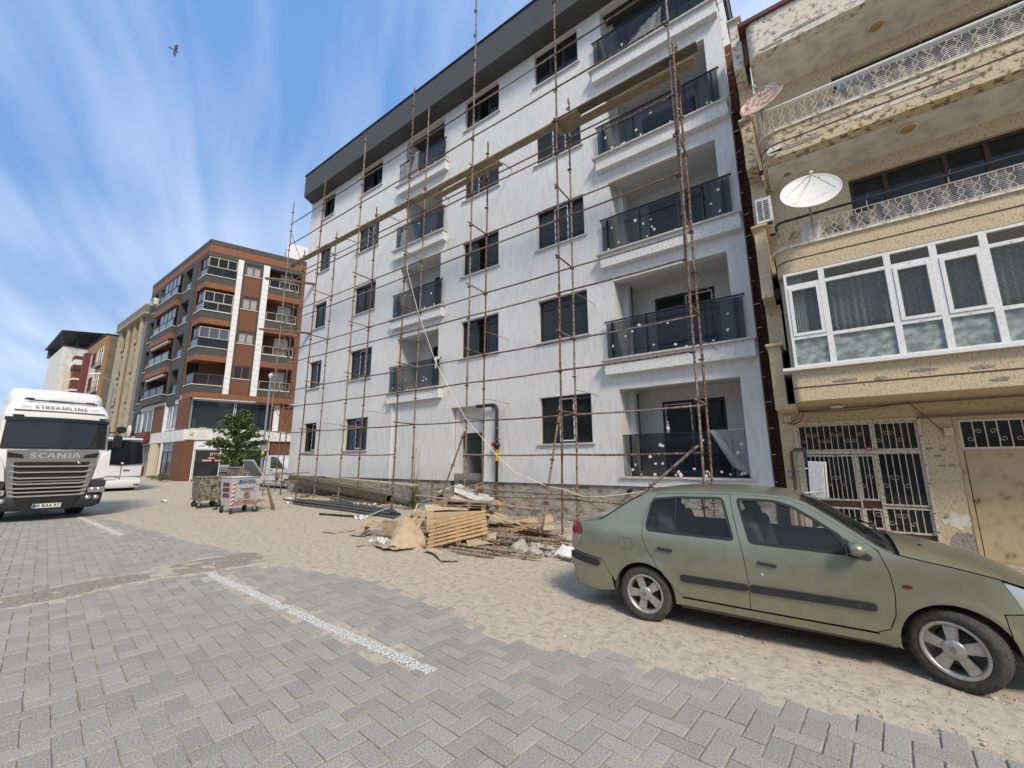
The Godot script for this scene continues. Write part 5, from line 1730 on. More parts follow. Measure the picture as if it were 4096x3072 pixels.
func build_corner_block() -> void:
	var C := V(-36.05, 0.5, -10.2)
	var B := thing("corner_apartment_block", "orange and grey clad apartment block with corner balconies over shops", "building", C)
	var L := face(B, Transform3D(Basis(), V(0, -0.5, 0)))                      # street face: x runs from 0 to -14.4
	var a := deg_to_rad(19.3)
	var D := V(sin(a), 0, -cos(a))
	var N := V(cos(a), 0, sin(a))
	var R := face(B, Transform3D(Basis(D, Vector3.UP, N), V(0, -0.5, 0)))       # side street face: x runs from 0 to 9
	var far := D * 9.0
	# solid core, set back behind the faces
	var core := MB.new()
	var rx := Transform3D(Basis(V(1, 0, 0), V(0, 0, 1), V(0, -1, 0)), V(0, -0.5, 0))
	core.prism(PackedVector2Array([Vector2(-1.6, -1.3), Vector2(far.x - 2.2, far.z - 0.6), Vector2(far.x - 8.0, far.z), Vector2(-14.2, -9.0), Vector2(-14.2, -1.3)]), -18.2, 0.0, rx)
	part("core", core, "interior_dark", B)
	var roof := MB.new()
	roof.prism(PackedVector2Array([Vector2(0, 0), Vector2(far.x, far.z), Vector2(far.x - 8.0, far.z), Vector2(-14.4, -9.0), Vector2(-14.4, 0)]), -18.72, -18.3, rx)
	part("roof", roof, "clad_grey", B)
	fbox(R, "stair_head", "clad_white", 5.2, 8.6, 18.75, 20.6, -1.0, -4.0)
	# bands under the roof
	for q in [[17.42, 17.78, "clad_grey", 0.0], [17.782, 18.36, "clad_orange", 0.012], [18.362, 18.76, "clad_grey", 0.03]]:
		fbox(L, "roof_band", q[2], -14.4, 0.012 + q[3], q[0], q[1], -0.5, 0.01 + q[3])
		fbox(R, "roof_band", q[2], 0.014, 9.0, q[0], q[1], -0.5, 0.01 + q[3])
	# ---- side street face
	var slabs := [7.36, 10.20, 13.03, 15.85]
	for i in 4:
		var y: float = slabs[i]
		var top: float = y + 1.60 if i < 3 else 17.42
		# corner balcony: wraps the corner
		var sl := MB.new()
		sl.prism(PackedVector2Array([Vector2(0, 0), Vector2(D.x * 1.88, D.z * 1.88), Vector2(-1.2, -1.6), Vector2(-1.65, 0)]), -y, -(y - 0.58), rx)
		var so := part("balcony_slab", sl, "clad_grey", B)
		var ob := MB.new()
		ob.prism(PackedVector2Array([Vector2(0.02, 0.02), Vector2(D.x * 1.88 + 0.02, D.z * 1.88 + 0.01), Vector2(-1.2, -1.6), Vector2(-1.68, 0.02)]), -(y - 0.582), -(y - 1.0), rx)
		obj("band", ob, "clad_orange", so)
		var ws := MB.new()
		ws.prism(PackedVector2Array([Vector2(0.05, 0.05), Vector2(D.x * 1.86 + 0.05, D.z * 1.86 + 0.02), Vector2(-1.2, -1.6), Vector2(-1.7, 0.05)]), -(y + 0.04), -(y + 0.002), rx)
		obj("sill", ws, "clad_white", so)
		if i > 0:
			fwindow(R, 0.03, 1.86, y + 0.06, y + 0.72, -0.04, 2, "frame_gold" if i == 2 else "frame_dark", "pane_dim", 0.035)
			fwindow(R, 0.03, 1.86, y + 0.74, top - 0.04, -0.04, 3, "frame_gold" if i > 0 else "frame_dark", "pane_dim" if i != 1 else "pane_blue", 0.045)
			fwindow(L, -1.60, -0.03, y + 0.06, y + 0.72, -0.04, 1, "frame_dark", "pane_blue", 0.03)
			fwindow(L, -1.20, -0.03, y + 0.74, top - 0.04, -0.04, 2, "frame_dark", "pane_blue", 0.03)
			fbox(L, "curtain", "blind" if i != 1 else "stripe_blue", -1.0, -0.5, y + 0.1, top - 0.1, -0.5, -0.52)
		else:
			fwindow(R, 0.03, 1.86, y + 0.05, y + 0.85, -0.04, 2, "frame_brown", "pane_smoke", 0.035)
			fwindow(L, -1.60, -0.03, y + 0.05, y + 0.85, -0.04, 1, "frame_brown", "pane_smoke", 0.035)
		fbox(R, "recess_wall", "clad_wood", 0.2, 1.9, y + 0.04, y + 2.3, -1.2, -1.25)
		# white tile strips, tile by tile
	for q in [[1.895, 2.262], [3.635, 4.072]]:
		var y := 6.74
		var mb := MB.new()
		mb.b2(q[0], q[1], 0.004, 0.406, -0.3, 0.05)
		var mesh := mb.done()
		while y < 17.4:
			var o := obj("tile", mesh, "clad_white", B)
			o.transform = R.x * Transform3D(Basis(), V(0, y, rng.randf_range(-0.003, 0.003)))
			y += 0.418
	# middle strip: windows between boards, grey edges
	fbox(R, "edge_strip", "clad_grey", 2.265, 2.37, 6.72, 17.42, -0.3, 0.02)
	fbox(R, "edge_strip", "clad_grey", 3.52, 3.63, 6.72, 17.42, -0.3, 0.02)
	var wy := [[8.06, 9.06], [10.84, 11.86], [13.62, 14.70], [16.42, 17.42]]
	var last := 6.75
	for i in 4:
		boards(R, 2.38, 3.51, last, wy[i][0] - 0.05, 0.01, "clad_board")
		fwindow(R, 2.40, 3.49, wy[i][0], wy[i][1], -0.06, 2, "frame_brown", "pane_dim" if i == 0 else "pane_clear", 0.07)
		fbox(R, "window_blind", "blind", 2.5, 3.4, wy[i][0] + 0.05, wy[i][1] - 0.08, -0.2, -0.22) if i > 0 else null
		fbox(R, "window_sill", "clad_white", 2.34, 3.55, wy[i][0] - 0.045, wy[i][0] - 0.005, -0.1, 0.07)
		last = wy[i][1]
	# right hand balconies
	for i in 4:
		var y: float = slabs[i] - 0.03
		fbox(R, "balcony_slab", "clad_grey", 4.085, 6.30, y - 0.55, y, -1.2, 0.06)
		fbox(R, "balcony_band", "clad_orange", 4.08, 6.42, y - 1.0, y - 0.552, -1.2, 0.07)
		fbox(R, "balcony_sill", "clad_white", 4.08, 6.32, y + 0.002, y + 0.04, -1.2, 0.10)
		fwindow(R, 4.15, 6.28, y + 0.06, y + 0.72, 0.0, 3, "frame_gold", "pane_smoke", 0.03)
		boards(R, 4.08, 6.4, y + 0.05, y + 2.0, -1.1, "clad_board", 0.19)
		fbox(R, "panel_door", "clad_white", 4.95, 5.95, y + 0.05, y + 1.75, -1.05, -1.09)
		boards(R, 6.42, 8.9, y - 0.98, y + 1.85, 0.02, "clad_board", 0.2)
	fbox(R, "lower_band", "clad_orange", 0.03, 8.9, 6.42, 6.80, -0.5, 0.08)
	fbox(R, "soffit", "render_white", 0.2, 8.9, 6.33, 6.418, -1.2, 0.05)
	# mezzanine glazing, white belt, shop front
	fbox(R, "mezzanine_frame", "clad_white", 0.10, 0.17, 4.15, 6.33, -0.55, -0.45)
	for q in [[0.18, 2.78], [2.84, 5.45]]:
		fwindow(R, q[0], q[1], 4.18, 6.32, -0.5, 1, "clad_white", "pane_dim", 0.05)
	fbox(R, "mezzanine_frame", "clad_white", 5.46, 5.8, 4.15, 6.33, -0.55, -0.40)
	boards(R, 5.82, 8.9, 4.1, 6.32, -0.30, "clad_board", 0.2)
	fbox(R, "mezzanine_floor", "room_floor", 0.1, 8.8, 4.0, 4.12, -4.0, -0.5)
	fbox(R, "mezzanine_back", "room_wall", 0.1, 8.8, 4.1, 6.4, -4.1, -4.0)
	fbox(R, "belt", "render_white", -0.05, 8.9, 3.39, 4.12, -0.5, 0.02)
	fbox(R, "shop_frame", "pvc_white", 0.62, 0.70, 0.5, 3.38, -0.5, -0.1)
	fwindow(R, 0.72, 5.3, 0.62, 2.70, -0.2, 3, "pvc_white", "pane_dim", 0.05)
	boards(R, 5.4, 8.9, 0.5, 3.38, -0.15, "clad_wood", 0.2)
	fbox(R, "fascia_board", "pvc_white", 0.71, 5.3, 2.71, 3.36, -0.3, -0.1)
	# printed panels of the shop fascia
	print_mat("shop_print", 256, 48, func(im: Image):
		im.fill(Color(0.75, 0.86, 0.9))
		im.fill_rect(Rect2i(3, 3, 74, 42), Color(0.9, 0.9, 0.88))
		im.fill_rect(Rect2i(10, 30, 32, 6), Color(0.35, 0.36, 0.4))
		im.fill_rect(Rect2i(14, 24, 22, 5), Color(0.8, 0.82, 0.85))
		im.fill_rect(Rect2i(56, 10, 12, 10), Color(0.25, 0.25, 0.3))
		im.fill_rect(Rect2i(52, 22, 20, 10), Color(0.2, 0.22, 0.28))
		im.fill_rect(Rect2i(60, 33, 6, 10), Color(0.3, 0.3, 0.34))
		im.fill_rect(Rect2i(82, 5, 34, 38), Color(0.75, 0.45, 0.32))
		im.fill_rect(Rect2i(82, 28, 34, 15), Color(0.42, 0.47, 0.5))
		im.fill_rect(Rect2i(90, 20, 18, 8), Color(0.7, 0.2, 0.18))
		im.fill_rect(Rect2i(122, 5, 36, 38), Color(0.16, 0.32, 0.3))
		im.fill_rect(Rect2i(150, 8, 16, 10), Color(0.8, 0.15, 0.15))
		im.fill_rect(Rect2i(172, 4, 80, 40), Color(0.55, 0.78, 0.86))
		im.fill_rect(Rect2i(222, 10, 14, 24), Color(0.75, 0.08, 0.08))
		im.fill_rect(Rect2i(228, 20, 12, 18), Color(0.15, 0.15, 0.2)))
	var pr := MB.new()
	pr.quv(V(0.74, 2.78, -0.096), V(4.0, 2.78, -0.096), V(4.0, 3.33, -0.096), V(0.74, 3.33, -0.096))
	fpart(R, "fascia_print", pr, "shop_print")
	for q in [[4.05, 4.6], [4.65, 5.25]]:
		fbox(R, "cabinet_door", "pane_clear" if false else "metal_grey", q[0] + 0.02, q[1] - 0.02, 2.78, 3.3, -0.1, -0.09)
	text("KYAY", 0.26, "letter_pink", B, R.x * Transform3D(Basis(), V(2.05, 2.36, -0.17)), "window_lettering", 0.9, 0.004)
	var wl := MB.new()
	for q in [[1.55, 2.75, 2.06, 2.15], [1.2, 1.75, 1.88, 1.99], [1.95, 2.45, 1.88, 1.99], [2.65, 2.95, 1.88, 1.99]]:
		wl.b2(q[0], q[1], q[2], q[3], -0.172, -0.168)
	fpart(R, "window_print", wl, "letter_pink")
	fbox(R, "shop_floor", "room_floor", 0.1, 8.8, 0.45, 0.52, -4.0, -0.1)
	fbox(R, "shop_back", "interior_dark", 0.1, 8.8, 0.5, 3.4, -4.1, -4.0)
	# goods in the mezzanine window
	var gd := MB.new()
	gd.lathe([Vector2(0.75, 0.0), Vector2(0.72, 0.2), Vector2(0.5, 0.42), Vector2(0.2, 0.52), Vector2(0.0, 0.53)], R.x * Transform3D(Basis(), V(1.0, 4.12, -1.2)), 14)
	part("sack_heap", gd, "sack", B).position = Vector3.ZERO
	for i in 5:
		fbox(R, "carton", "paper_white", 1.75 + 0.05 * (i % 2), 2.35 + 0.04 * (i % 3), 4.13 + i * 0.14, 4.255 + i * 0.14, -1.0, -0.7)
	fbox(R, "drum", "paper_white", 0.3, 0.5, 4.13, 5.0, -0.95, -0.75)
	fbox(R, "carton", "cardboard_dusty", 2.6, 3.0, 4.13, 4.9, -1.4, -1.0)
	# ---- corner pillar and street face
	boards(L, -2.05, -0.0, 0.45, 3.38, 0.0, "clad_wood", 0.19)
	boards(R, 0.0, 0.6, 0.45, 3.38, -0.02, "clad_wood", 0.19)
	boards(L, -2.2, -0.02, 4.12, 6.42, 0.0, "clad_wood", 0.19)
	boards(R, 0.0, 0.1, 4.12, 6.42, -0.01, "clad_wood", 0.19)
	fbox(L, "belt", "render_white", -14.4, 0.0, 3.30, 4.11, -0.5, 0.03)
	fbox(L, "upper_belt", "render_white", -14.4, -2.0, 6.30, 6.75, -0.5, -0.02)
	fbox(R, "junction_box", "cream_pale", 0.3, 0.5, 3.75, 4.0, 0.02, 0.1)
	boards(L, -2.05, -1.62, 6.8, 17.4, -0.02, "clad_board", 0.19)
	# grey piers that frame the recessed balconies
	for q in [[-3.1, -2.06], [-5.45, -4.95], [-11.9, -11.15], [-14.4, -13.3]]:
		fbox(L, "pier", "clad_grey", q[0], q[1], 6.5, 17.42, -1.3, 0.05)
	for i in 4:
		var y: float = slabs[i] - 0.38
		for q in [[-4.95, -3.1], [-13.3, -11.9]]:
			fbox(L, "balcony_front", "clad_grey", q[0], q[1], y - 0.85, y, -1.3, 0.03)
			fbox(L, "balcony_sill", "clad_white", q[0] - 0.02, q[1] + 0.02, y + 0.002, y + 0.04, -0.2, 0.09)
			fwindow(L, q[0] + 0.05, q[1] - 0.05, y + 0.05, y + 0.78, -0.05, 1, "frame_dark", "pane_blue" if i > 0 else "pane_smoke", 0.03)
			fbox(L, "recess_wall", "interior_dark", q[0], q[1], y + 0.05, y + 1.99, -1.28, -1.24)
		# projecting balconies
		var yp: float = slabs[i] - 0.25
		fbox(L, "balcony_slab", "clad_grey", -11.1, -5.46, yp - 0.55, yp, -1.3, 0.30)
		if i > 0: fbox(L, "balcony_band", "clad_orange", -11.12, -5.44, yp - 1.0, yp - 0.552, -1.3, 0.31)
		fbox(L, "balcony_sill", "clad_white", -11.15, -5.42, yp + 0.002, yp + 0.04, -0.3, 0.35)
		fwindow(L, -11.05, -5.5, yp + 0.05, yp + 0.78, 0.22, 3, "frame_dark", "pane_blue" if i > 0 else "pane_smoke", 0.03)
		if i >= 2: fwindow(L, -9.6, -5.5, yp + 0.80, yp + 1.82, 0.16, 4, "frame_dark", "pane_blue", 0.04)
		else: fbox(L, "awning_case", "clad_white", -10.9, -6.2, yp + 1.65, yp + 1.78, 0.0, 0.22)
		boards(L, -11.15, -5.46, yp + 0.05, yp + 1.83, -1.2, "clad_wood", 0.2)
		fbox(L, "panel_door", "clad_white", -8.2, -6.9, yp + 0.05, yp + 1.7, -1.1, -1.17)
	# mezzanine and doors of the street face
	for q in [[-13.9, -11.4, "render_tan"], [-11.1, -8.3, "render_tan"]]:
		fwindow(L, q[0], q[1], 4.2, 6.28, -0.06, 2, "clad_white", "pane_dim", 0.09)
	boards(L, -8.2, -5.1, 4.12, 6.3, -0.03, "clad_wood", 0.19)
	fbox(L, "pilaster", "clad_white", -5.1, -4.75, 4.12, 6.3, -0.3, 0.03)
	fwindow(L, -4.7, -2.25, 4.2, 6.25, -0.06, 2, "clad_white", "pane_clear", 0.09)
	fbox(L, "inner_screen", "blind", -4.65, -2.3, 4.22, 6.2, -0.5, -0.52)
	print_mat("poster_print", 128, 96, func(im: Image):
		var nz := FastNoiseLite.new()
		nz.seed = 8
		nz.frequency = 0.03
		for j in 96:
			for i in 128:
				var v := nz.get_noise_2d(i, j) * 0.5 + 0.5
				var u := nz.get_noise_2d(i + 300, j * 0.7) * 0.5 + 0.5
				im.set_pixel(i, j, Color(0.25 + 0.4 * v, 0.13 + 0.25 * u * v, 0.10 + 0.12 * u)))
	var po := MB.new()
	po.quv(V(-13.85, 4.25, -0.095), V(-11.45, 4.25, -0.095), V(-11.45, 6.2, -0.095), V(-13.85, 6.2, -0.095))
	po.quv(V(-11.05, 4.25, -0.095), V(-8.35, 4.25, -0.095), V(-8.35, 6.2, -0.095), V(-11.05, 6.2, -0.095))
	fpart(L, "window_poster", po, "poster_print")
	# ground floor: glass door, cream pier, dark shop with lettered sign
	fbox(L, "pilaster", "clad_white", -4.8, -4.55, 0.45, 3.3, -0.3, 0.02)
	fwindow(L, -4.5, -2.1, 0.55, 2.6, -0.08, 2, "frame_dark", "pane_dim", 0.07)
	fwindow(L, -4.5, -2.1, 2.62, 3.28, -0.08, 2, "metal_grey", "pane_blue", 0.05)
	var hd := MB.new()
	hd.path([V(-3.45, 1.2, -0.05), V(-3.45, 1.25, 0.03), V(-3.45, 1.85, 0.03), V(-3.45, 1.9, -0.05)], 0.02, 6)
	fpart(L, "door_handle", hd, "chrome")
	boards(L, -5.2, -4.82, 0.45, 3.3, -0.04, "clad_wood", 0.19)
	fbox(L, "pier", "cream_pale", -7.6, -5.9, 0.4, 3.28, -0.6, 0.0)
	fbox(L, "shop_back", "interior_dark", -14.3, -7.6, 0.4, 3.3, -0.9, -0.85)
	fbox(L, "sign_board", "letter_black", -13.6, -8.0, 3.32, 4.3, 0.04, 0.16)
	var sg := MB.new()
	for q in [[-12.9, -12.3], [-12.0, -11.7], [-11.2, -10.4], [-10.0, -9.3], [-9.0, -8.4]]:
		sg.b2(q[0], q[1], 3.5, 4.1, 0.165, 0.18)
	fpart(L, "sign_print", sg, "blind")
	var rd := MB.new()
	rd.lathe([Vector2(0.0, 0.0), Vector2(0.45, 0.0), Vector2(0.5, 0.06), Vector2(0.45, 0.12), Vector2(0.0, 0.14)], L.x * Transform3D(Basis(V(0, 0, 1), V(1, 0, 0), V(0, 1, 0)), V(-7.9, 3.75, 0.45)), 24)
	part("round_sign", rd, "maroon", B).position = Vector3.ZERO
	var rd2 := MB.new()
	rd2.lathe([Vector2(0.0, 0.0), Vector2(0.55, 0.0), Vector2(0.6, 0.06), Vector2(0.55, 0.12), Vector2(0.0, 0.14)], L.x * Transform3D(Basis(), V(-12.9, 4.5, 0.3)) * Transform3D(Basis(V(1, 0, 0), V(0, 0, 1), V(0, -1, 0)), Vector3.ZERO), 24)
	part("round_sign", rd2, "cream_wash", B).position = Vector3.ZERO
	for i in 5:
		fbox(L, "display_panel", ["red_plate", "paper_white", "render_grey", "maroon", "paper_white"][i], -8.6 + (i % 2) * 0.5, -7.7, 0.6 + i * 0.42, 0.98 + i * 0.42, -0.3, -0.2)
	# wall air conditioner by the top balcony
	var ac := MB.new()
	ac.rbox(V(-46.9, 16.05, -9.75), V(0.85, 0.6, 0.35), 0.03)
	var at := wthing("air_conditioner", "white outdoor air conditioner hung by the top balcony of the orange block", "air conditioner", V(-46.9, 15.75, -9.75))
	part("casing", ac, "ac_white", at)
	var fan := MB.new()
	fan.lathe([Vector2(0.0, 0.0), Vector2(0.22, 0.0), Vector2(0.23, 0.015), Vector2(0.2, 0.02)], Transform3D(Basis(V(1, 0, 0), V(0, 0, 1), V(0, -1, 0)), V(-46.75, 16.05, -9.572)), 20)
	part("fan_guard", fan, "cable_grey", at)
	var br := MB.new()
	br.b2(-47.25, -47.2, 15.72, 15.745, -10.15, -9.58)
	br.b2(-46.6, -46.55, 15.72, 15.745, -10.15, -9.58)
	part("bracket", br, "metal_grey", at)

# ---------------------------------------------------------------- houses further up the street
func build_far_blocks() -> void:
	# olive block with deep square recesses
	var B := thing("olive_apartment_block", "olive and cream rendered block with deep recessed balconies next to the orange block", "building", V(-50.4, 0.7, -10.2))
	var L := face(B, Transform3D(Basis(), V(0, -0.7, 0)))
	fbox(L, "core", "render_olive", -10.5, 0.3, 0.0, 16.0, -9.0, -1.6)
	fbox(L, "roof_band", "render_grey", -10.5, 0.15, 15.95, 16.62, -2.0, 0.35)
	fbox(L, "roof_edge", "render_olive", -10.52, 0.17, 16.622, 16.78, -2.0, 0.38)
	fbox(L, "roof_edge", "render_olive", -10.52, 0.17, 15.80, 15.948, -2.0, 0.40)
	for q in [[0.3, 0.75, "clad_grey"], [-1.35, -0.05, "render_grey"], [-2.3, -1.37, "render_olive"], [-4.35, -4.05, "render_olive"], [-6.05, -4.37, "render_tan"], [-6.9, -6.07, "render_olive"], [-10.5, -9.05, "render_olive"]]:
		fbox(L, "pier", q[2], q[0], q[1], 0.2, 15.8, -1.6, 0.0 if q[2] != "render_olive" else 0.12)
	for i in 5:
		var y := 1.95 + i * 2.95
		for q in [[-4.05, -2.3], [-9.05, -6.9]]:
			fbox(L, "balcony_front", "render_olive", q[0], q[1], y - 0.75, y - 0.25, -1.6, -0.1)
			fbox(L, "balcony_sill", "render_grey", q[0], q[1], y - 0.248, y - 0.18, -0.4, 0.02)
			fwindow(L, q[0] + 0.03, q[1] - 0.4, y - 0.17, y + 0.65, -0.2, 1, "frame_dark", "pane_blue" if q[0] > -5.0 and i > 1 else "pane_smoke", 0.03)
			fbox(L, "balcony_door", "frame_brown", q[1] - 0.75, q[1] - 0.2, y - 0.2, y + 1.7, -1.6, -1.55)
			fbox(L, "recess_head", "render_olive", q[0], q[1], y + 1.75, y + 2.2, -1.6, -0.5)
	# brown block with a blank umber gable
	var C := thing("brown_apartment_house", "tan fronted house with a blank umber gable beyond the olive block", "building", V(-61.7, 0.87, -9.3))
	var P := face(C, Transform3D(Basis(), V(0, -0.87, 0)))
	fbox(P, "core", "render_umber", -9.6, 0.0, 0.0, 15.7, -9.0, -0.3)
	fbox(P, "top_band", "render_ochre", -9.6, -0.002, 14.3, 15.6, -0.3, 0.0)
	fbox(P, "roof_edge", "frame_dark", -9.65, 0.05, 15.702, 15.82, -9.0, 0.06)
	fbox(P, "side_strip", "render_ochre", -3.0, -0.002, 0.5, 14.298, -0.3, -0.01)
	fbox(P, "front_panel", "render_pink", -6.8, -3.0, 0.5, 14.298, -0.3, 0.02)
	fbox(P, "fin", "maroon", -8.0, -6.85, 0.5, 14.6, -0.3, 0.5)
	fbox(P, "stair_glazing", "pane_blue", -9.55, -8.05, 0.5, 14.0, -0.3, 0.25)
	for i in 5:
		var y := 12.3 - i * 2.9
		fwindow(P, -2.6, -0.35, y, y + 2.1, 0.03, 2, "clad_white", "pane_dim", 0.09, y + 1.4)
		fbox(P, "balcony_panel", "pane_blue", -2.7, -0.3, y - 0.05, y + 0.6, 0.1, 0.14)
		fbox(P, "window_sill", "clad_grey", -2.8, -0.2, y - 0.12, y - 0.05, 0.0, 0.2)
		fwindow(P, -5.4, -3.6, y + 0.3, y + 2.0, 0.05, 1, "frame_brown", "pane_dim", 0.12)
		for k in 4:
			fbox(P, "panel_joint", "render_grey", -6.75, -5.5, y + 0.1 + k * 0.62, y + 0.14 + k * 0.62, 0.02, 0.03)
	# white and red house with a lean-to roof on top
	var W := thing("red_and_white_house", "white and red brick house with a dark lean-to roof far up the street", "building", V(-72.5, 0.87, -8.5))
	var Q := face(W, Transform3D(Basis(), V(0, -0.87, 0)))
	fbox(Q, "upper_wall", "render_white", -12.0, -1.0, 10.0, 16.0, -6.0, 1.05)
	fbox(Q, "lower_wall", "wood_red", -12.0, 0.6, 0.0, 13.9, -6.0, 0.0)
	fbox(Q, "white_belt", "clad_white", -12.05, 0.65, 13.6, 14.3, -6.0, 0.06)
	fbox(Q, "belt_edge", "maroon", -12.1, 0.7, 14.302, 14.7, -6.0, 0.11)
	fbox(Q, "belt_edge", "maroon", -12.1, 0.7, 13.0, 13.598, -6.0, 0.11)
	for i in 6:
		fbox(Q, "white_course", "clad_white", -1.0, 0.63, 5.0 + i * 1.35, 5.22 + i * 1.35, -2.0, 0.03)
	for i in 4:
		var x := -0.9 - i * 2.6
		fbox(Q, "column", "cream_wash", x - 0.7, x, 1.0, 12.9, 0.0, 0.6)
		for k in 3:
			fwindow(Q, x - 2.3, x - 0.9, 3.2 + k * 3.3, 5.2 + k * 3.3, 0.08, 2, "cream_wash", "pane_dim", 0.12)
	var ro := MB.new()
	ro.quad(V(-12.5, 17.2, 1.6), V(0.5, 17.6, 1.6), V(0.5, 18.6, -6.0), V(-12.5, 18.2, -6.0))
	ro.quad(V(-12.5, 17.14, 1.6), V(-12.5, 18.14, -6.0), V(0.5, 18.54, -6.0), V(0.5, 17.54, 1.6))
	fpart(Q, "lean_to_roof", ro, "sheet_dark")
	var tr := MB.new()
	for i in 6:
		var z := 1.3 - i * 1.3
		tr.b2(-0.95, -0.8, 16.0, 17.6 + i * 0.13, z, z - 0.1)
		tr.b2(-12.0, 0.2, 17.2 + i * 0.13, 17.32 + i * 0.13, z, z - 0.1)
	tr.b2(-1.0, -0.9, 16.0, 16.15, 1.3, -5.5)
	tr.b2(-1.0, -0.9, 16.7, 16.82, 1.3, -5.5)
	fpart(Q, "roof_frame", tr, "frame_dark")
	fbox(Q, "back_sheet", "sheet_dark", -12.0, -11.8, 16.0, 18.0, -5.5, 1.3)

# ---------------------------------------------------------------- houses across the street, which the windows mirror
func build_opposite() -> void:
	var spots := [[-31.0, 14.0, 9.4, "render_olive", "pale olive house across the street behind the viewer"], [-12.5, 13.0, 6.8, "render_white", "low white house across the street behind the viewer"], [5.0, 14.0, 9.4, "render_pink", "pinkish house across the street behind the viewer"]]
	for s in spots:
		var t := thing("opposite_house", s[4], "building", V(s[0], gy(s[0], 0.0), 13.0))
		var f := face(t, Transform3D(Basis(Vector3.UP, PI), Vector3.ZERO))
		var w: float = s[1]
		var holes := []
		var n := int(s[2] / 3.0)
		for k in n:
			for c in 4:
				var x := -w / 2 + w * (c + 0.5) / 4.0 - 0.8
				holes.append(Rect2(x, 0.9 + k * 3.0, 1.6, 1.5))
		var mb := MB.new()
		mb.wall(-w / 2, w / 2, 0.0, s[2], 0.0, holes, 0.2)
		fpart(f, "wall", mb, s[3])
		fbox(f, "core", "interior_dark", -w / 2, w / 2, 0.0, s[2], -8.0, -2.0)
		fbox(f, "roof_edge", "render_grey", -w / 2 - 0.2, w / 2 + 0.2, s[2], s[2] + 0.4, -8.0, 0.4)
		for h in holes:
			fwindow(f, h.position.x, h.end.x, h.position.y, h.end.y, -0.1, 2, "frame_dark", "pane_dim", 0.07)
		for k in range(1, n):
			fbox(f, "balcony", "render_white", -w / 2 + 0.5, -0.6, k * 3.0 - 0.1, k * 3.0 + 0.8, 0.0, 1.0)

# ---------------------------------------------------------------- the parked saloon; side panels are cut out of one curved surface
const CZC := -5.735        # centre line of the car
func lerp_list(l: Array, x: float) -> float:
	if x <= l[0][0]: return l[0][1]
	for i in l.size() - 1:
		if x <= l[i + 1][0]:
			var t: float = (x - l[i][0]) / (l[i + 1][0] - l[i][0])
			return lerpf(l[i][1], l[i + 1][1], t)
	return l[-1][1]

func smooth_list(l: Array, x: float) -> float:
	# Catmull-Rom through the points, even parameter
	var n := l.size()
	if x <= l[0][0]: return l[0][1]
	if x >= l[n - 1][0]: return l[n - 1][1]
	for i in n - 1:
		if x <= l[i + 1][0]:
			var t: float = (x - l[i][0]) / (l[i + 1][0] - l[i][0])
			var p1: float = l[i][1]
			var p2: float = l[i + 1][1]
			var d: float = 1.0 * (l[i + 1][0] - l[i][0])
			var m1: float = (p2 - l[maxi(i - 1, 0)][1]) / maxf(1e-5, l[i + 1][0] - l[maxi(i - 1, 0)][0]) * d
			var m2: float = (l[mini(i + 2, n - 1)][1] - p1) / maxf(1e-5, l[mini(i + 2, n - 1)][0] - l[i][0]) * d
			var t2 := t * t
			var t3 := t2 * t
			return (2 * t3 - 3 * t2 + 1) * p1 + (t3 - 2 * t2 + t) * m1 + (-2 * t3 + 3 * t2) * p2 + (t3 - t2) * m2
	return 0.0

const CAR_W := [[0.15, 0.74], [0.24, 0.775], [0.34, 0.800], [0.50, 0.818], [0.64, 0.820], [0.76, 0.812], [0.86, 0.796], [0.93, 0.778], [1.0, 0.752], [1.2, 0.672], [1.36, 0.600], [1.45, 0.55]]
const CAR_TOP := [[-2.70, 0.80], [-2.66, 0.93], [-2.60, 0.985], [-2.45, 1.015], [-2.30, 1.035], [-2.18, 1.10], [-1.98, 1.235], [-1.80, 1.335], [-1.66, 1.378], [-1.37, 1.405], [-0.85, 1.412], [-0.45, 1.400], [-0.22, 1.365], [0.0, 1.235], [0.2, 1.095], [0.36, 0.985], [0.5, 0.945], [0.8, 0.893], [1.05, 0.835], [1.25, 0.755], [1.40, 0.66], [1.49, 0.52]]

func car_w(x: float, y: float) -> float:
	var w := smooth_list(CAR_W, y)
	if x < -2.1: w *= 1.0 - 0.17 * pow((-2.1 - x) / 0.6, 2.2)
	if x > 0.85: w *= 1.0 - 0.25 * pow((x - 0.85) / 0.64, 2.2)
	# flared arches
	for xw in [-1.75, 0.72]:
		var r := Vector2(x - xw, y - 0.29).length()
		w += 0.016 * exp(-pow((r - 0.345) / 0.035, 2.0)) * (1.0 if y > 0.2 else 0.0)
	# crease at the moulding line
	w += 0.006 * exp(-pow((y - 0.60) / 0.05, 2.0))
	return w

func side_pt(x: float, y: float, side: float, off := 0.0) -> Vector3:
	return V(x, y, CZC + side * (car_w(x, y) + off))

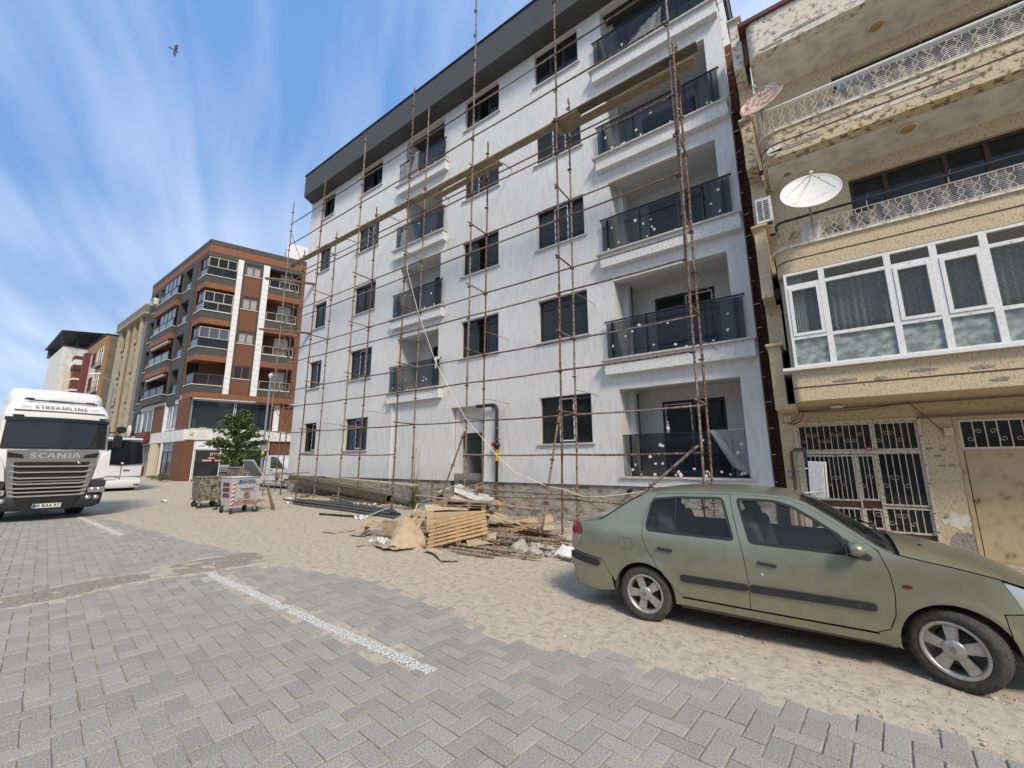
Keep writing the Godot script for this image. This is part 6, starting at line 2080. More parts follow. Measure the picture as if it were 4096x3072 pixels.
# triangles of a polygon laid on the body side, holes cut away
func patch(mb: MB, poly: PackedVector2Array, holes: Array, side: float, off := 0.0, cell := 0.045) -> void:
	var r := Rect2(poly[0], Vector2.ZERO)
	for p in poly: r = r.expand(p)
	mb.sm(1)
	var nx := int(ceil(r.size.x / cell))
	var ny := int(ceil(r.size.y / cell))
	for i in nx:
		for j in ny:
			var a := r.position + Vector2(i, j) * cell
			var sq := PackedVector2Array([a, a + Vector2(cell, 0), a + Vector2(cell, cell), a + Vector2(0, cell)])
			var pieces := Geometry2D.intersect_polygons(sq, poly)
			for h in holes:
				var nextp := []
				for q in pieces:
					for c in Geometry2D.clip_polygons(q, h):
						if not Geometry2D.is_polygon_clockwise(c): nextp.append(c)
				pieces.assign(nextp)
			for q in pieces:
				var t := Geometry2D.triangulate_polygon(q)
				for k in range(0, t.size(), 3):
					var p0: Vector2 = q[t[k]]
					var p1: Vector2 = q[t[k + 1]]
					var p2: Vector2 = q[t[k + 2]]
					var cr := (p1 - p0).cross(p2 - p0)
					if absf(cr) < 1e-9: continue
					if (cr < 0) == (side > 0):
						var h2 := p1
						p1 = p2
						p2 = h2
					mb.tri(side_pt(p0.x, p0.y, side, off), side_pt(p1.x, p1.y, side, off), side_pt(p2.x, p2.y, side, off))
	mb.sm(-1)

func rounded(poly: Array, r: float) -> PackedVector2Array:
	var out := PackedVector2Array()
	var n := poly.size()
	for i in n:
		var p: Vector2 = poly[i]
		var a: Vector2 = poly[(i + n - 1) % n]
		var b: Vector2 = poly[(i + 1) % n]
		var d := minf(r, minf(p.distance_to(a), p.distance_to(b)) * 0.45)
		var s := p + (a - p).normalized() * d
		var e := p + (b - p).normalized() * d
		for k in 6:
			var t := k / 5.0
			out.append(s * (1 - t) * (1 - t) + p * 2 * t * (1 - t) + e * t * t)
	return out

func offset(poly: PackedVector2Array, d: float) -> PackedVector2Array:
	var r := Geometry2D.offset_polygon(poly, d, Geometry2D.JOIN_ROUND)
	return r[0] if r.size() else poly

func arch(x: float, r: float) -> PackedVector2Array:
	var p := PackedVector2Array()
	for k in 33:
		var a := TAU * k / 33.0
		p.append(Vector2(x + cos(a) * r, 0.285 + sin(a) * r))
	return p

func top_line(x0: float, x1: float, d := 0.0) -> Array:
	var out := []
	var n := int(ceil(absf(x1 - x0) / 0.06))
	for i in n + 1:
		var x := lerpf(x0, x1, float(i) / n)
		out.append(Vector2(x, smooth_list(CAR_TOP, x) + d))
	return out

func top_surface(mb: MB, x0: float, x1: float, crown: Callable, inset := 0.0, drop := 0.0, nx := 16, nz := 14) -> void:
	var rows := []
	for i in nx + 1:
		var x := lerpf(x0, x1, float(i) / nx)
		var ye := smooth_list(CAR_TOP, x)
		var w := car_w(x, ye) - inset
		var row := []
		for k in nz + 1:
			var s := -1.0 + 2.0 * k / nz
			# flatter across the middle, quickly rounded at the edge
			var c: float = crown.call(x)
			row.append(V(x, ye - drop + c * (1.0 - pow(absf(s), 2.6)), CZC + s * w))
		rows.append(row)
	mb.sm(1)
	for i in nx:
		for k in nz:
			mb.quad(rows[i][k], rows[i][k + 1], rows[i + 1][k + 1], rows[i + 1][k])
	mb.sm(-1)

func wheel(host: Node3D, called: String, c: Vector3, out: float, steer: float, spin: float, bright: String) -> void:
	# axis along local z, outside at +z
	var w := Node3D.new()
	w.name = called
	host.add_child(w, true)
	w.position = c - host.position
	w.rotation = V(0, steer + (PI if out < 0 else 0.0), 0)
	var ax := Transform3D(Basis(V(1, 0, 0), V(0, 0, 1), V(0, -1, 0)), V(0, 0, 0))
	var R := 0.287
	var t := MB.new()
	var prof := []
	for q in [[0.197, 0.070], [0.202, 0.092], [0.217, 0.099], [0.240, 0.101], [0.262, 0.094], [0.278, 0.082], [0.2855, 0.066], [0.2872, 0.05], [0.2872, 0.022], [0.280, 0.020], [0.280, 0.014], [0.2875, 0.012], [0.2875, -0.012], [0.280, -0.014], [0.280, -0.02], [0.2872, -0.022], [0.2872, -0.05], [0.2855, -0.066], [0.278, -0.082], [0.24, -0.1], [0.197, -0.08]]:
		prof.append(Vector2(q[0], -q[1]))
	t.lathe(prof, ax, 48)
	for i in 60:
		var a := TAU * i / 60.0
		var b := Basis(V(0, 0, 1), a)
		for s in [-1, 1]:
			t.box(b * V(R - 0.006, 0, s * 0.06), V(0.014, 0.016, 0.022), b)
	obj("tyre", t, "tyre", w)
	var r := MB.new()
	r.lathe([Vector2(0.150, -0.06), Vector2(0.166, 0.02), Vector2(0.172, 0.066), Vector2(0.182, 0.086), Vector2(0.198, 0.092), Vector2(0.204, 0.088)], ax, 40)
	for i in 5:
		var b := Basis(V(0, 0, 1), TAU * i / 5.0 + spin)
		var pts := PackedVector2Array([Vector2(-0.033, 0.05), Vector2(0.033, 0.05), Vector2(0.046, 0.172), Vector2(0.043, 0.182), Vector2(-0.043, 0.182), Vector2(-0.046, 0.172)])
		r.prism(pts, 0.045, 0.074, Transform3D(b, V(0, 0, 0)))
		r.prism(PackedVector2Array([Vector2(-0.026, 0.055), Vector2(0.026, 0.055), Vector2(0.038, 0.166), Vector2(-0.038, 0.166)]), 0.0742, 0.0785, Transform3D(b, V(0, 0, 0)))
	obj("rim", r, bright, w)
	var h := MB.new()
	h.lathe([Vector2(0.074, 0.05), Vector2(0.072, 0.083), Vector2(0.064, 0.089), Vector2(0.0, 0.092)], ax, 28)
	var hub := obj("hub_cap", h, bright, w)
	var lg := MB.new()
	# lozenge badge: an outline of two nested diamonds
	for q in [[0.019, 0.0255, 0.0924], [0.0095, 0.0135, 0.0925]]:
		var o := [V(0, q[1], q[2]), V(q[0], 0, q[2]), V(0, -q[1], q[2]), V(-q[0], 0, q[2])]
		lg.path(o, 0.0022, 4, true)
	obj("badge", lg, "alloy_dark", hub)
	var d := MB.new()
	d.lathe([Vector2(0.0, -0.01), Vector2(0.13, -0.012), Vector2(0.13, 0.012), Vector2(0.0, 0.012)], ax, 24)
	obj("brake_disc", d, "brake_dark", w)

func build_car() -> void:
	var C := wthing("parked_car", "dusty sage green four door saloon parked on the earth in front of the blocks", "car", V(-0.6, 0.0, CZC))
	var winR := rounded([Vector2(-1.665, 1.27), Vector2(-1.63, 1.315), Vector2(-1.38, 1.345), Vector2(-0.90, 1.355), Vector2(-0.80, 0.945), Vector2(-1.37, 0.955), Vector2(-1.69, 0.965), Vector2(-1.715, 1.02)], 0.045)
	var winF := rounded([Vector2(-0.765, 1.355), Vector2(-0.43, 1.350), Vector2(-0.27, 1.305), Vector2(-0.11, 1.205), Vector2(0.09, 1.065), Vector2(0.115, 0.915), Vector2(-0.66, 0.935)], 0.04)
	var aR := arch(-1.75, 0.338)
	var aF := arch(0.72, 0.338)
	# door outlines
	var rd := [Vector2(-1.60, 1.372), Vector2(-1.70, 1.22), Vector2(-1.755, 1.05), Vector2(-1.75, 0.90), Vector2(-1.70, 0.76), Vector2(-1.56, 0.57), Vector2(-1.42, 0.41), Vector2(-1.34, 0.325), Vector2(-0.705, 0.318), Vector2(-0.695, 0.55), Vector2(-0.725, 0.83), Vector2(-0.765, 1.02), Vector2(-0.81, 1.25), Vector2(-0.825, 1.398)]
	var fd := [Vector2(-0.825, 1.398), Vector2(-0.81, 1.25), Vector2(-0.765, 1.02), Vector2(-0.725, 0.83), Vector2(-0.695, 0.55), Vector2(-0.705, 0.318), Vector2(0.24, 0.315), Vector2(0.33, 0.36), Vector2(0.375, 0.48), Vector2(0.39, 0.65), Vector2(0.375, 0.82), Vector2(0.325, 0.97)]
	for s in top_line(0.28, -0.24, -0.028): fd.append(s)
	for s in top_line(-0.26, -0.8, -0.016): fd.append(s)
	var rear := [Vector2(-2.245, 0.60), Vector2(-2.69, 0.645), Vector2(-2.70, 0.72)]
	for s in top_line(-2.69, -1.60, 0.0): rear.append(s)
	for i in 8: rear.append(rd[i])
	rear.append(Vector2(-1.34, 0.30))
	rear.append(Vector2(-2.0, 0.30))
	rear.append(Vector2(-2.13, 0.42))
	var bump_r := [Vector2(-2.245, 0.595), Vector2(-2.13, 0.42), Vector2(-2.10, 0.27), Vector2(-2.3, 0.225), Vector2(-2.62, 0.26), Vector2(-2.70, 0.40), Vector2(-2.71, 0.55), Vector2(-2.69, 0.64)]
	var sill := [Vector2(-1.46, 0.30), Vector2(-1.34, 0.312), Vector2(-0.705, 0.306), Vector2(0.25, 0.303), Vector2(0.42, 0.33), Vector2(0.45, 0.215), Vector2(0.2, 0.225), Vector2(-1.44, 0.235)]
	var fend := [Vector2(0.241, 0.313), Vector2(0.331, 0.359), Vector2(0.376, 0.48), Vector2(0.391, 0.65), Vector2(0.376, 0.82), Vector2(0.326, 0.971)]
	for s in top_line(0.345, 1.02, -0.002): fend.append(s)
	for p in [Vector2(1.034, 0.828), Vector2(1.122, 0.62), Vector2(1.0, 0.602), Vector2(1.03, 0.30), Vector2(0.40, 0.2)]: fend.append(p)
	var bump_f := [Vector2(1.002, 0.60), Vector2(1.124, 0.617), Vector2(1.302, 0.597)]
	for s in top_line(1.30, 1.48, -0.01): bump_f.append(s)
	for p in [Vector2(1.49, 0.4), Vector2(1.42, 0.22), Vector2(1.04, 0.24)]: bump_f.append(p)
	var lampf := [Vector2(1.03, 0.83), Vector2(1.30, 0.73), Vector2(1.30, 0.60), Vector2(1.12, 0.62)]
	var rail := top_line(-1.66, 0.36, 0.0)
	var low := top_line(0.33, -0.24, -0.028) + top_line(-0.26, -0.8, -0.016) + [Vector2(-0.825, 1.40), Vector2(-1.60, 1.374)]
	var rails := PackedVector2Array(rail + low)
	for side in [1.0, -1.0]:
		var near: bool = side > 0
		for q in [["rear_quarter", rear, [aR]], ["rear_door", rd, [winR]], ["front_door", fd, [winF]], ["sill", sill, [aR, aF]], ["front_fender", fend, [aF]], ["rear_bumper", bump_r, [aR]], ["front_bumper", bump_f, [aF]]]:
			var m := MB.new()
			var poly := offset(PackedVector2Array(q[1]), -0.0028)
			if Geometry2D.is_polygon_clockwise(poly): poly.reverse()
			patch(m, poly, q[2], side)
			if m.n == 0: continue
			var o := part(q[0], m, "car_paint", C)
			if near and q[0].ends_with("door"):
				var back: bool = q[0] == "rear_door"
				var hx := -1.495 if back else -0.525
				var hy := 0.785 if back else 0.758
				var hb := MB.new()
				hb.rbox(side_pt(hx, hy + 0.002, side, 0.012), V(0.165, 0.030, 0.03), 0.013, Basis(Vector3.BACK, -0.08))
				obj("handle", hb, "car_trim", o)
				var rc := MB.new()
				var el := PackedVector2Array()
				for k in 22:
					el.append(Vector2(hx + cos(TAU * k / 22) * 0.093, hy - 0.012 + sin(TAU * k / 22) * 0.034))
				patch(rc, el, [], side, 0.0015, 0.03)
				obj("handle_dish", rc, "car_paint", o)
				if not back:
					var lk := MB.new()
					lk.lathe([Vector2(0.0, 0.006), Vector2(0.012, 0.005), Vector2(0.015, 0.0)], Transform3D(Basis(V(1, 0, 0), V(0, 0, 1), V(0, -1, 0)), side_pt(-0.575, 0.655, side, 0.0)), 14)
					obj("door_lock", lk, "alloy", o)
				# side moulding
				var mo := MB.new()
				var mx := [-1.345, -0.705] if back else [-0.69, 0.262]
				var mp := rounded([Vector2(mx[0], 0.482), Vector2(mx[1], 0.484), Vector2(mx[1], 0.548), Vector2(mx[0], 0.554)], 0.03 if back else 0.034)
				patch(mo, mp, [], side, 0.016, 0.03)
				var rim := []
				var lowr := []
				for p in mp:
					rim.append(side_pt(p.x, p.y, side, 0.016))
					lowr.append(side_pt(p.x, p.y, side, -0.002))
				mo.loft([lowr, rim])
				obj("side_moulding", mo, "car_trim", o)
		# dark inner shell shows in the gaps
		var sh := MB.new()
		var whole := PackedVector2Array(top_line(-2.62, 1.36, -0.03) + [Vector2(1.38, 0.3), Vector2(0.42, 0.26), Vector2(-1.42, 0.27), Vector2(-2.6, 0.3)])
		if Geometry2D.is_polygon_clockwise(whole): whole.reverse()
		patch(sh, whole, [aR, aF, offset(winR, -0.0), offset(winF, -0.0), PackedVector2Array(lampf)], side, -0.016, 0.09)
		part("inner_shell", sh, "rubber", C)
		var rl := MB.new()
		if Geometry2D.is_polygon_clockwise(rails): rails.reverse()
		patch(rl, rails, [], side, 0.0, 0.03)
		part("roof_rail", rl, "car_paint", C)
		# glass and rubber seals
		for q in [[winR, "rear_side_glass"], [winF, "front_side_glass"]]:
			var g := MB.new()
			patch(g, offset(q[0], 0.004), [], side, -0.010, 0.08)
			part(q[1], g, "pane_clear", C)
			var se := MB.new()
			patch(se, offset(q[0], 0.006), [offset(q[0], -0.020)], side, 0.003, 0.03)
			part("window_seal", se, "rubber", C)
		var dv := MB.new()
		patch(dv, PackedVector2Array([Vector2(-1.395, 0.955), Vector2(-1.375, 0.955), Vector2(-1.375, 1.346), Vector2(-1.395, 1.346)]), [], side, 0.003, 0.04)
		part("window_divider", dv, "rubber", C)
		var mt := MB.new()
		patch(mt, rounded([Vector2(0.105, 0.905), Vector2(0.265, 0.885), Vector2(0.285, 0.915), Vector2(0.10, 1.06)], 0.02), [], side, 0.005, 0.04)
		part("mirror_base", mt, "car_trim", C)
		# mirror
		var mi := MB.new()
		var mc := side_pt(0.155, 0.985, side, 0.10)
		var rings := []
		for k in 9:
			var a := PI * k / 8.0
			var ring := []
			for i in 18:
				var b := TAU * i / 18.0
				ring.append(mc + V(-cos(a) * 0.075 + 0.02, sin(a) * cos(b) * 0.062, sin(a) * sin(b) * 0.092))
			rings.append(ring)
		mi.sm(1)
		mi.loft(rings)
		var mo2 := part("mirror", mi, "car_paint", C)
		var ms := MB.new()
		ms.tube(side_pt(0.185, 0.945, side, 0.0), mc + V(0.02, -0.02, -side * 0.04), 0.022, 8)
		ms.box(mc + V(-0.05, 0.0, 0.0), V(0.012, 0.10, 0.155))
		obj("mirror_arm", ms, "car_trim", mo2)
		# rear lamp, bumper trim, fuel flap, repeater
		var tl := MB.new()
		patch(tl, rounded([Vector2(-2.715, 0.99), Vector2(-2.60, 0.985), Vector2(-2.535, 0.90), Vector2(-2.55, 0.84), Vector2(-2.72, 0.84)], 0.02), [], side, 0.004, 0.03)
		var tlo := part("tail_lamp", tl, "tail_red", C)
		var t2 := MB.new()
		patch(t2, rounded([Vector2(-2.72, 0.838), Vector2(-2.551, 0.838), Vector2(-2.585, 0.73), Vector2(-2.65, 0.67), Vector2(-2.72, 0.66)], 0.02), [], side, 0.004, 0.03)
		obj("indicator", t2, "tail_smoke", tlo)
		var bt := MB.new()
		patch(bt, rounded([Vector2(-2.73, 0.635), Vector2(-2.29, 0.585), Vector2(-2.27, 0.54), Vector2(-2.30, 0.505), Vector2(-2.73, 0.54)], 0.02), [], side, 0.012, 0.03)
		part("bumper_trim", bt, "car_trim", C)
		if near:
			var fu := rounded([Vector2(-2.04, 0.87), Vector2(-1.87, 0.87), Vector2(-1.86, 0.735), Vector2(-2.03, 0.735)], 0.055)
			var f1 := MB.new()
			patch(f1, fu, [offset(fu, -0.004)], side, 0.0012, 0.03)
			var fo := part("fuel_flap", f1, "rubber", C)
			var f2 := MB.new()
			patch(f2, offset(fu, -0.004), [], side, 0.003, 0.03)
			obj("flap_door", f2, "car_paint", fo)
			var rp := MB.new()
			var e2 := PackedVector2Array()
			for k in 16: e2.append(Vector2(0.475 + cos(TAU * k / 16) * 0.035, 0.715 + sin(TAU * k / 16) * 0.014))
			patch(rp, e2, [], side, 0.008, 0.02)
			part("side_repeater", rp, "repeater", C)
		var lf := MB.new()
		patch(lf, rounded(lampf, 0.02), [], side, 0.002, 0.03)
		part("headlamp", lf, "lamp_clear", C)
	# top surfaces
	var flat := func(_x): return 0.05
	var tk := MB.new()
	top_surface(tk, -2.70, -2.305, func(x): return 0.045, 0.0)
	part("boot_lid", tk, "car_paint", C)
	var rg := MB.new()
	top_surface(rg, -2.30, -1.80, func(x): return lerpf(0.05, 0.055, 1.0), 0.045, 0.01)
	part("rear_glass", rg, "pane_green", C)
	var rs := MB.new()
	for side in [-1.0, 1.0]:
		var pts := []
		for k in 11:
			var x := lerpf(-2.31, -1.79, k / 10.0)
			pts.append(V(x, smooth_list(CAR_TOP, x) + 0.006, CZC + side * (car_w(x, smooth_list(CAR_TOP, x)) - 0.03)))
		rs.path(pts, 0.014, 6)
	part("glass_seal", rs, "rubber", C)
	var rf := MB.new()
	top_surface(rf, -1.80, -0.20, func(x): return 0.035 + 0.02 * sin(clampf((x + 1.8) / 1.6, 0, 1) * PI), 0.0, 0.0, 22)
	part("roof", rf, "car_paint", C)
	var wsn := MB.new()
	top_surface(wsn, -0.20, 0.40, func(x): return 0.055, 0.055, 0.012)
	part("windscreen", wsn, "pane_green", C)
	var ap := MB.new()
	for side in [-1.0, 1.0]:
		var pa := []
		for k in 13:
			var x := lerpf(-0.21, 0.42, k / 12.0)
			pa.append(V(x, smooth_list(CAR_TOP, x) + 0.004, CZC + side * (car_w(x, smooth_list(CAR_TOP, x)) - 0.05)))
		ap.path(pa, 0.012, 6)
	part("windscreen_seal", ap, "rubber", C)
	for side in [-1.0, 1.0]:
		var apb := MB.new()
		var ra := []
		for k in 13:
			var x := lerpf(-0.21, 0.42, k / 12.0)
			var y := smooth_list(CAR_TOP, x)
			var w := car_w(x, y)
			ra.append([V(x, y - 0.002, CZC + side * w), V(x, y + 0.006, CZC + side * (w - 0.025)), V(x, y + 0.004, CZC + side * (w - 0.05))])
		apb.sm(1)
		for k in 12:
			for j in 2: apb.quad(ra[k][j], ra[k + 1][j], ra[k + 1][j + 1], ra[k][j + 1])
		part("pillar_cover", apb, "car_paint", C)
	var cw := MB.new()
	top_surface(cw, 0.40, 0.50, func(x): return 0.06, 0.05, 0.022, 4)
	part("cowl", cw, "car_trim", C)
	var wi := MB.new()
	for q in [[V(0.43, 1.0, CZC + 0.55), V(0.22, 1.135, CZC + 0.08)], [V(0.43, 1.02, CZC + 0.05), V(0.24, 1.13, CZC - 0.4)]]:
		wi.path([q[0], q[0].lerp(q[1], 0.5) + V(0.012, 0.014, 0), q[1]], 0.009, 5)
	part("wiper", wi, "rubber", C)
	var hd := MB.new()
	top_surface(hd, 0.47, 1.47, func(x): return lerpf(0.075, 0.05, clampf(x - 0.45, 0, 1)), 0.012, -0.002, 24)
	part("bonnet", hd, "car_paint", C)
	var nz := MB.new()
	nz.lathe([Vector2(0.0, 0.012), Vector2(0.012, 0.010), Vector2(0.016, 0.0)], Transform3D(Basis(), V(0.66, 0.985, CZC + 0.3)), 10)
	part("washer_jet", nz, "rubber", C)
	# ends, floor, wheel wells
	var be := MB.new()
	for q in [[-2.69, 0.26, 0.97, 0.655], [1.46, 0.25, 0.6, 0.62]]:
		be.b2(q[0] - 0.01, q[0] + 0.03, q[1], q[2], CZC - q[3], CZC + q[3])
	part("end_panel", be, "car_paint", C)
	var fl := MB.new()
	fl.b2(-2.5, 1.3, 0.19, 0.24, CZC - 0.50, CZC + 0.50)
	fl.b2(-1.38, 0.36, 0.2, 0.25, CZC - 0.74, CZC + 0.74)
	part("floor", fl, "brake_dark", C)
	var ww := MB.new()
	for x in [-1.75, 0.72]:
		for side in [-1.0, 1.0]:
			var rings2 := []
			for zz in [0.80, 0.50]:
				var ring := []
				for k in 17:
					var a := PI * k / 16.0
					ring.append(V(x + cos(a) * 0.345, 0.285 + sin(a) * 0.345, CZC + side * zz))
				rings2.append(ring)
			ww.loft(rings2, false)
			ww.cap(rings2[1])
	part("wheel_well", ww, "brake_dark", C)
	wheel(C, "wheel", V(-1.75, 0.285, CZC + 0.715), 1.0, 0.0, 0.35, "alloy")
	wheel(C, "wheel", V(0.72, 0.285, CZC + 0.735), 1.0, -0.40, 0.02, "alloy")
	wheel(C, "wheel", V(-1.75, 0.285, CZC - 0.715), -1.0, 0.0, 0.2, "alloy")
	wheel(C, "wheel", V(0.72, 0.285, CZC - 0.715), -1.0, -0.40, 0.5, "alloy")
	# lettering on the door moulding
	text("dCi", 0.026, "alloy_dark", C, Transform3D(Basis(), side_pt(0.15, 0.512, 1.0, 0.0175) - C.position), "lettering", 0.3, 0.002)
	# inside: seats, dash, wheel, headliner, parcel shelf
	for q in [[-0.25, 0.36, true], [-0.25, -0.36, true], [-1.15, 0.0, false]]:
		var s := MB.new()
		var wd: float = 0.5 if q[2] else 1.25
		s.rbox(V(q[0] - 0.05, 0.46, CZC + q[1]), V(0.52, 0.2, wd), 0.06)
		s.rbox(V(q[0] - 0.36, 0.78, CZC + q[1]), V(0.16, 0.66, wd), 0.06, Basis(Vector3.BACK, 0.22))
		if q[2]: s.rbox(V(q[0] - 0.45, 1.14, CZC + q[1]), V(0.1, 0.17, 0.26), 0.04, Basis(Vector3.BACK, 0.2))
		else:
			for z in [-0.4, 0.4]: s.rbox(V(q[0] - 0.46, 1.1, CZC + z), V(0.09, 0.14, 0.26), 0.04)
		part("seat", s, "seat_cloth", C)
	var da := MB.new()
	da.rbox(V(0.36, 0.82, CZC), V(0.4, 0.22, 1.35), 0.07)
	part("dashboard", da, "seat_cloth", C)
	var sw := MB.new()
	var swp := []
	var sb := Basis(Vector3.BACK, 0.55)
	for k in 24:
		swp.append(V(0.06, 0.92, CZC - 0.36) + sb * V(0, cos(TAU * k / 24) * 0.18, sin(TAU * k / 24) * 0.18))
	sw.path(swp, 0.015, 6, true)
	sw.tube(V(0.05, 0.92, CZC - 0.36), V(0.3, 0.82, CZC - 0.36), 0.03, 8)
	for k in 3:
		sw.tube(V(0.05, 0.92, CZC - 0.36), V(0.06, 0.92, CZC - 0.36) + sb * V(0, cos(TAU * k / 3 + 0.5) * 0.18, sin(TAU * k / 3 + 0.5) * 0.18), 0.012, 6)
	part("steering_wheel", sw, "rubber", C)
	var hl := MB.new()
	top_surface(hl, -1.78, -0.24, func(x): return 0.03, 0.03, 0.035)
	part("headliner", hl, "headliner", C)
	var sf := MB.new()
	sf.b2(-2.3, -1.62, 0.93, 0.96, CZC - 0.62, CZC + 0.62)
	part("parcel_shelf", sf, "seat_cloth", C)

# ---------------------------------------------------------------- lorry, van, pickup
# shell of rings: each ring is a plan outline (local x across, z depth) at height y
func plan_ring(y: float, w: float, zf: float, zb: float, r: float, bow := 0.04) -> Array:
	var ring := []
	ring.append(V(-w, y, zb))
	for k in 7:
		var a := PI - PI / 2 * k / 6.0
		ring.append(V(-w + r + cos(a) * r, y, zf - bow - r + sin(a) * r))
	for k in range(1, 6):
		var t := -1.0 + 2.0 * k / 6.0
		ring.append(V((w - r) * t, y, zf - bow * t * t))
	for k in 7:
		var a := PI / 2 - PI / 2 * k / 6.0
		ring.append(V(w - r + cos(a) * r, y, zf - bow - r + sin(a) * r))
	ring.append(V(w, y, zb))
	return ring

func shell(mb: MB, rings: Array, top := true) -> void:
	mb.sm(1)
	for i in rings.size() - 1:
		var a: Array = rings[i]
		var b: Array = rings[i + 1]
		for k in a.size() - 1: mb.quad(a[k], a[k + 1], b[k + 1], b[k])
	mb.sm(-1)
	if top: mb.cap(rings[-1])

func road_wheel(f: Dictionary, c: Vector3, r: float, w: float, rim: String) -> void:
	# axle along local x
	var ax := Transform3D(Basis(V(0, 1, 0), V(1, 0, 0), V(0, 0, -1)), c)
	var t := MB.new()
	t.lathe([Vector2(r * 0.58, -w * 0.5), Vector2(r * 0.9, -w * 0.52), Vector2(r, -w * 0.38), Vector2(r, -w * 0.1), Vector2(r * 0.985, -w * 0.08), Vector2(r * 0.985, w * 0.08), Vector2(r, w * 0.1), Vector2(r, w * 0.38), Vector2(r * 0.9, w * 0.52), Vector2(r * 0.58, w * 0.5)], ax, 32)
	var o := fpart(f, "wheel", t, "tyre")
	var m := MB.new()
	m.lathe([Vector2(r * 0.6, -w * 0.5), Vector2(r * 0.55, -w * 0.3), Vector2(r * 0.2, -w * 0.42), Vector2(0.0, -w * 0.44)], ax, 24)
	m.lathe([Vector2(r * 0.6, w * 0.5), Vector2(r * 0.55, w * 0.3), Vector2(r * 0.2, w * 0.42), Vector2(0.0, w * 0.44)], ax, 24)
	obj("rim", m, rim, o)

func build_truck() -> void:
	var X := -17.25
	var g := gy(X, -2.0)
	var T := thing("lorry", "white lorry cab with a silver slatted grille driving down the paved road", "truck", V(X, g, -2.0))
	var f := face(T, Transform3D(Basis(V(0, 0, -1), V(0, 1, 0), V(1, 0, 0)), V(0, -g, 0)))
	var cab := MB.new()
	shell(cab, [plan_ring(1.25, 1.12, -0.03, -2.1, 0.16), plan_ring(2.10, 1.10, -0.04, -2.1, 0.16), plan_ring(2.16, 1.09, -0.06, -2.1, 0.16), plan_ring(3.02, 1.06, -0.22, -2.1, 0.2), plan_ring(3.2, 1.04, -0.22, -2.1, 0.2), plan_ring(3.34, 1.0, -0.36, -2.1, 0.2), plan_ring(3.5, 0.93, -0.62, -2.1, 0.2), plan_ring(3.52, 0.88, -0.75, -2.1, 0.2)])
	fpart(f, "cab", cab, "truck_white")
	# roof deflector
	var sp := MB.new()
	shell(sp, [plan_ring(3.46, 0.98, -0.95, -2.3, 0.3, 0.1), plan_ring(3.62, 0.98, -0.90, -2.3, 0.3, 0.1), plan_ring(3.80, 0.96, -1.0, -2.3, 0.3, 0.1), plan_ring(3.93, 0.90, -1.25, -2.3, 0.3, 0.1), plan_ring(3.97, 0.8, -1.6, -2.3, 0.25, 0.1)])
	fpart(f, "roof_deflector", sp, "truck_white")
	var bar := MB.new()
	bar.path([V(-0.72, 3.56, -0.62), V(-0.6, 3.53, -0.58), V(0.6, 3.53, -0.58), V(0.75, 3.52, -0.62)], 0.022, 6)
	bar.rbox(V(-0.62, 3.57, -0.62), V(0.16, 0.05, 0.06), 0.015)
	bar.rbox(V(0.6, 3.55, -0.62), V(0.2, 0.05, 0.06), 0.015)
	fpart(f, "light_bar", bar, "truck_dark")
	var pan := MB.new()
	pan.rbox(V(0.0, 3.55, -0.72), V(0.5, 0.06, 0.04), 0.01)
	fpart(f, "roof_plate", pan, "truck_silver_pale")
	# brow: dark stripe, two marker lamps, black visor
	var st := MB.new()
	for k in 12:
		var a := -0.9 + 1.8 * k / 12.0
		var b := -0.9 + 1.8 * (k + 1) / 12.0
		var za := -0.205 - 0.04 * a * a
		var zb2 := -0.205 - 0.04 * b * b
		st.quad(V(a, 3.2, za), V(b, 3.2, zb2), V(b, 3.225, zb2 - 0.02), V(a, 3.225, za - 0.02))
	fpart(f, "brow_stripe", st, "truck_dark")
	for x in [-0.8, 0.9]:
		var ml := MB.new()
		ml.rbox(V(x, 3.06, -0.22), V(0.2, 0.04, 0.06), 0.01)
		fpart(f, "marker_lamp", ml, "frame_black")
	var vi := MB.new()
	var vr := []
	for q in [[2.93, -0.14], [3.03, -0.15], [3.035, -0.2]]:
		var row := []
		for k in 15:
			var t := -1.0 + 2.0 * k / 14.0
			row.append(V(1.03 * t, q[0] - 0.02 * t * t, q[1] - 0.05 * t * t))
		vr.append(row)
	vi.loft(vr, false)
	fpart(f, "sun_visor", vi, "frame_black")
	# windscreen: black surround, then the glass over a dark cabin
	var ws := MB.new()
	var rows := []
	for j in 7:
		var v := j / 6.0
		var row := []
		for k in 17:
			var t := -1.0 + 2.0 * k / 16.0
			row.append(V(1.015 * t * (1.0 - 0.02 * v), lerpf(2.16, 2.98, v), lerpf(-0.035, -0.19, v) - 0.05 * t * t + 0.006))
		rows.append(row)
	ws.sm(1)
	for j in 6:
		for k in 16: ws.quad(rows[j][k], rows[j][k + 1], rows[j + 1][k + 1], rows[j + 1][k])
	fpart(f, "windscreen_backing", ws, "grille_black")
	var gl := MB.new()
	gl.sm(1)
	for j in 6:
		for k in 16:
			var p := []
			for q in [rows[j][k], rows[j][k + 1], rows[j + 1][k + 1], rows[j + 1][k]]: p.append(V(q.x * 0.955, 2.57 + (q.y - 2.57) * 0.93, q.z + 0.022))
			gl.quad(p[0], p[1], p[2], p[3])
	fpart(f, "windscreen", gl, "pane_screen")
	for q in [[-0.75, 0.35], [0.1, 0.45]]:
		var w := MB.new()
		w.path([V(q[0], 2.15, 0.0), V(q[0] + q[1] * 0.6, 2.19, 0.005), V(q[0] + q[1] * 1.6, 2.2, -0.01)], 0.012, 5)
		fpart(f, "wiper", w, "rubber")
	# front panel with the name
	var fp := MB.new()
	fp.prism(PackedVector2Array([Vector2(-0.88, 2.12), Vector2(0.88, 2.12), Vector2(0.80, 1.30), Vector2(-0.80, 1.30)]), -0.12, 0.005)
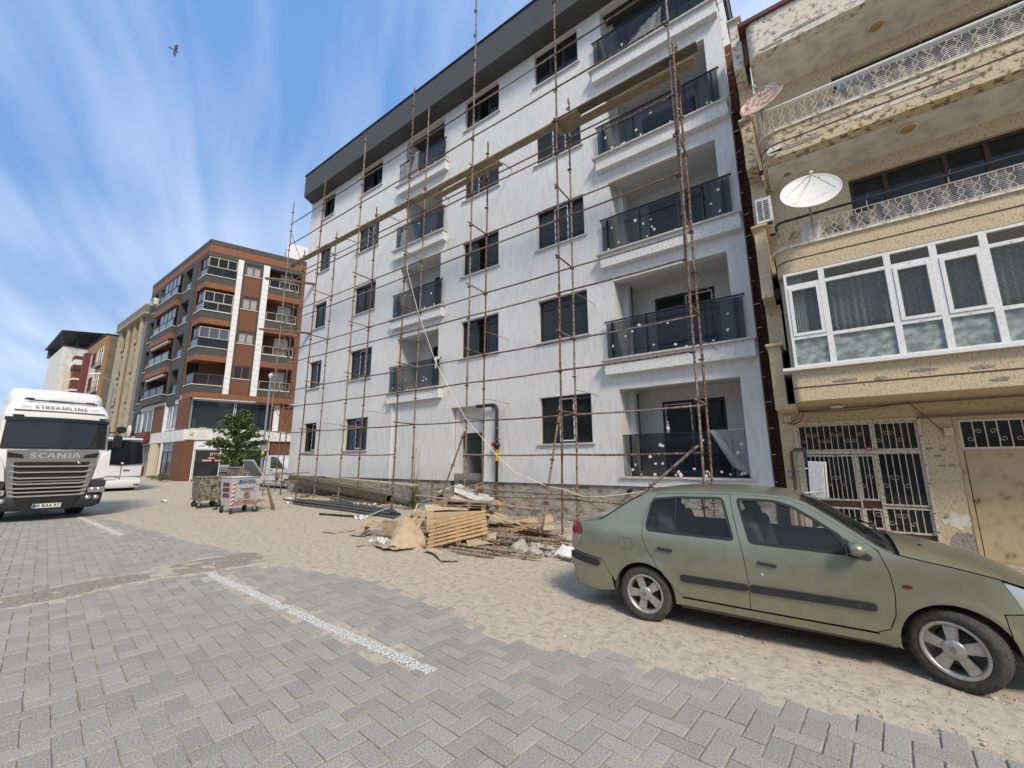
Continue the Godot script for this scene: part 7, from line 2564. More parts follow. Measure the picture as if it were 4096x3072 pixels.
	var fo := fpart(f, "front_panel", fp, "truck_silver")
	text("SCANIA", 0.135, "letter_silver", fo, Transform3D(Basis(), V(0.02, 1.97, 0.012)), "lettering", 1.1, 0.012, "Droid Sans", 1.45)
	var ln := MB.new()
	ln.b2(-0.44, 0.46, 1.87, 1.883, 0.0, 0.014)
	obj("trim_line", ln, "letter_silver", fo)
	for s in [-1.0, 1.0]:
		var ai := MB.new()
		ai.prism(PackedVector2Array([Vector2(s * 0.60, 2.0), Vector2(s * 0.87, 2.06), Vector2(s * 0.85, 1.92), Vector2(s * 0.56, 1.90)]), 0.004, 0.012)
		obj("air_inlet", ai, "grille_black", fo)
	# grille: dark openings between silver slats
	var gb := MB.new()
	gb.prism(PackedVector2Array([Vector2(-0.72, 1.80), Vector2(0.72, 1.80), Vector2(0.62, 0.86), Vector2(-0.62, 0.86)]), -0.1, 0.009)
	fpart(f, "grille", gb, "grille_black")
	var ys := [1.70, 1.545, 1.39, 1.235]
	for i in ys.size():
		var hw := 0.80 - 0.025 * i
		var s := MB.new()
		s.prism(PackedVector2Array([Vector2(-hw, ys[i]), Vector2(-hw + 0.15, ys[i] - 0.04), Vector2(hw - 0.15, ys[i] - 0.04), Vector2(hw, ys[i]), Vector2(hw - 0.01, ys[i] + 0.035), Vector2(hw - 0.16, ys[i] - 0.005), Vector2(-hw + 0.16, ys[i] - 0.005), Vector2(-hw + 0.01, ys[i] + 0.035)]), -0.02, 0.045)
		fpart(f, "grille_slat", s, "truck_silver_pale")
	for i in 3:
		var hw := 0.76 - 0.03 * i
		var y := 1.12 - i * 0.105
		var s := MB.new()
		s.prism(PackedVector2Array([Vector2(-hw, y), Vector2(-hw + 0.14, y - 0.035), Vector2(hw - 0.14, y - 0.035), Vector2(hw, y), Vector2(hw - 0.01, y + 0.03), Vector2(hw - 0.15, y - 0.002), Vector2(-hw + 0.15, y - 0.002), Vector2(-hw + 0.01, y + 0.03)]), -0.02, 0.06)
		fpart(f, "grille_slat", s, "truck_silver_pale")
	var fr := MB.new()
	for s in [-1.0, 1.0]:
		fr.prism(PackedVector2Array([Vector2(s * 0.72, 1.78), Vector2(s * 0.84, 1.86), Vector2(s * 0.80, 1.28), Vector2(s * 0.72, 0.88), Vector2(s * 0.60, 0.84), Vector2(s * 0.64, 1.0)]), -0.05, 0.03)
	fr.b2(-0.68, 0.68, 1.265, 1.30, -0.03, 0.03)
	fpart(f, "grille_frame", fr, "truck_silver")
	var bd := MB.new()
	bd.lathe([Vector2(0.0, 0.004), Vector2(0.028, 0.003), Vector2(0.033, 0.0)], Transform3D(Basis(V(1, 0, 0), V(0, 0, 1), V(0, -1, 0)), V(0.5, 1.77, 0.02)), 16)
	fpart(f, "badge", bd, "chrome")
	# white corner fairings
	for s in [-1.0, 1.0]:
		var cf := MB.new()
		cf.prism(PackedVector2Array([Vector2(s * 1.13, 2.15), Vector2(s * 1.0, 1.98), Vector2(s * 0.88, 1.7), Vector2(s * 0.82, 1.30), Vector2(s * 1.08, 1.36), Vector2(s * 1.15, 1.42)]), -0.6, 0.02)
		fpart(f, "corner_fairing", cf, "truck_white")
		var dk := MB.new()
		dk.rbox(V(s * 0.96, 1.18, -0.28), V(0.36, 0.20, 0.62), 0.05)
		fpart(f, "step_panel", dk, "truck_dark")
		var hl := MB.new()
		hl.rbox(V(s * 0.95, 1.0, -0.10), V(0.36, 0.16, 0.3), 0.03)
		var ho := fpart(f, "headlamp", hl, "lamp_clear")
		for k in 2:
			var rf := MB.new()
			rf.lathe([Vector2(0.06, 0.005), Vector2(0.05, 0.012), Vector2(0.0, 0.02)], Transform3D(Basis(V(1, 0, 0), V(0, 0, 1), V(0, -1, 0)), V(s * (0.88 + k * 0.13), 1.0, 0.05)), 16)
			obj("reflector", rf, "chrome", ho)
		var am := MB.new()
		am.rbox(V(s * 1.10, 1.0, -0.14), V(0.08, 0.15, 0.26), 0.02)
		obj("indicator", am, "amber", ho)
		# mirrors
		var mr := MB.new()
		mr.rbox(V(s * 1.30, 2.42, -0.3), V(0.2, 0.36, 0.12), 0.05)
		mr.rbox(V(s * 1.34, 2.78, -0.28), V(0.22, 0.20, 0.14), 0.06)
		mr.path([V(s * 1.08, 2.68, -0.25), V(s * 1.2, 2.70, -0.25), V(s * 1.28, 2.6, -0.28)], 0.02, 6)
		mr.path([V(s * 1.08, 2.22, -0.2), V(s * 1.18, 2.24, -0.25), V(s * 1.3, 2.3, -0.28)], 0.02, 6)
		fpart(f, "mirror", mr, "frame_black")
	# bumper
	var bp := MB.new()
	shell(bp, [plan_ring(0.52, 1.0, -0.02, -0.8, 0.2, 0.06), plan_ring(0.60, 1.12, 0.04, -0.8, 0.2, 0.06), plan_ring(0.90, 1.14, 0.05, -0.8, 0.2, 0.06), plan_ring(0.95, 1.10, 0.0, -0.8, 0.2, 0.06)])
	fpart(f, "bumper", bp, "truck_dark")
	var cb := MB.new()
	cb.prism(PackedVector2Array([Vector2(-0.62, 0.86), Vector2(0.62, 0.86), Vector2(0.45, 0.52), Vector2(-0.45, 0.52)]), 0.04, 0.065)
	fpart(f, "bumper_centre", cb, "grille_black")
	for s in [-1.0, 1.0]:
		for k in 2:
			var fg := MB.new()
			fg.lathe([Vector2(0.06, 0.0), Vector2(0.05, 0.015), Vector2(0.0, 0.02)], Transform3D(Basis(V(1, 0, 0), V(0, 0, 1), V(0, -1, 0)), V(s * (0.80 + 0.18 * k), 0.79, 0.025 - 0.03 * k)), 16)
			fpart(f, "fog_lamp", fg, "lamp_clear")
	var np := MB.new()
	np.rbox(V(0.02, 0.63, 0.075), V(0.54, 0.115, 0.012), 0.005)
	var no := fpart(f, "number_plate", np, "plate_white")
	text("45 BAA 977", 0.075, "letter_black", no, Transform3D(Basis(), V(0.045, 0.63, 0.0825)), "lettering", 0.5, 0.002)
	var eu := MB.new()
	eu.b2(-0.245, -0.20, 0.58, 0.68, 0.0815, 0.0825)
	obj("plate_band", eu, "letter_blue", no)
	# name over the brow
	text("STREAMLINE", 0.105, "letter_grey", T, f.x * Transform3D(Basis(V(1, 0, 0), V(0, 0.84, -0.54), V(0, 0.54, 0.84)), V(0.0, 3.325, -0.30)), "lettering", 0.5, 0.004, "Droid Sans", 1.2)
	var ar := MB.new()
	for s in [-1.0, 1.0]:
		ar.path([V(s * 0.78, 3.34, -0.32), V(s * 0.58, 3.31, -0.285), V(s * 0.78, 3.285, -0.275)], 0.006, 4)
	fpart(f, "brow_mark", ar, "letter_grey")
	for q in [[0.78, -1.45], [-0.78, -1.45], [0.78, -5.2], [-0.78, -5.2]]:
		road_wheel(f, V(q[0], g + 0.49 + 0.02, q[1]), 0.49, 0.33, "alloy_dark")
	var ch := MB.new()
	ch.b2(-0.5, 0.5, 0.75, 1.15, -6.0, -0.3)
	ch.b2(-1.05, 1.05, 0.95, 1.25, -2.1, -0.05)
	fpart(f, "chassis", ch, "grille_black")

func build_van() -> void:
	var X := -28.3
	var g := gy(X, -5.8)
	var T := thing("minibus", "white minibus with black rear windows parked behind the lorry", "van", V(X, g, -5.62))
	var f := face(T, Transform3D(Basis(V(0, 0, -1), V(0, 1, 0), V(1, 0, 0)), V(0, -g, 0)))
	var b := MB.new()
	shell(b, [plan_ring(0.72, 0.86, 0.0, -5.5, 0.1), plan_ring(1.2, 0.88, 0.0, -5.5, 0.1), plan_ring(1.7, 0.87, -0.02, -5.5, 0.1), plan_ring(2.75, 0.76, -0.12, -5.5, 0.12), plan_ring(2.96, 0.70, -0.18, -5.4, 0.14), plan_ring(3.03, 0.58, -0.3, -5.3, 0.15)])
	fpart(f, "body", b, "van_white")
	for s in [-1.0, 1.0]:
		var w := MB.new()
		w.prism(PackedVector2Array([Vector2(s * 0.02, 1.66), Vector2(s * 0.80, 1.74), Vector2(s * 0.70, 2.82), Vector2(s * 0.02, 2.88)]), -0.004, 0.012, Transform3D(Basis(V(1, 0, 0), V(0, 0.995, -0.09), V(0, 0.09, 0.995)), V(0, 0.01, 0.175)))
		fpart(f, "rear_window", w, "pane_smoke")
		var w2 := MB.new()
		w2.prism(PackedVector2Array([Vector2(s * 0.02, 1.66), Vector2(s * 0.80, 1.74), Vector2(s * 0.70, 2.82), Vector2(s * 0.02, 2.88)]), -0.008, -0.006, Transform3D(Basis(V(1, 0, 0), V(0, 0.995, -0.09), V(0, 0.09, 0.995)), V(0, 0.01, 0.175)))
		fpart(f, "window_backing", w2, "grille_black")
		var tl := MB.new()
		tl.rbox(V(s * 0.85, 1.34, -0.03), V(0.09, 0.5, 0.12), 0.03)
		fpart(f, "tail_lamp", tl, "tail_red")
		var rf := MB.new()
		rf.rbox(V(s * 0.66, 0.70, 0.06), V(0.22, 0.06, 0.05), 0.015)
		fpart(f, "reflector", rf, "tail_red")
		road_wheel(f, V(s * 0.66, g + 0.34, -1.0), 0.34, 0.26, "alloy_dark")
		road_wheel(f, V(s * 0.66, g + 0.34, -4.6), 0.34, 0.26, "alloy_dark")
	var sp := MB.new()
	shell(sp, [plan_ring(2.93, 0.72, -0.02, -0.4, 0.1), plan_ring(2.98, 0.73, 0.0, -0.4, 0.1), plan_ring(3.02, 0.70, -0.06, -0.4, 0.1)])
	fpart(f, "roof_spoiler", sp, "van_white")
	var bp := MB.new()
	shell(bp, [plan_ring(0.55, 0.80, 0.02, -0.5, 0.15), plan_ring(0.62, 0.88, 0.07, -0.5, 0.15), plan_ring(0.86, 0.89, 0.08, -0.5, 0.15), plan_ring(0.92, 0.86, 0.04, -0.5, 0.15)])
	fpart(f, "bumper", bp, "van_white")
	var sm := MB.new()
	sm.b2(-0.012, 0.012, 0.95, 2.9, -0.2, 0.008)
	sm.b2(-0.85, 0.85, 1.10, 1.115, -0.2, 0.006)
	fpart(f, "door_seam", sm, "frame_black")
	var hd := MB.new()
	hd.rbox(V(0.2, 1.42, 0.02), V(0.26, 0.035, 0.04), 0.012)
	fpart(f, "door_handle", hd, "letter_black")
	var em := MB.new()
	em.lathe([Vector2(0.07, 0.0), Vector2(0.065, 0.02), Vector2(0.0, 0.025)], Transform3D(Basis(V(1, 0, 0), V(0, 0, 1), V(0, -1, 0)), V(0.02, 1.74, 0.01)), 20)
	fpart(f, "badge", em, "chrome")
	var np := MB.new()
	np.rbox(V(-0.42, 1.03, 0.025), V(0.5, 0.115, 0.02), 0.006)
	fpart(f, "number_plate", np, "plate_white")
	var nh := MB.new()
	nh.rbox(V(-0.38, 1.12, 0.03), V(0.64, 0.05, 0.05), 0.015)
	fpart(f, "plate_lamp", nh, "letter_grey")
	var un := MB.new()
	un.b2(-0.7, 0.7, 0.48, 0.75, -5.2, -0.2)
	fpart(f, "underbody", un, "grille_black")

func build_pickup() -> void:
	var Z := -11.4
	var g := gy(-26.0, -12.0)
	var T := wthing("pickup_truck", "white pickup with a barred load bed in the side street behind the bins", "truck", V(-26.0, g, Z - 0.8))
	var b := MB.new()
	b.prism(PackedVector2Array([Vector2(-26.2, 0.62), Vector2(-23.9, 0.62), Vector2(-23.6, 0.9), Vector2(-23.1, 0.9), Vector2(-22.85, 0.6), Vector2(-22.6, 0.62), Vector2(-22.58, 1.15), Vector2(-23.0, 1.36), Vector2(-23.5, 1.46), Vector2(-24.45, 2.02), Vector2(-24.9, 2.15), Vector2(-25.7, 2.18), Vector2(-26.1, 2.12), Vector2(-26.2, 1.5)]), Z - 1.6, Z)
	part("cab", b, "van_white", T)
	var w := MB.new()
	w.prism(PackedVector2Array([Vector2(-25.3, 1.47), Vector2(-23.75, 1.45), Vector2(-24.5, 1.92), Vector2(-24.85, 2.04), Vector2(-25.35, 2.06)]), Z + 0.002, Z + 0.010)
	part("side_window", w, "pane_dim", T)
	var w2 := MB.new()
	w2.prism(PackedVector2Array([Vector2(-25.34, 1.44), Vector2(-23.68, 1.42), Vector2(-24.48, 1.95), Vector2(-24.83, 2.07), Vector2(-25.39, 2.09)]), Z + 0.0005, Z + 0.0015)
	part("window_seal", w2, "rubber", T)
	var ln := MB.new()
	ln.b2(-25.55, -25.535, 0.75, 2.05, Z, Z + 0.003)
	ln.b2(-25.5, -23.4, 1.2, 1.215, Z, Z + 0.004)
	part("door_seam", ln, "frame_dark", T)
	var hd := MB.new()
	hd.rbox(V(-25.2, 1.33, Z + 0.015), V(0.24, 0.045, 0.03), 0.012)
	part("door_handle", hd, "letter_black", T)
	var bed := MB.new()
	bed.b2(-29.4, -26.25, 0.72, 1.40, Z - 1.6, Z - 0.02)
	part("load_bed", bed, "galvanised", T)
	for i in 4:
		var p := MB.new()
		var x := -29.35 + i * 0.99
		p.b2(x, x + 0.12, 0.68, 1.44, Z - 0.02, Z + 0.025)
		part("bed_post", p, "metal_grey", T)
	for i in 14:
		var p := MB.new()
		var t := i / 13.0
		p.tube(V(-29.0 + t * 2.7, 1.40, Z - 0.05), V(-28.5 + t * 2.3, 2.22, Z - 0.05), 0.022, 6)
		part("rack_bar", p, "frame_black", T)
	var rt := MB.new()
	rt.tube(V(-28.55, 2.22, Z - 0.05), V(-26.15, 2.22, Z - 0.05), 0.025, 6)
	part("rack_rail", rt, "frame_black", T)
	var sl := MB.new()
	sl.b2(-26.2, -23.9, 0.5, 0.618, Z - 1.5, Z - 0.03)
	part("sill", sl, "galvanised", T)
	var ft := {"h": T, "x": Transform3D(Basis(Vector3.UP, PI / 2), -T.position)}
	for x in [-23.35, -27.9]:
		for z in [Z - 0.12, Z - 1.45]:
			road_wheel(ft, V(-z, g + 0.31, x), 0.31, 0.22, "alloy")
	var em := MB.new()
	em.lathe([Vector2(0.2, 0.0), Vector2(0.19, 0.006), Vector2(0.0, 0.007)], Transform3D(Basis(V(1, 0, 0), V(0, 0, 1), V(0, -1, 0)), V(-24.4, 0.98, Z + 0.001)), 20)
	part("door_emblem", em, "maroon", T)
	var eb := MB.new()
	eb.b2(-24.75, -24.05, 0.93, 1.06, Z + 0.009, Z + 0.012)
	part("emblem_band", eb, "amber", T)
	text("130 25 0 30", 0.1, "letter_black", T, Transform3D(Basis(), V(-24.6, 0.75, Z + 0.003) - T.position), "lettering", 0.5, 0.003)

# ---------------------------------------------------------------- waste bins
func bin_body(host: Node3D, f: Dictionary, w: float, d: float, y0: float, y1: float, m: String, dark: String) -> void:
	# tapered tub, open on top, pressed rails and rim
	var b := MB.new()
	var rings := []
	for q in [[y0, 0.86], [y0 + 0.12, 0.90], [y1, 1.0]]:
		rings.append([V(-w / 2 * q[1], q[0], d / 2 * q[1]), V(w / 2 * q[1], q[0], d / 2 * q[1]), V(w / 2 * q[1], q[0], -d / 2 * q[1]), V(-w / 2 * q[1], q[0], -d / 2 * q[1])])
	b.loft(rings)
	b.cap(rings[0], true)
	fpart(f, "tub", b, m)
	var inn := MB.new()
	inn.quad(V(-w * 0.45, y1 - 0.35, d * 0.45), V(w * 0.45, y1 - 0.35, d * 0.45), V(w * 0.45, y1 - 0.35, -d * 0.45), V(-w * 0.45, y1 - 0.35, -d * 0.45))
	fpart(f, "contents", inn, dark)
	var r := MB.new()
	r.path([V(-w / 2, y1, d / 2), V(w / 2, y1, d / 2), V(w / 2, y1, -d / 2), V(-w / 2, y1, -d / 2)], 0.026, 6, true)
	fpart(f, "rim", r, m)

func castor(f: Dictionary, c: Vector3, turn: float, g: float) -> void:
	var x := Transform3D(Basis(Vector3.UP, turn), V(c.x, 0, c.z))
	var w := MB.new()
	w.lathe([Vector2(0.04, -0.022), Vector2(0.085, -0.025), Vector2(0.095, -0.018), Vector2(0.095, 0.018), Vector2(0.085, 0.025), Vector2(0.04, 0.022)], x * Transform3D(Basis(V(0, 1, 0), V(1, 0, 0), V(0, 0, -1)), V(0, g + 0.095, 0.03)), 18)
	var o := fpart(f, "castor", w, "rubber")
	var k := MB.new()
	k.lathe([Vector2(0.0, -0.02), Vector2(0.042, -0.02), Vector2(0.042, 0.02), Vector2(0.0, 0.02)], x * Transform3D(Basis(V(0, 1, 0), V(1, 0, 0), V(0, 0, -1)), V(0, g + 0.095, 0.03)), 14)
	for s in [-1, 1]:
		k.box(x * V(s * 0.036, g + 0.16, 0.015), V(0.006, 0.14, 0.05), x.basis)
	k.box(x * V(0, g + 0.235, 0.0), V(0.1, 0.012, 0.1), x.basis)
	obj("fork", k, "metal_grey", o)

func build_bins() -> void:
	# lettered galvanised bin
	var g := gy(-15.2, -6.0)
	var B := thing("waste_bin", "clean galvanised wheeled bin with red and white stripes and its lid open", "bin", V(-15.22, g, -5.99), 0.04)
	var f := face(B, Transform3D(Basis(V(0, 0, -1), V(0, 1, 0), V(1, 0, 0)), V(0, -g, 0)))
	bin_body(B, f, 0.86, 0.74, g + 0.24, 1.30, "galvanised", "interior_dark")
	for q in [[-0.34, 0.3], [0.34, 0.3], [-0.34, -0.3], [0.34, -0.3]]:
		castor(f, V(q[0], 0, q[1]), rng.randf_range(-1.2, 1.2), g)
	# front pressing: inset panel lines, handle, print
	var tilt := Basis(V(1, 0, 0), V(0, 0.9985, 0.055), V(0, -0.055, 0.9985))
	var ft := {"h": B, "x": f.x * Transform3D(tilt, V(0, 0.0, 0.333 - 0.03))}
	var pp := MB.new()
	pp.ring(-0.30, 0.30, 0.56, 1.16, 0.012, 0.012, 0.024)
	pp.b2(-0.2, 0.2, 0.60, 0.615, 0.012, 0.022)
	pp.b2(-0.22, 0.22, 0.66, 0.672, 0.012, 0.022)
	fpart(ft, "pressing", pp, "galvanised")
	var hd := MB.new()
	hd.rbox(V(0.02, 1.02, 0.035), V(0.40, 0.10, 0.04), 0.012)
	hd.path([V(-0.14, 1.0, 0.06), V(-0.12, 0.99, 0.085), V(0.16, 0.99, 0.085), V(0.18, 1.0, 0.06)], 0.012, 6)
	fpart(ft, "handle", hd, "galvanised")
	var lt: Transform3D = ft.x * Transform3D(Basis(), V(0, 0, 0.028))
	text("ZEYREK", 0.06, "letter_blue", B, lt * Transform3D(Basis(), V(0.06, 1.20, 0.006)), "lettering", 0.8, 0.003, "Droid Sans", 1.3)
	text("0232 588 24 24", 0.036, "letter_blue", B, lt * Transform3D(Basis(), V(0.08, 1.148, 0.006)), "lettering", 0.6, 0.003, "Droid Sans", 1.15)
	var zl := MB.new()
	zl.prism(PackedVector2Array([Vector2(-0.23, 1.225), Vector2(-0.135, 1.225), Vector2(-0.135, 1.195), Vector2(-0.185, 1.15), Vector2(-0.135, 1.15), Vector2(-0.145, 1.128), Vector2(-0.24, 1.128), Vector2(-0.24, 1.155), Vector2(-0.185, 1.2), Vector2(-0.235, 1.2)]), 0.03, 0.034)
	fpart(ft, "logo", zl, "letter_blue")
	text("5mt", 0.06, "letter_red", B, lt * Transform3D(Basis(), V(0.05, 0.575, 0.002)), "lettering", 0.8, 0.003)
	var al := MB.new()
	for q in [[-0.27, -0.06], [0.16, 0.34]]:
		al.b2(q[0], q[1], 0.572, 0.577, 0.024, 0.028)
	fpart(ft, "arrow_line", al, "letter_grey")
	text("ATEŞ ATMAYINIZ", 0.062, "letter_red", B, lt * Transform3D(Basis(), V(0.03, 0.49, 0.002)), "lettering", 0.9, 0.003, "Droid Sans", 1.12)
	var np := MB.new()
	var circ := []
	for k in 28: circ.append(V(0.05 + cos(TAU * k / 28) * 0.082, 0.755 + sin(TAU * k / 28) * 0.082, 0.031))
	np.path(circ, 0.010, 4, true)
	np.box(V(0.05, 0.755, 0.031), V(0.16, 0.017, 0.006), Basis(Vector3.BACK, -0.78))
	fpart(ft, "no_parking_mark", np, "letter_red")
	text("P", 0.10, "letter_red", B, lt * Transform3D(Basis(), V(0.05, 0.755, 0.001)), "lettering", 0.8, 0.003)
	for i in 6:
		var s := MB.new()
		var y := 1.10 - i * 0.125
		var x := -0.385 + 0.008 * (6 - i) * 0.0
		s.prism(PackedVector2Array([Vector2(x, y - 0.07), Vector2(x + 0.075, y - 0.02), Vector2(x + 0.075, y + 0.035), Vector2(x, y - 0.015)]), 0.014 + 0.006, 0.024)
		fpart(ft, "red_stripe", s, "letter_red")
	var ws := MB.new()
	ws.b2(-0.387, -0.308, 0.38, 1.14, 0.012, 0.0195)
	fpart(ft, "white_stripe", ws, "plate_white")
	# side print, faded
	for i in 3:
		var s := MB.new()
		s.b2(-0.4305 + 0.0135 * (i + 1) * 0.7, -0.4295 + 0.0135 * (i + 1) * 0.7, 1.02 - i * 0.17, 1.15 - i * 0.17, -0.22, 0.22)
		fpart(f, "faded_print", s, "maroon")
	var lid := MB.new()
	lid.rbox(V(0.33, 1.56, 0.0), V(0.04, 0.70, 0.78), 0.015, Basis(Vector3.BACK, 0.62))
	var lo := fpart(f, "lid", lid, "galvanised")
	var li := MB.new()
	li.b2(-0.345, 0.345, -0.32, 0.32, -0.002, 0.002)
	var lio := obj("lid_lining", li, "interior_dark", lo)
	lio.transform = Transform3D(Basis(Vector3.BACK, 0.62) * Basis(Vector3.UP, PI / 2), V(0.33, 1.56, 0.0) + Basis(Vector3.BACK, 0.62) * V(-0.024, 0, 0))
	var ar := MB.new()
	ar.prism(PackedVector2Array([Vector2(0.30, 1.12), Vector2(0.36, 1.06), Vector2(0.58, 1.28), Vector2(0.48, 1.42)]), 0.385, 0.395)
	ar.prism(PackedVector2Array([Vector2(0.30, 1.12), Vector2(0.36, 1.06), Vector2(0.58, 1.28), Vector2(0.48, 1.42)]), -0.395, -0.385)
	fpart(f, "lid_arm", ar, "galvanised")
	# dirty bins behind
	for q in [[V(-17.62, 0, -5.92), -0.12, 1.08, 0.82, 1.26, "stained old metal bin with a charred front standing beside the lettered bin"], [V(-17.9, 0, -6.95), 0.1, 1.3, 0.8, 1.58, "tall stained metal bin with a ribbed lid behind the charred bin"]]:
		var gq := gy(q[0].x, q[0].z)
		var D := thing("waste_bin", q[5], "bin", V(q[0].x, gq, q[0].z), q[1])
		var fd := face(D, Transform3D(Basis(), V(0, -gq, 0)))
		bin_body(D, fd, q[2], q[3], gq + 0.24, q[4], "galv_dirty", "interior_dark")
		for c in [[-0.42, 0.28], [0.38, 0.28], [0.38, -0.28], [-0.42, -0.28]]:
			castor(fd, V(c[0], 0, c[1]), rng.randf_range(-1.2, 1.2), gq)
		var rl := MB.new()
		rl.rbox(V(q[2] * 0.48, 1.0, 0.0), V(0.03, 0.06, 0.5), 0.012)
		rl.path([V(-q[2] * 0.5, gq + 0.28, q[3] * 0.5), V(-q[2] * 0.62, gq + 0.27, q[3] * 0.45), V(-q[2] * 0.62, gq + 0.27, q[3] * 0.2)], 0.02, 6)
		fpart(fd, "handle", rl, "galv_dirty")
		if q[4] > 1.4:
			var l := MB.new()
			l.b2(-0.62, 0.0, q[4] - 0.02, q[4] + 0.1, 0.38, 0.42)
			for k in 4: l.rbox(V(-0.31, q[4] - 0.14 + k * 0.06, 0.43), V(0.62, 0.028, 0.03), 0.01)
			fpart(fd, "ribbed_lid", l, "galvanised")
		else:
			var l := MB.new()
			l.prism(PackedVector2Array([Vector2(0.36, 1.2), Vector2(0.62, 1.1), Vector2(0.7, 1.2), Vector2(0.5, 1.3)]), -0.42, -0.41)
			fpart(fd, "lid_arm", l, "galv_dirty")

# ---------------------------------------------------------------- lamps, tree
func build_street_lamps() -> void:
	var g := gy(-26.0, -11.2)
	var a := wthing("street_lamp", "slim grey lamp post with a small lantern by the side street", "street lamp", V(-26.0, g, -11.2), "street lamps")
	var p := MB.new()
	p.tube(V(-26.0, g, -11.2), V(-26.0, 6.7, -11.2), 0.075, 10, 0.045)
	part("post", p, "lamp_post", a)
	var l := MB.new()
	l.lathe([Vector2(0.03, 6.7), Vector2(0.09, 6.74), Vector2(0.13, 6.9), Vector2(0.14, 6.92), Vector2(0.07, 7.0), Vector2(0.0, 7.02)], Transform3D(Basis(), V(-26.0, 0, -11.2)), 14)
	part("lantern", l, "pvc_white", a)
	var tg := MB.new()
	tg.lathe([Vector2(0.078, 2.15), Vector2(0.08, 2.15), Vector2(0.08, 2.4), Vector2(0.078, 2.4)], Transform3D(Basis(), V(-26.0, 0, -11.2)), 10)
	part("yellow_tag", tg, "valve_yellow", a)
	var g2 := gy(-33.0, -5.6)
	var b := wthing("street_lamp", "tall street lamp with a long arm beyond the lorry", "street lamp", V(-33.0, g2, -5.65), "street lamps")
	var p2 := MB.new()
	p2.tube(V(-33.0, g2, -5.65), V(-33.0, 6.45, -5.58), 0.09, 10, 0.055)
	part("post", p2, "lamp_post", b)
	var ar := MB.new()
	ar.path([V(-33.0, 6.42, -5.58), V(-33.0, 6.55, -5.4), V(-33.0, 6.75, -4.95)], 0.035, 8)
	part("arm", ar, "lamp_post", b)
	var hd := MB.new()
	hd.rbox(V(-33.0, 6.8, -4.75), V(0.22, 0.1, 0.5), 0.04, Basis(Vector3.RIGHT, 0.2))
	part("lamp_head", hd, "pvc_white", b)

func leaf_pair(mb: MB, c: Vector3, d: Vector3, n: Vector3, l: float, w: float, col: Color) -> void:
	mb.col(col)
	var s := d.cross(n).normalized() * w * 0.5
	var tip := c + d * l - n * l * 0.22
	var mid := c + d * l * 0.5 - n * l * 0.03
	mb.quad(c, mid + s + n * w * 0.12, tip, mid)
	mb.quad(c, mid, tip, mid - s + n * w * 0.12)

func build_tree() -> void:
	var at := V(-22.4, gy(-22.4, -8.5), -8.5)
	var T := wthing("young_tree", "young broadleaf tree with large drooping leaves behind the bins", "tree", at)
	var tk := MB.new()
	tk.path([at, at + V(0.05, 0.8, 0.02), at + V(-0.02, 1.6, -0.03), at + V(0.03, 2.5, 0.05)], 0.045, 7)
	var tips := []
	var r := RandomNumberGenerator.new()
	r.seed = 11
	for i in 26:
		var y := 1.25 + 2.2 * i / 26.0
		var a := i * 2.4
		var spread := 1.05 * (1.0 - absf((y - 1.9) / 2.6)) + 0.1
		if i > 22: spread = 0.3
		var base := at + V(0, y - 0.2, 0)
		var tip := at + V(cos(a) * spread * 0.9, y + r.randf_range(0.2, 0.7), sin(a) * spread * 1.05)
		tk.path([base, base.lerp(tip, 0.5) + V(0, 0.12, 0), tip], 0.014, 5)
		for t in [0.35, 0.5, 0.62, 0.74, 0.86, 1.0]: tips.append(base.lerp(tip, t) + V(0, 0.12 * sin(t * PI), 0))
	# two long leaders
	for q in [V(0.1, 3.45, 0.32), V(-0.1, 3.25, -0.55), V(0.0, 2.5, -1.15), V(0.0, 2.35, 1.15)]:
		tk.path([at + V(0, 2.0, 0), at + q * V(0.6, 0.85, 0.6), at + q], 0.014, 5)
		for k in 9: tips.append((at + V(0, 2.2, 0)).lerp(at + q, k / 8.0))
	part("trunk", tk, "bark", T)
	var cr := MB.new()
	for c in tips:
		for k in 13:
			var a := r.randf() * TAU
			var d := V(cos(a), r.randf_range(-0.75, 0.25), sin(a)).normalized()
			var n := V(r.randf_range(-0.4, 0.4), 1.0, r.randf_range(-0.4, 0.4)).normalized()
			var g := r.randf()
			var col := Color(0.07, 0.125, 0.035).lerp(Color(0.17, 0.25, 0.055), g * g)
			leaf_pair(cr, c + V(r.randf_range(-0.11, 0.11), r.randf_range(-0.1, 0.1), r.randf_range(-0.11, 0.11)), d, n, r.randf_range(0.13, 0.24), r.randf_range(0.08, 0.13), col)
	part("crown", cr, "leaf", T)

# ---------------------------------------------------------------- heap of pallets, cardboard and tubes
# pallet in local space: length along x (1.2), width along z (0.8), deck up
func pallet(label: String, m: String, x: Transform3D, slats := 7, group := "pallets thrown on the heap") -> Node3D:
	var T := thing("wooden_pallet", label, "pallet", Vector3.ZERO, 0.0, group)
	T.transform = x
	for i in slats:
		var b := MB.new()
		var z := -0.36 + 0.72 * i / (slats - 1)
		b.rbox(V(rng.randf_range(-0.006, 0.006), 0.132, z), V(0.078, 0.018, 1.2), 0.004, Basis(Vector3.UP, PI / 2 + rng.randf_range(-0.01, 0.01)), 1)
		obj("deck_board", b, m, T)
	for i in 3:
		var xx := -0.53 + 0.53 * i
		var b := MB.new()
		b.b2(xx - 0.045, xx + 0.045, 0.104, 0.121, -0.4, 0.4)
		obj("cross_board", b, m, T)
		for k in 3:
			var q := MB.new()
			var z := -0.35 + 0.35 * k
			q.b2(xx - 0.045, xx + 0.045, 0.022, 0.103, z - 0.045, z + 0.045)
			obj("block", q, m, T)
		var u := MB.new()
		u.b2(xx - 0.045, xx + 0.045, 0.0, 0.021, -0.4, 0.4)
		obj("bottom_board", u, m, T)
	return T

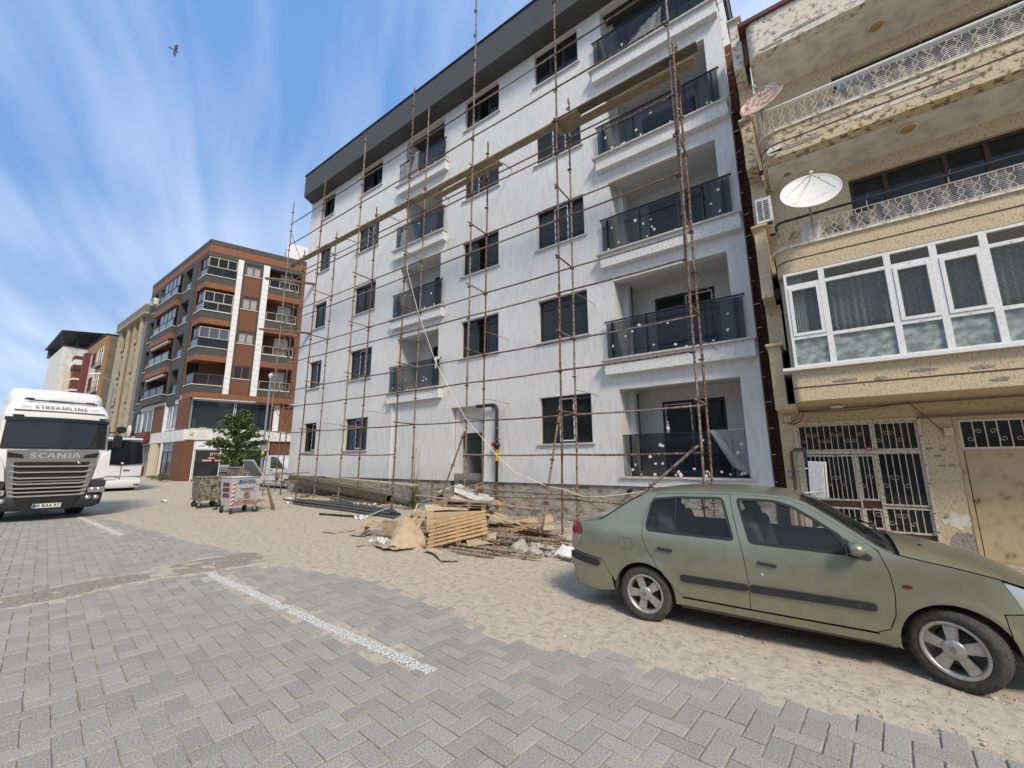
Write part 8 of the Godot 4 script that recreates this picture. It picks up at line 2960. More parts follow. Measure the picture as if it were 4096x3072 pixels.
# place by three corners of the deck: o is one corner, u along the length, v along the width
func span(o: Vector3, u: Vector3, v: Vector3) -> Transform3D:
	var x := u.normalized()
	var z := (v - x * v.dot(x)).normalized()
	var y := z.cross(x)
	var c := o + x * 0.6 + z * 0.4
	if y.y < 0:
		z = -z
		y = -y
	return Transform3D(Basis(x, y, z), c - y * 0.14)

func card(called: String, label: String, m: String, pts: Array, amp: float, folds: float, sd: int, th := 0.005) -> void:
	# a bent sheet of board with thickness: four corners, curled
	var mb := MB.new()
	var nor: Vector3 = (pts[1] - pts[0]).cross(pts[3] - pts[0]).normalized()
	sheet(mb, pts[0], pts[1], pts[2], pts[3], 18, 14, amp, folds, sd)
	sheet(mb, pts[0] - nor * th, pts[1] - nor * th, pts[2] - nor * th, pts[3] - nor * th, 18, 14, amp, folds, sd)
	tag(obj(called, mb, m), label, "cardboard", "cardboard thrown on and around the heap")

func build_heap() -> void:
	# core: pallets lying flat on one another under everything
	var yaw := Basis(Vector3.UP, deg_to_rad(38))
	for i in 4:
		pallet(["bottom pallet of the flat stack under the heap", "second pallet of the flat stack under the heap", "third pallet of the flat stack under the heap", "uppermost pallet of the flat stack under the heap"][i], "pallet_grey", Transform3D(yaw * Basis(Vector3.UP, rng.randf_range(-0.12, 0.12)), V(-6.75 + rng.randf_range(-0.05, 0.05), gy(-6.8, -7.3) + 0.16 + i * 0.146, -7.35)), 7)
	# the clean pallet leaning at the front
	var o := V(-6.27, 0.13, -5.83)
	pallet("clean yellow pallet leaning against the front of the heap", "pallet_wood", span(o, V(0.95, 0.27, -0.72), V(-0.53, 0.36, -0.50)), 7)
	# two slatted pallets tumbled on the left
	pallet("pale slatted pallet lying tilted left of the cardboard", "pallet_pale", span(V(-8.35, 0.56, -7.2), V(0.72, -0.20, 0.95), V(0.62, -0.05, -0.45)), 5)
	pallet("pale pallet half buried at the left foot of the heap", "pallet_pale", Transform3D(Basis(Vector3.UP, 0.75) * Basis(Vector3.BACK, -0.12), V(-8.35, gy(-8.3, -6.5) + 0.06, -6.55)), 5)
	# upper dark pallet, then two more pitched like a roof
	pallet("dark weathered pallet lying on top of the stack", "pallet_grey", Transform3D(Basis(Vector3.UP, 0.66) * Basis(Vector3.BACK, -0.06), V(-6.62, 0.74, -7.45)), 7)
	pallet("weathered pallet pitched up on the left of the peak", "pallet_grey", span(V(-7.62, 0.93, -7.15), V(0.80, 0.26, -0.50), V(-0.34, 0.02, -0.72)), 5)
	pallet("pallet wrapped in clear film on the right of the peak", "pallet_wood", span(V(-6.98, 1.16, -7.42), V(0.62, -0.36, -0.62), V(-0.5, 0.02, -0.6)), 5)
	var wr := MB.new()
	sheet(wr, V(-7.0, 1.19, -7.32), V(-6.32, 0.84, -7.9), V(-6.75, 0.86, -8.5), V(-7.45, 1.2, -7.95), 22, 16, 0.018, 4.0, 31)
	sheet(wr, V(-7.0, 1.18, -7.32), V(-6.32, 0.83, -7.9), V(-6.35, 0.72, -7.86), V(-7.0, 1.06, -7.3), 22, 5, 0.015, 5.0, 33)
	sheet(wr, V(-7.65, 0.98, -7.2), V(-7.0, 1.19, -7.32), V(-7.4, 1.2, -7.9), V(-8.0, 1.0, -7.8), 16, 12, 0.016, 3.0, 35)
	tag(obj("plastic_wrap", wr, "plastic_wrap"), "crumpled clear plastic film over the peak of the heap", "plastic film")
	# long tube poking through
	loose_tube(V(-7.63, 0.99, -6.7), V(-5.06, 0.73, -7.88), "scaffold tube with ring flanges poking through the pallets", "scaffold_grey", "", [0.29, 0.63, 0.93])
	# cardboard
	card("cardboard_panel", "tall brown carton panel standing behind the clean pallet", "cardboard", [V(-6.86, 0.28, -6.35), V(-6.02, 0.42, -7.22), V(-6.06, 0.70, -7.27), V(-6.94, 0.69, -6.42)], 0.02, 0.5, 2)
	card("cardboard_panel", "folded top flap of pale board bent over the carton panel", "cardboard_pale", [V(-6.95, 0.70, -6.42), V(-6.3, 0.71, -7.05), V(-6.6, 0.80, -7.25), V(-7.25, 0.82, -6.62)], 0.02, 0.6, 6)
	card("cardboard_panel", "small carton corner standing on the left pallet", "cardboard", [V(-7.98, 0.12, -6.1), V(-7.55, 0.2, -6.12), V(-7.53, 0.50, -6.16), V(-7.99, 0.48, -6.08)], 0.01, 0.4, 4)
	# domed sheet: arches over its own folded edge
	var dm := MB.new()
	for lay in 2:
		var rows := []
		for j in 15:
			var v := j / 14.0
			var row := []
			for i in 19:
				var u := i / 18.0
				var p := V(-7.05, 0.04, -5.42).lerp(V(-6.42, 0.05, -5.86), u)
				p += V(-0.30, 0, -0.42) * v
				var arch_h := sin(u * PI) * (1.0 - 0.55 * pow(absf(u - 0.42), 0.8))
				var rise := 0.10 * sin(u * PI * 2.0) * (1.0 - v) + 0.56 * pow(v, 0.75) * pow(maxf(arch_h, 0.0), 0.6) + 0.02 * sin(u * 9.0 + v * 5.0)
				p.y += maxf(rise, 0.0) + 0.05 * v - lay * 0.006
				p += V(0.10, 0, 0.14) * pow(v, 3.0)
				row.append(p)
			rows.append(row)
		dm.sm(1)
		for j in 14:
			for i in 18: dm.quad(rows[j][i], rows[j][i + 1], rows[j + 1][i + 1], rows[j + 1][i])
	tag(obj("cardboard_panel", dm, "cardboard_pale"), "bulging domed cardboard sheet beside the clean pallet", "cardboard", "cardboard thrown on and around the heap")
	card("cardboard_panel", "bent board tongue sticking out under the film wrapped pallet", "cardboard_pale", [V(-6.9, 0.93, -7.05), V(-6.2, 0.76, -7.35), V(-6.35, 0.80, -7.6), V(-6.95, 1.0, -7.3)], 0.03, 0.8, 8)
	card("cardboard_panel", "long creased board sliding off the right of the heap", "cardboard_pale", [V(-6.1, 0.62, -7.3), V(-5.35, 0.30, -7.95), V(-5.55, 0.32, -8.3), V(-6.25, 0.66, -7.6)], 0.03, 0.7, 12)
	card("cardboard_panel", "curled board leaning toward the leaning scaffold tube", "cardboard", [V(-5.75, 0.32, -7.95), V(-5.15, 0.38, -8.75), V(-5.35, 0.52, -8.95), V(-5.95, 0.40, -8.2)], 0.035, 0.7, 14)
	card("cardboard_panel", "small torn board over the tube ends near the wall", "cardboard_pale", [V(-5.35, 0.20, -8.2), V(-5.05, 0.22, -8.6), V(-5.2, 0.30, -8.75), V(-5.55, 0.27, -8.4)], 0.02, 0.7, 16)
	var lying := [
		[[V(-9.71, 0, -5.67), V(-9.33, 0, -5.75), V(-9.30, 0, -6.33), V(-9.62, 0, -6.25)], "dusty flat board farthest left on the earth", "cardboard_dusty"],
		[[V(-8.80, 0, -5.81), V(-8.46, 0, -5.97), V(-8.66, 0, -6.34), V(-9.08, 0, -6.2)], "dusty flat board between the two other flat boards", "cardboard_dusty"],
		[[V(-7.65, 0, -5.23), V(-7.45, 0, -5.7), V(-8.1, 0, -6.1), V(-8.36, 0, -5.71)], "large dusty board lying flat before the heap", "cardboard_dusty"],
		[[V(-7.26, 0, -5.38), V(-6.66, 0, -5.43), V(-6.6, 0, -5.85), V(-7.3, 0, -5.75)], "curled board under the domed sheet", "cardboard_pale"],
		[[V(-7.5, 0.02, -5.5), V(-6.9, 0.02, -5.3), V(-6.55, 0.02, -5.75), V(-7.1, 0.02, -5.9)], "second board lying under the domed sheet", "cardboard_pale"],
		[[V(-6.05, 0, -5.75), V(-5.43, 0, -5.39), V(-5.25, 0, -5.62), V(-5.75, 0, -6.0)], "torn board lying at the tips of the front tubes", "cardboard_dusty"],
		[[V(-6.3, 0.02, -5.75), V(-5.7, 0.02, -5.65), V(-5.6, 0.02, -5.95), V(-6.15, 0.02, -6.05)], "narrow torn board under the clean pallet's foot", "cardboard_pale"],
		[[V(-5.75, 0.2, -6.35), V(-5.3, 0.28, -6.75), V(-5.15, 0.14, -6.55), V(-5.55, 0.08, -6.2)], "folded board tucked under the right end of the clean pallet", "cardboard"]]
	var k := 0
	for q in lying:
		var ps := []
		for p in q[0]: ps.append(V(p.x, p.y + gy(p.x, p.z) + 0.025 + 0.01 * (k % 2), p.z))
		card("cardboard_panel", q[1], q[2], ps, 0.012 if k < 3 else 0.02, 0.5, 20 + k)
		k += 1
	# loose tubes under and beside
	var r := RandomNumberGenerator.new()
	r.seed = 4
	for i in 40:
		var layer := 0 if i < 16 else 1 if i < 29 else 2
		var j: int = [i, i - 16, i - 29][layer]
		var z := -6.0 - j * 0.155 - layer * 0.16 + r.randf_range(-0.03, 0.03)
		var xe := -4.55 + r.randf_range(-0.7, 0.35) - 0.10 * maxf(0.0, -z - 7.0) - 0.28 * layer
		var xs := xe - r.randf_range(1.9, 2.6)
		var y: float = gy(-5.5, z) + [0.05, 0.14, 0.23][layer] * (1.0 if z < -6.3 else 0.8)
		loose_tube(V(xs, y + 0.03, z + 0.12 + r.randf_range(-0.06, 0.06)), V(xe, y, z - r.randf_range(0.05, 0.22)), "loose rusty scaffold tube with ring flanges in the pile beside the pallets", ["scaffold_grey", "scaffold_grey", "scaffold_grey", "scaffold_brown"][i % 4], "loose scaffold tubes piled by the pallets", [0.12, 0.5, 0.9])
	loose_tube(V(-5.75, 0.2, -8.1), V(-4.15, 0.1, -8.05), "reddish tube lying across the rubble toward the car", "scaffold_brown", "", [0.1])
	loose_tube(V(-8.15, 0.18, -6.05), V(-7.2, 0.15, -6.25), "short grey tube end left of the domed cardboard", "scaffold_grey", "", [])
	loose_tube(V(-8.05, 0.10, -5.95), V(-7.0, 0.10, -6.15), "second grey tube end left of the domed cardboard", "scaffold_grey", "", [])
	# offcuts of timber in the heap
	for i in 7:
		var m := MB.new()
		var c := V(-5.95 + i * 0.06, 0.26 + 0.022 * i, -7.5 - i * 0.11)
		m.rbox(c, V(0.07, 0.02, 1.0), 0.004, Basis(Vector3.UP, PI / 2 + r.randf_range(-0.3, 0.3)), 1)
		tag(obj("board_offcut", m, "pallet_wood"), "thin yellow board end between the cardboard and the tubes", "board", "board ends in the heap")
	# rubble
	var spots := []
	for i in 46:
		var a := r.randf()
		var c := Vector2(lerpf(-5.0, -3.45, r.randf()), lerpf(-6.7, -7.85, r.randf()))
		var s := r.randf_range(0.035, 0.11)
		if i < 6: s = r.randf_range(0.12, 0.17)
		spots.append([c, s, i])
	for q in spots:
		var m := MB.new()
		var s: float = q[1]
		if q[2] % 3 == 0:
			m.rbox(Vector3.ZERO, V(s * 1.9, s * 1.3, s * 1.6), s * 0.12, Basis.from_euler(V(r.randf(), r.randf() * 3.0, r.randf() * 0.5)), 1)
		else: stone_shape(m, Vector3.ZERO, s, 500 + q[2])
		var o2 := obj("rubble_lump", m, "rubble")
		o2.position = V(q[0].x, gy(q[0].x, q[0].y) + s * 0.5, q[0].y)
		tag(o2, "broken concrete lump in the rubble behind the car's tail", "rubble", "rubble behind the car")
	for q in [[V(-3.95, 0.1, -6.95), 0.5], [V(-3.72, 0.12, -6.82), 1.4]]:
		var m := MB.new()
		sheet(m, q[0] + V(-0.12, 0.0, 0.09), q[0] + V(0.11, 0.01, 0.1), q[0] + V(0.14, 0.10, -0.1), q[0] + V(-0.05, 0.15, -0.1), 10, 8, 0.02, 0.8, int(q[1] * 10))
		sheet(m, q[0] + V(-0.12, -0.02, 0.09), q[0] + V(0.11, -0.01, 0.1), q[0] + V(0.14, 0.08, -0.1), q[0] + V(-0.05, 0.13, -0.1), 10, 8, 0.02, 0.8, int(q[1] * 10))
		tag(obj("broken_panel", m, "white_sheet"), ["jagged white shard lying on the rubble", "white broken shell lying behind the car's tail lamp"][0 if q[1] < 1 else 1], "shard")

func loose_tube(a: Vector3, b: Vector3, label: String, m: String, group: String, rings: Array) -> void:
	var T := wthing("scaffold_tube", label, "tube", (a + b) / 2, group)
	var mb := MB.new()
	mb.tube(a, b, 0.0255, 9)
	mb.tube(b, b + (b - a).normalized() * 0.1, 0.019, 8)
	part("tube", mb, m, T)
	for t in rings:
		var q := MB.new()
		var d := (b - a).normalized()
		var x := Transform3D(Basis(Quaternion(Vector3.UP, d)), a.lerp(b, t))
		q.lathe([Vector2(0.027, -0.007), Vector2(0.066, -0.007), Vector2(0.066, 0.007), Vector2(0.027, 0.007)], x, 12, false)
		q.lathe([Vector2(0.031, -0.03), Vector2(0.031, 0.03)], x, 10)
		part("ring_flange", q, m, T)

# ---------------------------------------------------------------- things along the foot of the wall
func build_wall_foot() -> void:
	# black plastic pipes
	var r := RandomNumberGenerator.new()
	r.seed = 6
	for i in 11:
		var lay := 0 if i < 6 else 1
		var z := -8.1 - (i % 6) * 0.11 - lay * 0.05
		var x0 := -16.3 + r.randf_range(-0.6, 0.5)
		var x1 := -10.5 + r.randf_range(-0.5, 0.4)
		var m := MB.new()
		var y := 0.05 + lay * 0.075
		m.path([V(x0, gy(x0, z) + y, z), V((x0 + x1) / 2, gy(-13.0, z) + y + 0.01, z - 0.05), V(x1, gy(x1, z) + y, z - 0.02)], 0.034, 9)
		tag(obj("plastic_pipe", m, "pipe_dusty" if i % 3 == 0 else "pipe_black"), "long black plastic pipe in the bundle at the foot of the scaffolding", "pipe", "black pipes bundled on the earth")
	var lone := MB.new()
	lone.path([V(-12.6, gy(-12.6, -7.3) + 0.035, -7.25), V(-10.9, gy(-10.9, -7.8) + 0.035, -7.75)], 0.03, 9)
	tag(obj("plastic_pipe", lone, "pipe_black"), "single black pipe lying apart in front of the bundle", "pipe")
	# weathered scaffold tubes behind
	for i in 6:
		var m := MB.new()
		var x0 := -15.9 + i * 0.1
		m.tube(V(x0, gy(x0, -9.3) + 0.10 + 0.05 * (i % 3), -9.75 + i * 0.12), V(x0 + 3.2, gy(x0 + 3.2, -9.3) + 0.06, -9.55 + i * 0.13), 0.028, 8)
		tag(obj("scaffold_tube", m, "scaffold_grey"), "grey dusty tube lying between the black pipes and the wall", "tube", "grey tubes by the wall")
	# hollow concrete channel leaning down along the base of the wall
	var bm := MB.new()
	var a := V(-20.4, 1.0, -10.2)
	var b := V(-12.85, 0.42, -10.05)
	var d := (b - a)
	var bs := bm.frame_of(d)
	var len := d.length()
	for q in [[V(-0.15, 0, 0), V(0.03, 0.28, 0)], [V(0.15, 0, 0), V(0.03, 0.28, 0)], [V(0, 0.14, 0), V(0.33, 0.03, 0)], [V(0, -0.12, 0), V(0.33, 0.03, 0)]]:
		bm.box((a + b) / 2 + bs * q[0], V(q[1].x, q[1].y, len), bs)
	tag(obj("timber_trough", bm, "plank_dark"), "long hollow board trough leaning down along the base of the white block", "trough")
	var fp := MB.new()
	fp.path([V(-20.4, 1.04, -10.35), V(-16.0, 0.78, -10.3), V(-11.9, 0.30, -10.2)], 0.10, 10)
	tag(obj("drain_pipe", fp, "pipe_dusty"), "dusty drain pipe lying behind the board trough", "pipe")
	# white plastic offcuts and paper
	var k := 0
	for q in [[V(-11.9, 0.28, -8.85), V(0.45, 0.03, 0.16), 0.5, 0.5, "white foam slab propped behind the black pipes"], [V(-10.9, 0.27, -8.05), V(0.75, 0.012, 0.09), 0.9, 0.35, "white plastic strip sticking up out of the pipe bundle"]]:
		var m := MB.new()
		m.rbox(q[0], q[1], 0.005, Basis(Vector3.UP, q[2]) * Basis(Vector3.BACK, q[3]), 1)
		tag(obj("white_offcut", m, "white_sheet"), q[4], "offcut")
	for q in [[V(-17.6, 0, -8.7), 0.16, "plastic_wrap", "scrap of clear plastic by the scaffold foot"], [V(-13.2, 0, -8.9), 0.22, "plastic_wrap", "crumpled plastic among the grey tubes"], [V(-12.6, 0, -9.1), 0.25, "plastic_wrap", "bunched plastic behind the white foam slab"], [V(-18.0, 0, -9.6), 0.22, "sack", "yellowish crushed sack at the scaffold corner"], [V(-16.5, 0.0, -5.8), 0.10, "blue_plastic", "bright blue plastic scrap under the bins"], [V(-20.7, 0, -5.47), 0.13, "paper_white", "white paper scrap on the earth left of the bins"], [V(-11.0, 0, -7.6), 0.2, "plastic_wrap", "plastic scrap in front of the black pipes"], [V(-16.4, 0, -8.15), 0.1, "paper_white", "white cap at the end of the black pipes"], [V(-7.6, 0.02, -5.75), 0.22, "plastic_wrap", "bunched plastic at the left foot of the heap"]]:
		var m := MB.new()
		var c: Vector3 = q[0] + V(0, gy(q[0].x, q[0].z) + 0.03 + q[1] * 0.2, 0)
		var s: float = q[1]
		sheet(m, c + V(-s, -s * 0.2, s * 0.7), c + V(s, -s * 0.15, s * 0.8), c + V(s * 1.1, -s * 0.1, -s * 0.7), c + V(-s * 0.9, -s * 0.2, -s * 0.8), 12, 10, s * 0.35, 1.6, 50 + k)
		tag(obj("litter_scrap", m, q[2]), q[3], "litter")
		k += 1
	# splinters and chips strewn along the wall: too many to count
	var mm := MultiMesh.new()
	mm.transform_format = MultiMesh.TRANSFORM_3D
	var cm := MB.new()
	cm.box(Vector3.ZERO, V(1.0, 0.12, 0.28))
	mm.mesh = cm.done()
	mm.instance_count = 420
	for i in 420:
		var x := lerpf(-19.0, -3.6, r.randf())
		var z := lerpf(-9.9, -6.9, sqrt(r.randf()) * 0.9) if x < -8.0 else lerpf(-10.2, -7.8, r.randf())
		var s := r.randf_range(0.03, 0.12)
		mm.set_instance_transform(i, Transform3D(Basis.from_euler(V(r.randf_range(-0.2, 0.2), r.randf() * TAU, r.randf_range(-0.2, 0.2))).scaled(V(s, s, s)), V(x, ground_y(x, z) + 0.008, z)))
	var mi := MultiMeshInstance3D.new()
	mi.name = numbered("wood_chips")
	mi.multimesh = mm
	mi.material_override = M["plank_pale"]
	mi.set_meta("kind", "stuff")
	tag(mi, "wood splinters strewn over the earth along the wall", "wood chips")
	add_child(mi)
	# crumbled mortar along the foot of the wall by the leaning tubes
	var cr := MultiMesh.new()
	cr.transform_format = MultiMesh.TRANSFORM_3D
	var sm := MB.new()
	stone_shape(sm, Vector3.ZERO, 1.0, 5)
	cr.mesh = sm.done()
	cr.instance_count = 650
	for i in 650:
		var x := lerpf(-8.5, -1.5, r.randf()) if i < 450 else lerpf(-21.0, -9.0, r.randf())
		var z := -10.45 + absf(r.randfn(0.0, 0.5))
		var s := r.randf_range(0.012, 0.06)
		cr.set_instance_transform(i, Transform3D(Basis.from_euler(V(r.randf() * 6.0, r.randf() * 6.0, 0)).scaled(V(s, s * 0.8, s)), V(x, ground_y(x, z) + s * 0.4, z)))
	var ci := MultiMeshInstance3D.new()
	ci.name = numbered("mortar_rubble")
	ci.multimesh = cr
	ci.material_override = M["rubble"]
	ci.set_meta("kind", "stuff")
	tag(ci, "grey crumbled mortar along the foot of the white block", "rubble")
	add_child(ci)
	# tall weed by the doorway
	var base := V(-11.25, gy(-11.25, -9.85), -9.85)
	var W := wthing("tall_weed", "clump of tall reed-like weed growing left of the doorway", "plant", base)
	var bl := MB.new()
	for i in 150:
		var aa := r.randf() * TAU
		var hgt := r.randf_range(0.5, 1.25) if i > 24 else r.randf_range(1.2, 1.75)
		var out := r.randf_range(0.15, 0.55) * (0.5 if i < 24 else 1.0)
		var dir := V(cos(aa), 0, sin(aa))
		var side := V(-dir.z, 0, dir.x) * r.randf_range(0.008, 0.016)
		var root := base + dir * r.randf_range(0.0, 0.12)
		bl.col(Color(0.07, 0.105, 0.035).lerp(Color(0.16, 0.19, 0.075), r.randf()))
		var prev := []
		for kk in 6:
			var t := kk / 5.0
			var p := root + dir * out * t * t * 1.2 + V(0, hgt * (t - 0.42 * t * t * (out / 0.4)), 0)
			var w := side * (1.0 - 0.9 * t)
			if kk > 0: bl.quad(prev[0], prev[1], p + w, p - w)
			prev = [p - w, p + w]
	part("blades", bl, "leaf", W)
	var stalk := MB.new()
	for i in 5:
		var q := base + V(r.randf_range(-0.1, 0.1), 0, r.randf_range(-0.1, 0.1))
		stalk.path([q, q + V(0.02, 0.9, 0.03), q + V(r.randf_range(-0.15, 0.15), 1.75 + 0.1 * i, 0.05)], 0.006, 4)
		for s in 9:
			var hq := q + V(r.randf_range(-0.12, 0.12), 1.55 + 0.05 * s, r.randf_range(-0.05, 0.1))
			stalk.tube(hq, hq + V(r.randf_range(-0.1, 0.1), 0.07, 0.0), 0.003, 3)
	part("stalks", stalk, "sack", W)
	for q in [[V(-38.4, 0, -9.7), 0.28, "small weeds at the pillar of the corner block"], [V(-40.5, 0, -9.8), 0.22, "dry weeds by the glass door of the corner block"], [V(-36.0, 0, -9.4), 0.5, "leafy weed bush at the corner pillar behind the bins"]]:
		var b2 := V(q[0].x, gy(q[0].x, q[0].z), q[0].z)
		var m := MB.new()
		for i in 90:
			var aa := r.randf() * TAU
			m.col(Color(0.10, 0.12, 0.045).lerp(Color(0.22, 0.2, 0.09), r.randf()))
			var p := b2 + V(r.randf_range(-0.8, 0.8) * (1.0 if q[1] < 0.4 else 0.4), 0, r.randf_range(-0.2, 0.2))
			var d2 := V(cos(aa) * 0.5, 1.0, sin(aa) * 0.5).normalized()
			leaf_pair(m, p + d2 * q[1] * r.randf(), d2, V(cos(aa), 0.2, sin(aa)).normalized(), q[1] * 0.6, 0.06, Color(0.10, 0.12, 0.045).lerp(Color(0.2, 0.19, 0.09), r.randf()))
		tag(obj("weed", m, "leaf"), q[2], "plant")

# ---------------------------------------------------------------- odds and ends
func build_small_things() -> void:
	# gas pipe with valves beside the doorway
	var G := wthing("gas_pipe", "black gas pipe with a yellow valve beside the doorway", "pipe", V(-8.12, 0.3, FZ + 0.15))
	var z := FZ + 0.15
	var p := MB.new()
	p.path([V(-8.95, 3.55, z + 0.02), V(-8.5, 3.55, z), V(-8.28, 3.55, z), V(-8.17, 3.50, z), V(-8.12, 3.40, z), V(-8.12, 2.45, z)], 0.055, 12)
	part("upper_pipe", p, "pipe_black", G)
	var p2 := MB.new()
	p2.path([V(-8.12, 1.78, z), V(-8.12, 1.12, z)], 0.05, 12)
	part("lower_pipe", p2, "pipe_black", G)
	var p3 := MB.new()
	p3.path([V(-8.12, 1.12, z), V(-8.12, 0.72, z), V(-8.1, 0.62, z - 0.03), V(-8.05, 0.56, z - 0.15)], 0.05, 12)
	p3.tube(V(-8.12, 1.1, z), V(-8.12, 1.14, z), 0.075, 12)
	part("rusty_pipe", p3, "pipe_rust", G)
	var fl := MB.new()
	fl.tube(V(-8.12, 2.42, z), V(-8.12, 2.46, z), 0.095, 16)
	part("flange", fl, "pipe_rust", G)
	var bv := MB.new()
	bv.tube(V(-8.12, 2.36, z), V(-8.12, 2.42, z), 0.05, 12)
	bv.tube(V(-8.12, 2.12, z), V(-8.12, 2.15, z), 0.09, 16)
	var rr := []
	for k in 9:
		var a := PI * k / 8.0
		rr.append(Vector2(0.095 * sin(a) + 0.01, -0.11 * cos(a)))
	bv.lathe(rr, Transform3D(Basis(), V(-8.12, 2.26, z)), 18)
	part("ball_valve", bv, "pipe_black", G)
	var rd := MB.new()
	rd.rbox(V(-8.24, 2.30, z + 0.06), V(0.07, 0.14, 0.08), 0.015)
	part("actuator", rd, "valve_red", G)
	var yv := MB.new()
	for q in [[2.09, 2.115, 0.095], [1.79, 1.815, 0.095], [1.93, 1.955, 0.085], [1.87, 1.89, 0.085]]:
		yv.tube(V(-8.12, q[0], z), V(-8.12, q[1], z), q[2], 16)
	yv.tube(V(-8.12, 1.8, z), V(-8.12, 2.1, z), 0.06, 14)
	part("yellow_valve", yv, "valve_yellow", G)
	var yh := MB.new()
	yh.box(V(-7.99, 1.72, z + 0.05), V(0.035, 0.22, 0.01))
	part("valve_lever", yh, "valve_yellow", G)
	var br := MB.new()
	br.tube(V(-8.12, 2.78, z), V(-8.12, 2.81, z), 0.066, 12)
	br.box(V(-8.2, 2.795, z - 0.05), V(0.1, 0.025, 0.1))
	br.box(V(-8.32, 3.45, z - 0.06), V(0.05, 0.16, 0.12), Basis(Vector3.BACK, 0.5))
	part("pipe_clamp", br, "metal_grey", G)
	# rope strung down the scaffolding and along to the neighbour
	var rp := MB.new()
	var pts := [V(-10.72, 8.5, -8.64), V(-10.64, 8.16, -8.6), V(-10.02, 6.55, -8.6), V(-9.09, 4.68, -8.6), V(-7.9, 3.0, -8.6), V(-6.76, 1.92, -8.6), V(-6.17, 1.49, -8.6), V(-5.26, 1.18, -8.6), V(-4.84, 1.13, -8.63), V(-4.33, 0.99, -8.6), V(-3.81, 1.01, -8.6), V(-3.08, 1.12, -8.6), V(-2.29, 1.35, -8.55), V(-1.83, 1.26, -8.63), V(-0.9, 1.12, -8.9), V(-0.15, 1.2, -9.2)]
	rp.path(pts, 0.009, 5)
	tag(obj("rope", rp, "rope"), "pale rope strung slantwise down the scaffolding to the cabinet", "rope")
	var bk := MB.new()
	bk.path([V(-3.2, 1.42, FZ + 0.1), V(-1.6, 1.2, FZ + 0.3), V(-0.4, 1.05, -9.6), V(0.6, 0.98, -9.0)], 0.006, 5)
	tag(obj("cable", bk, "cable"), "thin dark cable stretched low from the loggia to the neighbour", "cable")
	# bottle on the loggia rail
	var bt := wthing("water_bottle", "clear water bottle with a white label standing on the ground loggia rail", "bottle", V(-2.92, 2.43, FZ - 0.05))
	var bo := MB.new()
	bo.lathe([Vector2(0.0, 2.432), Vector2(0.036, 2.434), Vector2(0.038, 2.46), Vector2(0.038, 2.60), Vector2(0.030, 2.64), Vector2(0.014, 2.67), Vector2(0.014, 2.69)], Transform3D(Basis(), V(-2.92, 0, FZ - 0.05)), 16)
	part("bottle_body", bo, "plastic_film", bt)
	var bl := MB.new()
	bl.lathe([Vector2(0.0385, 2.49), Vector2(0.039, 2.49), Vector2(0.039, 2.57), Vector2(0.0385, 2.57)], Transform3D(Basis(), V(-2.92, 0, FZ - 0.05)), 16)
	part("bottle_label", bl, "film_tape", bt)
	var bc := MB.new()
	bc.lathe([Vector2(0.016, 2.688), Vector2(0.016, 2.712), Vector2(0.0, 2.714)], Transform3D(Basis(), V(-2.92, 0, FZ - 0.05)), 12)
	part("bottle_cap", bc, "pvc_white", bt)
	# glove and rag on the small balcony rail
	var gv := MB.new()
	sheet(gv, V(-11.0, 5.55, FZ + 0.16), V(-10.8, 5.58, FZ + 0.12), V(-10.76, 5.44, FZ + 0.2), V(-11.02, 5.42, FZ + 0.2), 8, 8, 0.03, 1.5, 3)
	sheet(gv, V(-10.95, 5.45, FZ + 0.18), V(-10.87, 5.45, FZ + 0.18), V(-10.9, 5.1, FZ + 0.19), V(-10.97, 5.12, FZ + 0.19), 5, 8, 0.012, 1.0, 5)
	tag(obj("work_rag", gv, "cloth_white"), "white work rag hung over the end of a small balcony rail", "rag")
	# white pipe with blue couplings behind the heap
	var wp := wthing("water_pipe", "white pipe stub with two blue couplings standing behind the heap", "pipe", V(-8.2, 0.4, -7.2))
	var w := MB.new()
	w.path([V(-8.22, 0.45, -7.15), V(-8.1, 0.74, -7.18), V(-8.07, 0.79, -7.2)], 0.016, 8)
	part("riser", w, "pvc_white", wp)
	var w2 := MB.new()
	w2.path([V(-8.12, 0.78, -7.16), V(-7.75, 0.83, -7.42)], 0.018, 8)
	part("branch", w2, "pipe_dusty", wp)
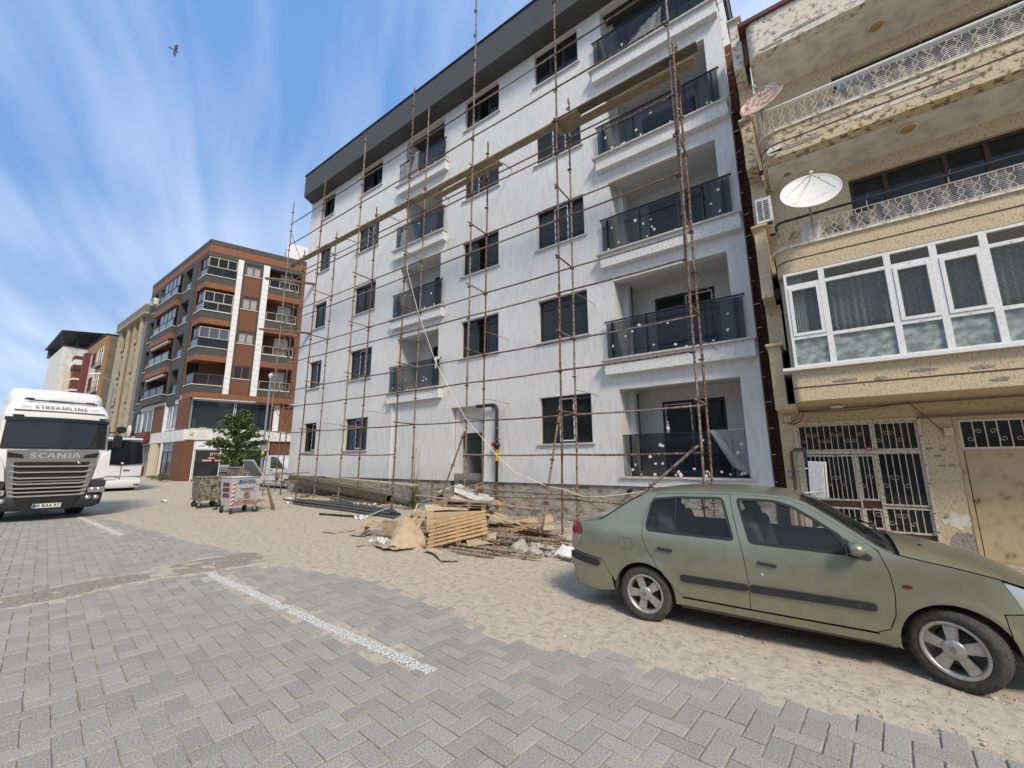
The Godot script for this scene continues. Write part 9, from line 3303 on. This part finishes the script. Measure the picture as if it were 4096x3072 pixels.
	for q in [V(-7.98, 0.80, -7.26), V(-7.79, 0.825, -7.39)]:
		var c := MB.new()
		c.tube(q - V(0.035, 0.004, -0.025), q + V(0.035, 0.004, -0.025), 0.034, 10)
		part("coupling", c, "blue_plastic", wp)
	# boards leaning behind the lettered bin
	for i in 3:
		var m := MB.new()
		var b := V(-15.0 - i * 0.05, gy(-15.0, -6.9), -6.95 - i * 0.04)
		m.rbox(b + V(0, 0.42, 0.12), V(0.1, 0.84, 0.02), 0.004, Basis(Vector3.RIGHT, 0.28) * Basis(Vector3.BACK, 0.1 * i), 1)
		tag(obj("leaning_board", m, "plank_wood"), "narrow board leaning behind the lettered bin", "board", "boards behind the lettered bin")
	# bird
	var at := V(-45.2, 38.6 + 1.75, -7.9)
	var bd := wthing("bird", "dark bird in flight with spread wings high in the sky", "bird", at)
	var rt := V(0.809, 0, -0.588)
	var upv := V(0.14, 0.98, 0.19)
	var bb := MB.new()
	var ax := (rt * 0.8 - upv * 0.5).normalized()
	var q := Basis(Quaternion(Vector3.UP, ax))
	bb.lathe([Vector2(0.0, 0.42), Vector2(0.045, 0.36), Vector2(0.05, 0.30), Vector2(0.085, 0.15), Vector2(0.095, 0.0), Vector2(0.06, -0.2), Vector2(0.05, -0.3), Vector2(0.075, -0.62), Vector2(0.0, -0.64)], Transform3D(q, at), 10)
	bb.sm(-1)
	var out := (V(0.588, 0, 0.809)).normalized()
	for s in [1.0, -1.0]:
		var tip := at + (upv * 0.42 + rt * 0.34 if s > 0 else -upv * 0.62 + rt * 0.0) + out * 0.1
		var wid := ax * 0.17
		var root := at + ax * 0.05
		var a1 := root + wid * 0.8
		var a2 := root - wid * 0.8
		var m1 := root.lerp(tip, 0.55) + wid * 0.95 + out * 0.05
		var m2 := root.lerp(tip, 0.55) - wid * 1.1 + out * 0.05
		var t1 := tip + wid * 0.4
		var t2 := tip - wid * 0.5
		for o in [0.0, 0.025]:
			var f: Vector3 = out * o
			bb.quad(a1 + f, m1 + f, m2 + f, a2 + f)
			bb.quad(m1 + f, t1 + f, t2 + f, m2 + f)
		bb.tri(t1, t1 + out * 0.025, t2)
	part("body", bb, "bird_grey", bd)
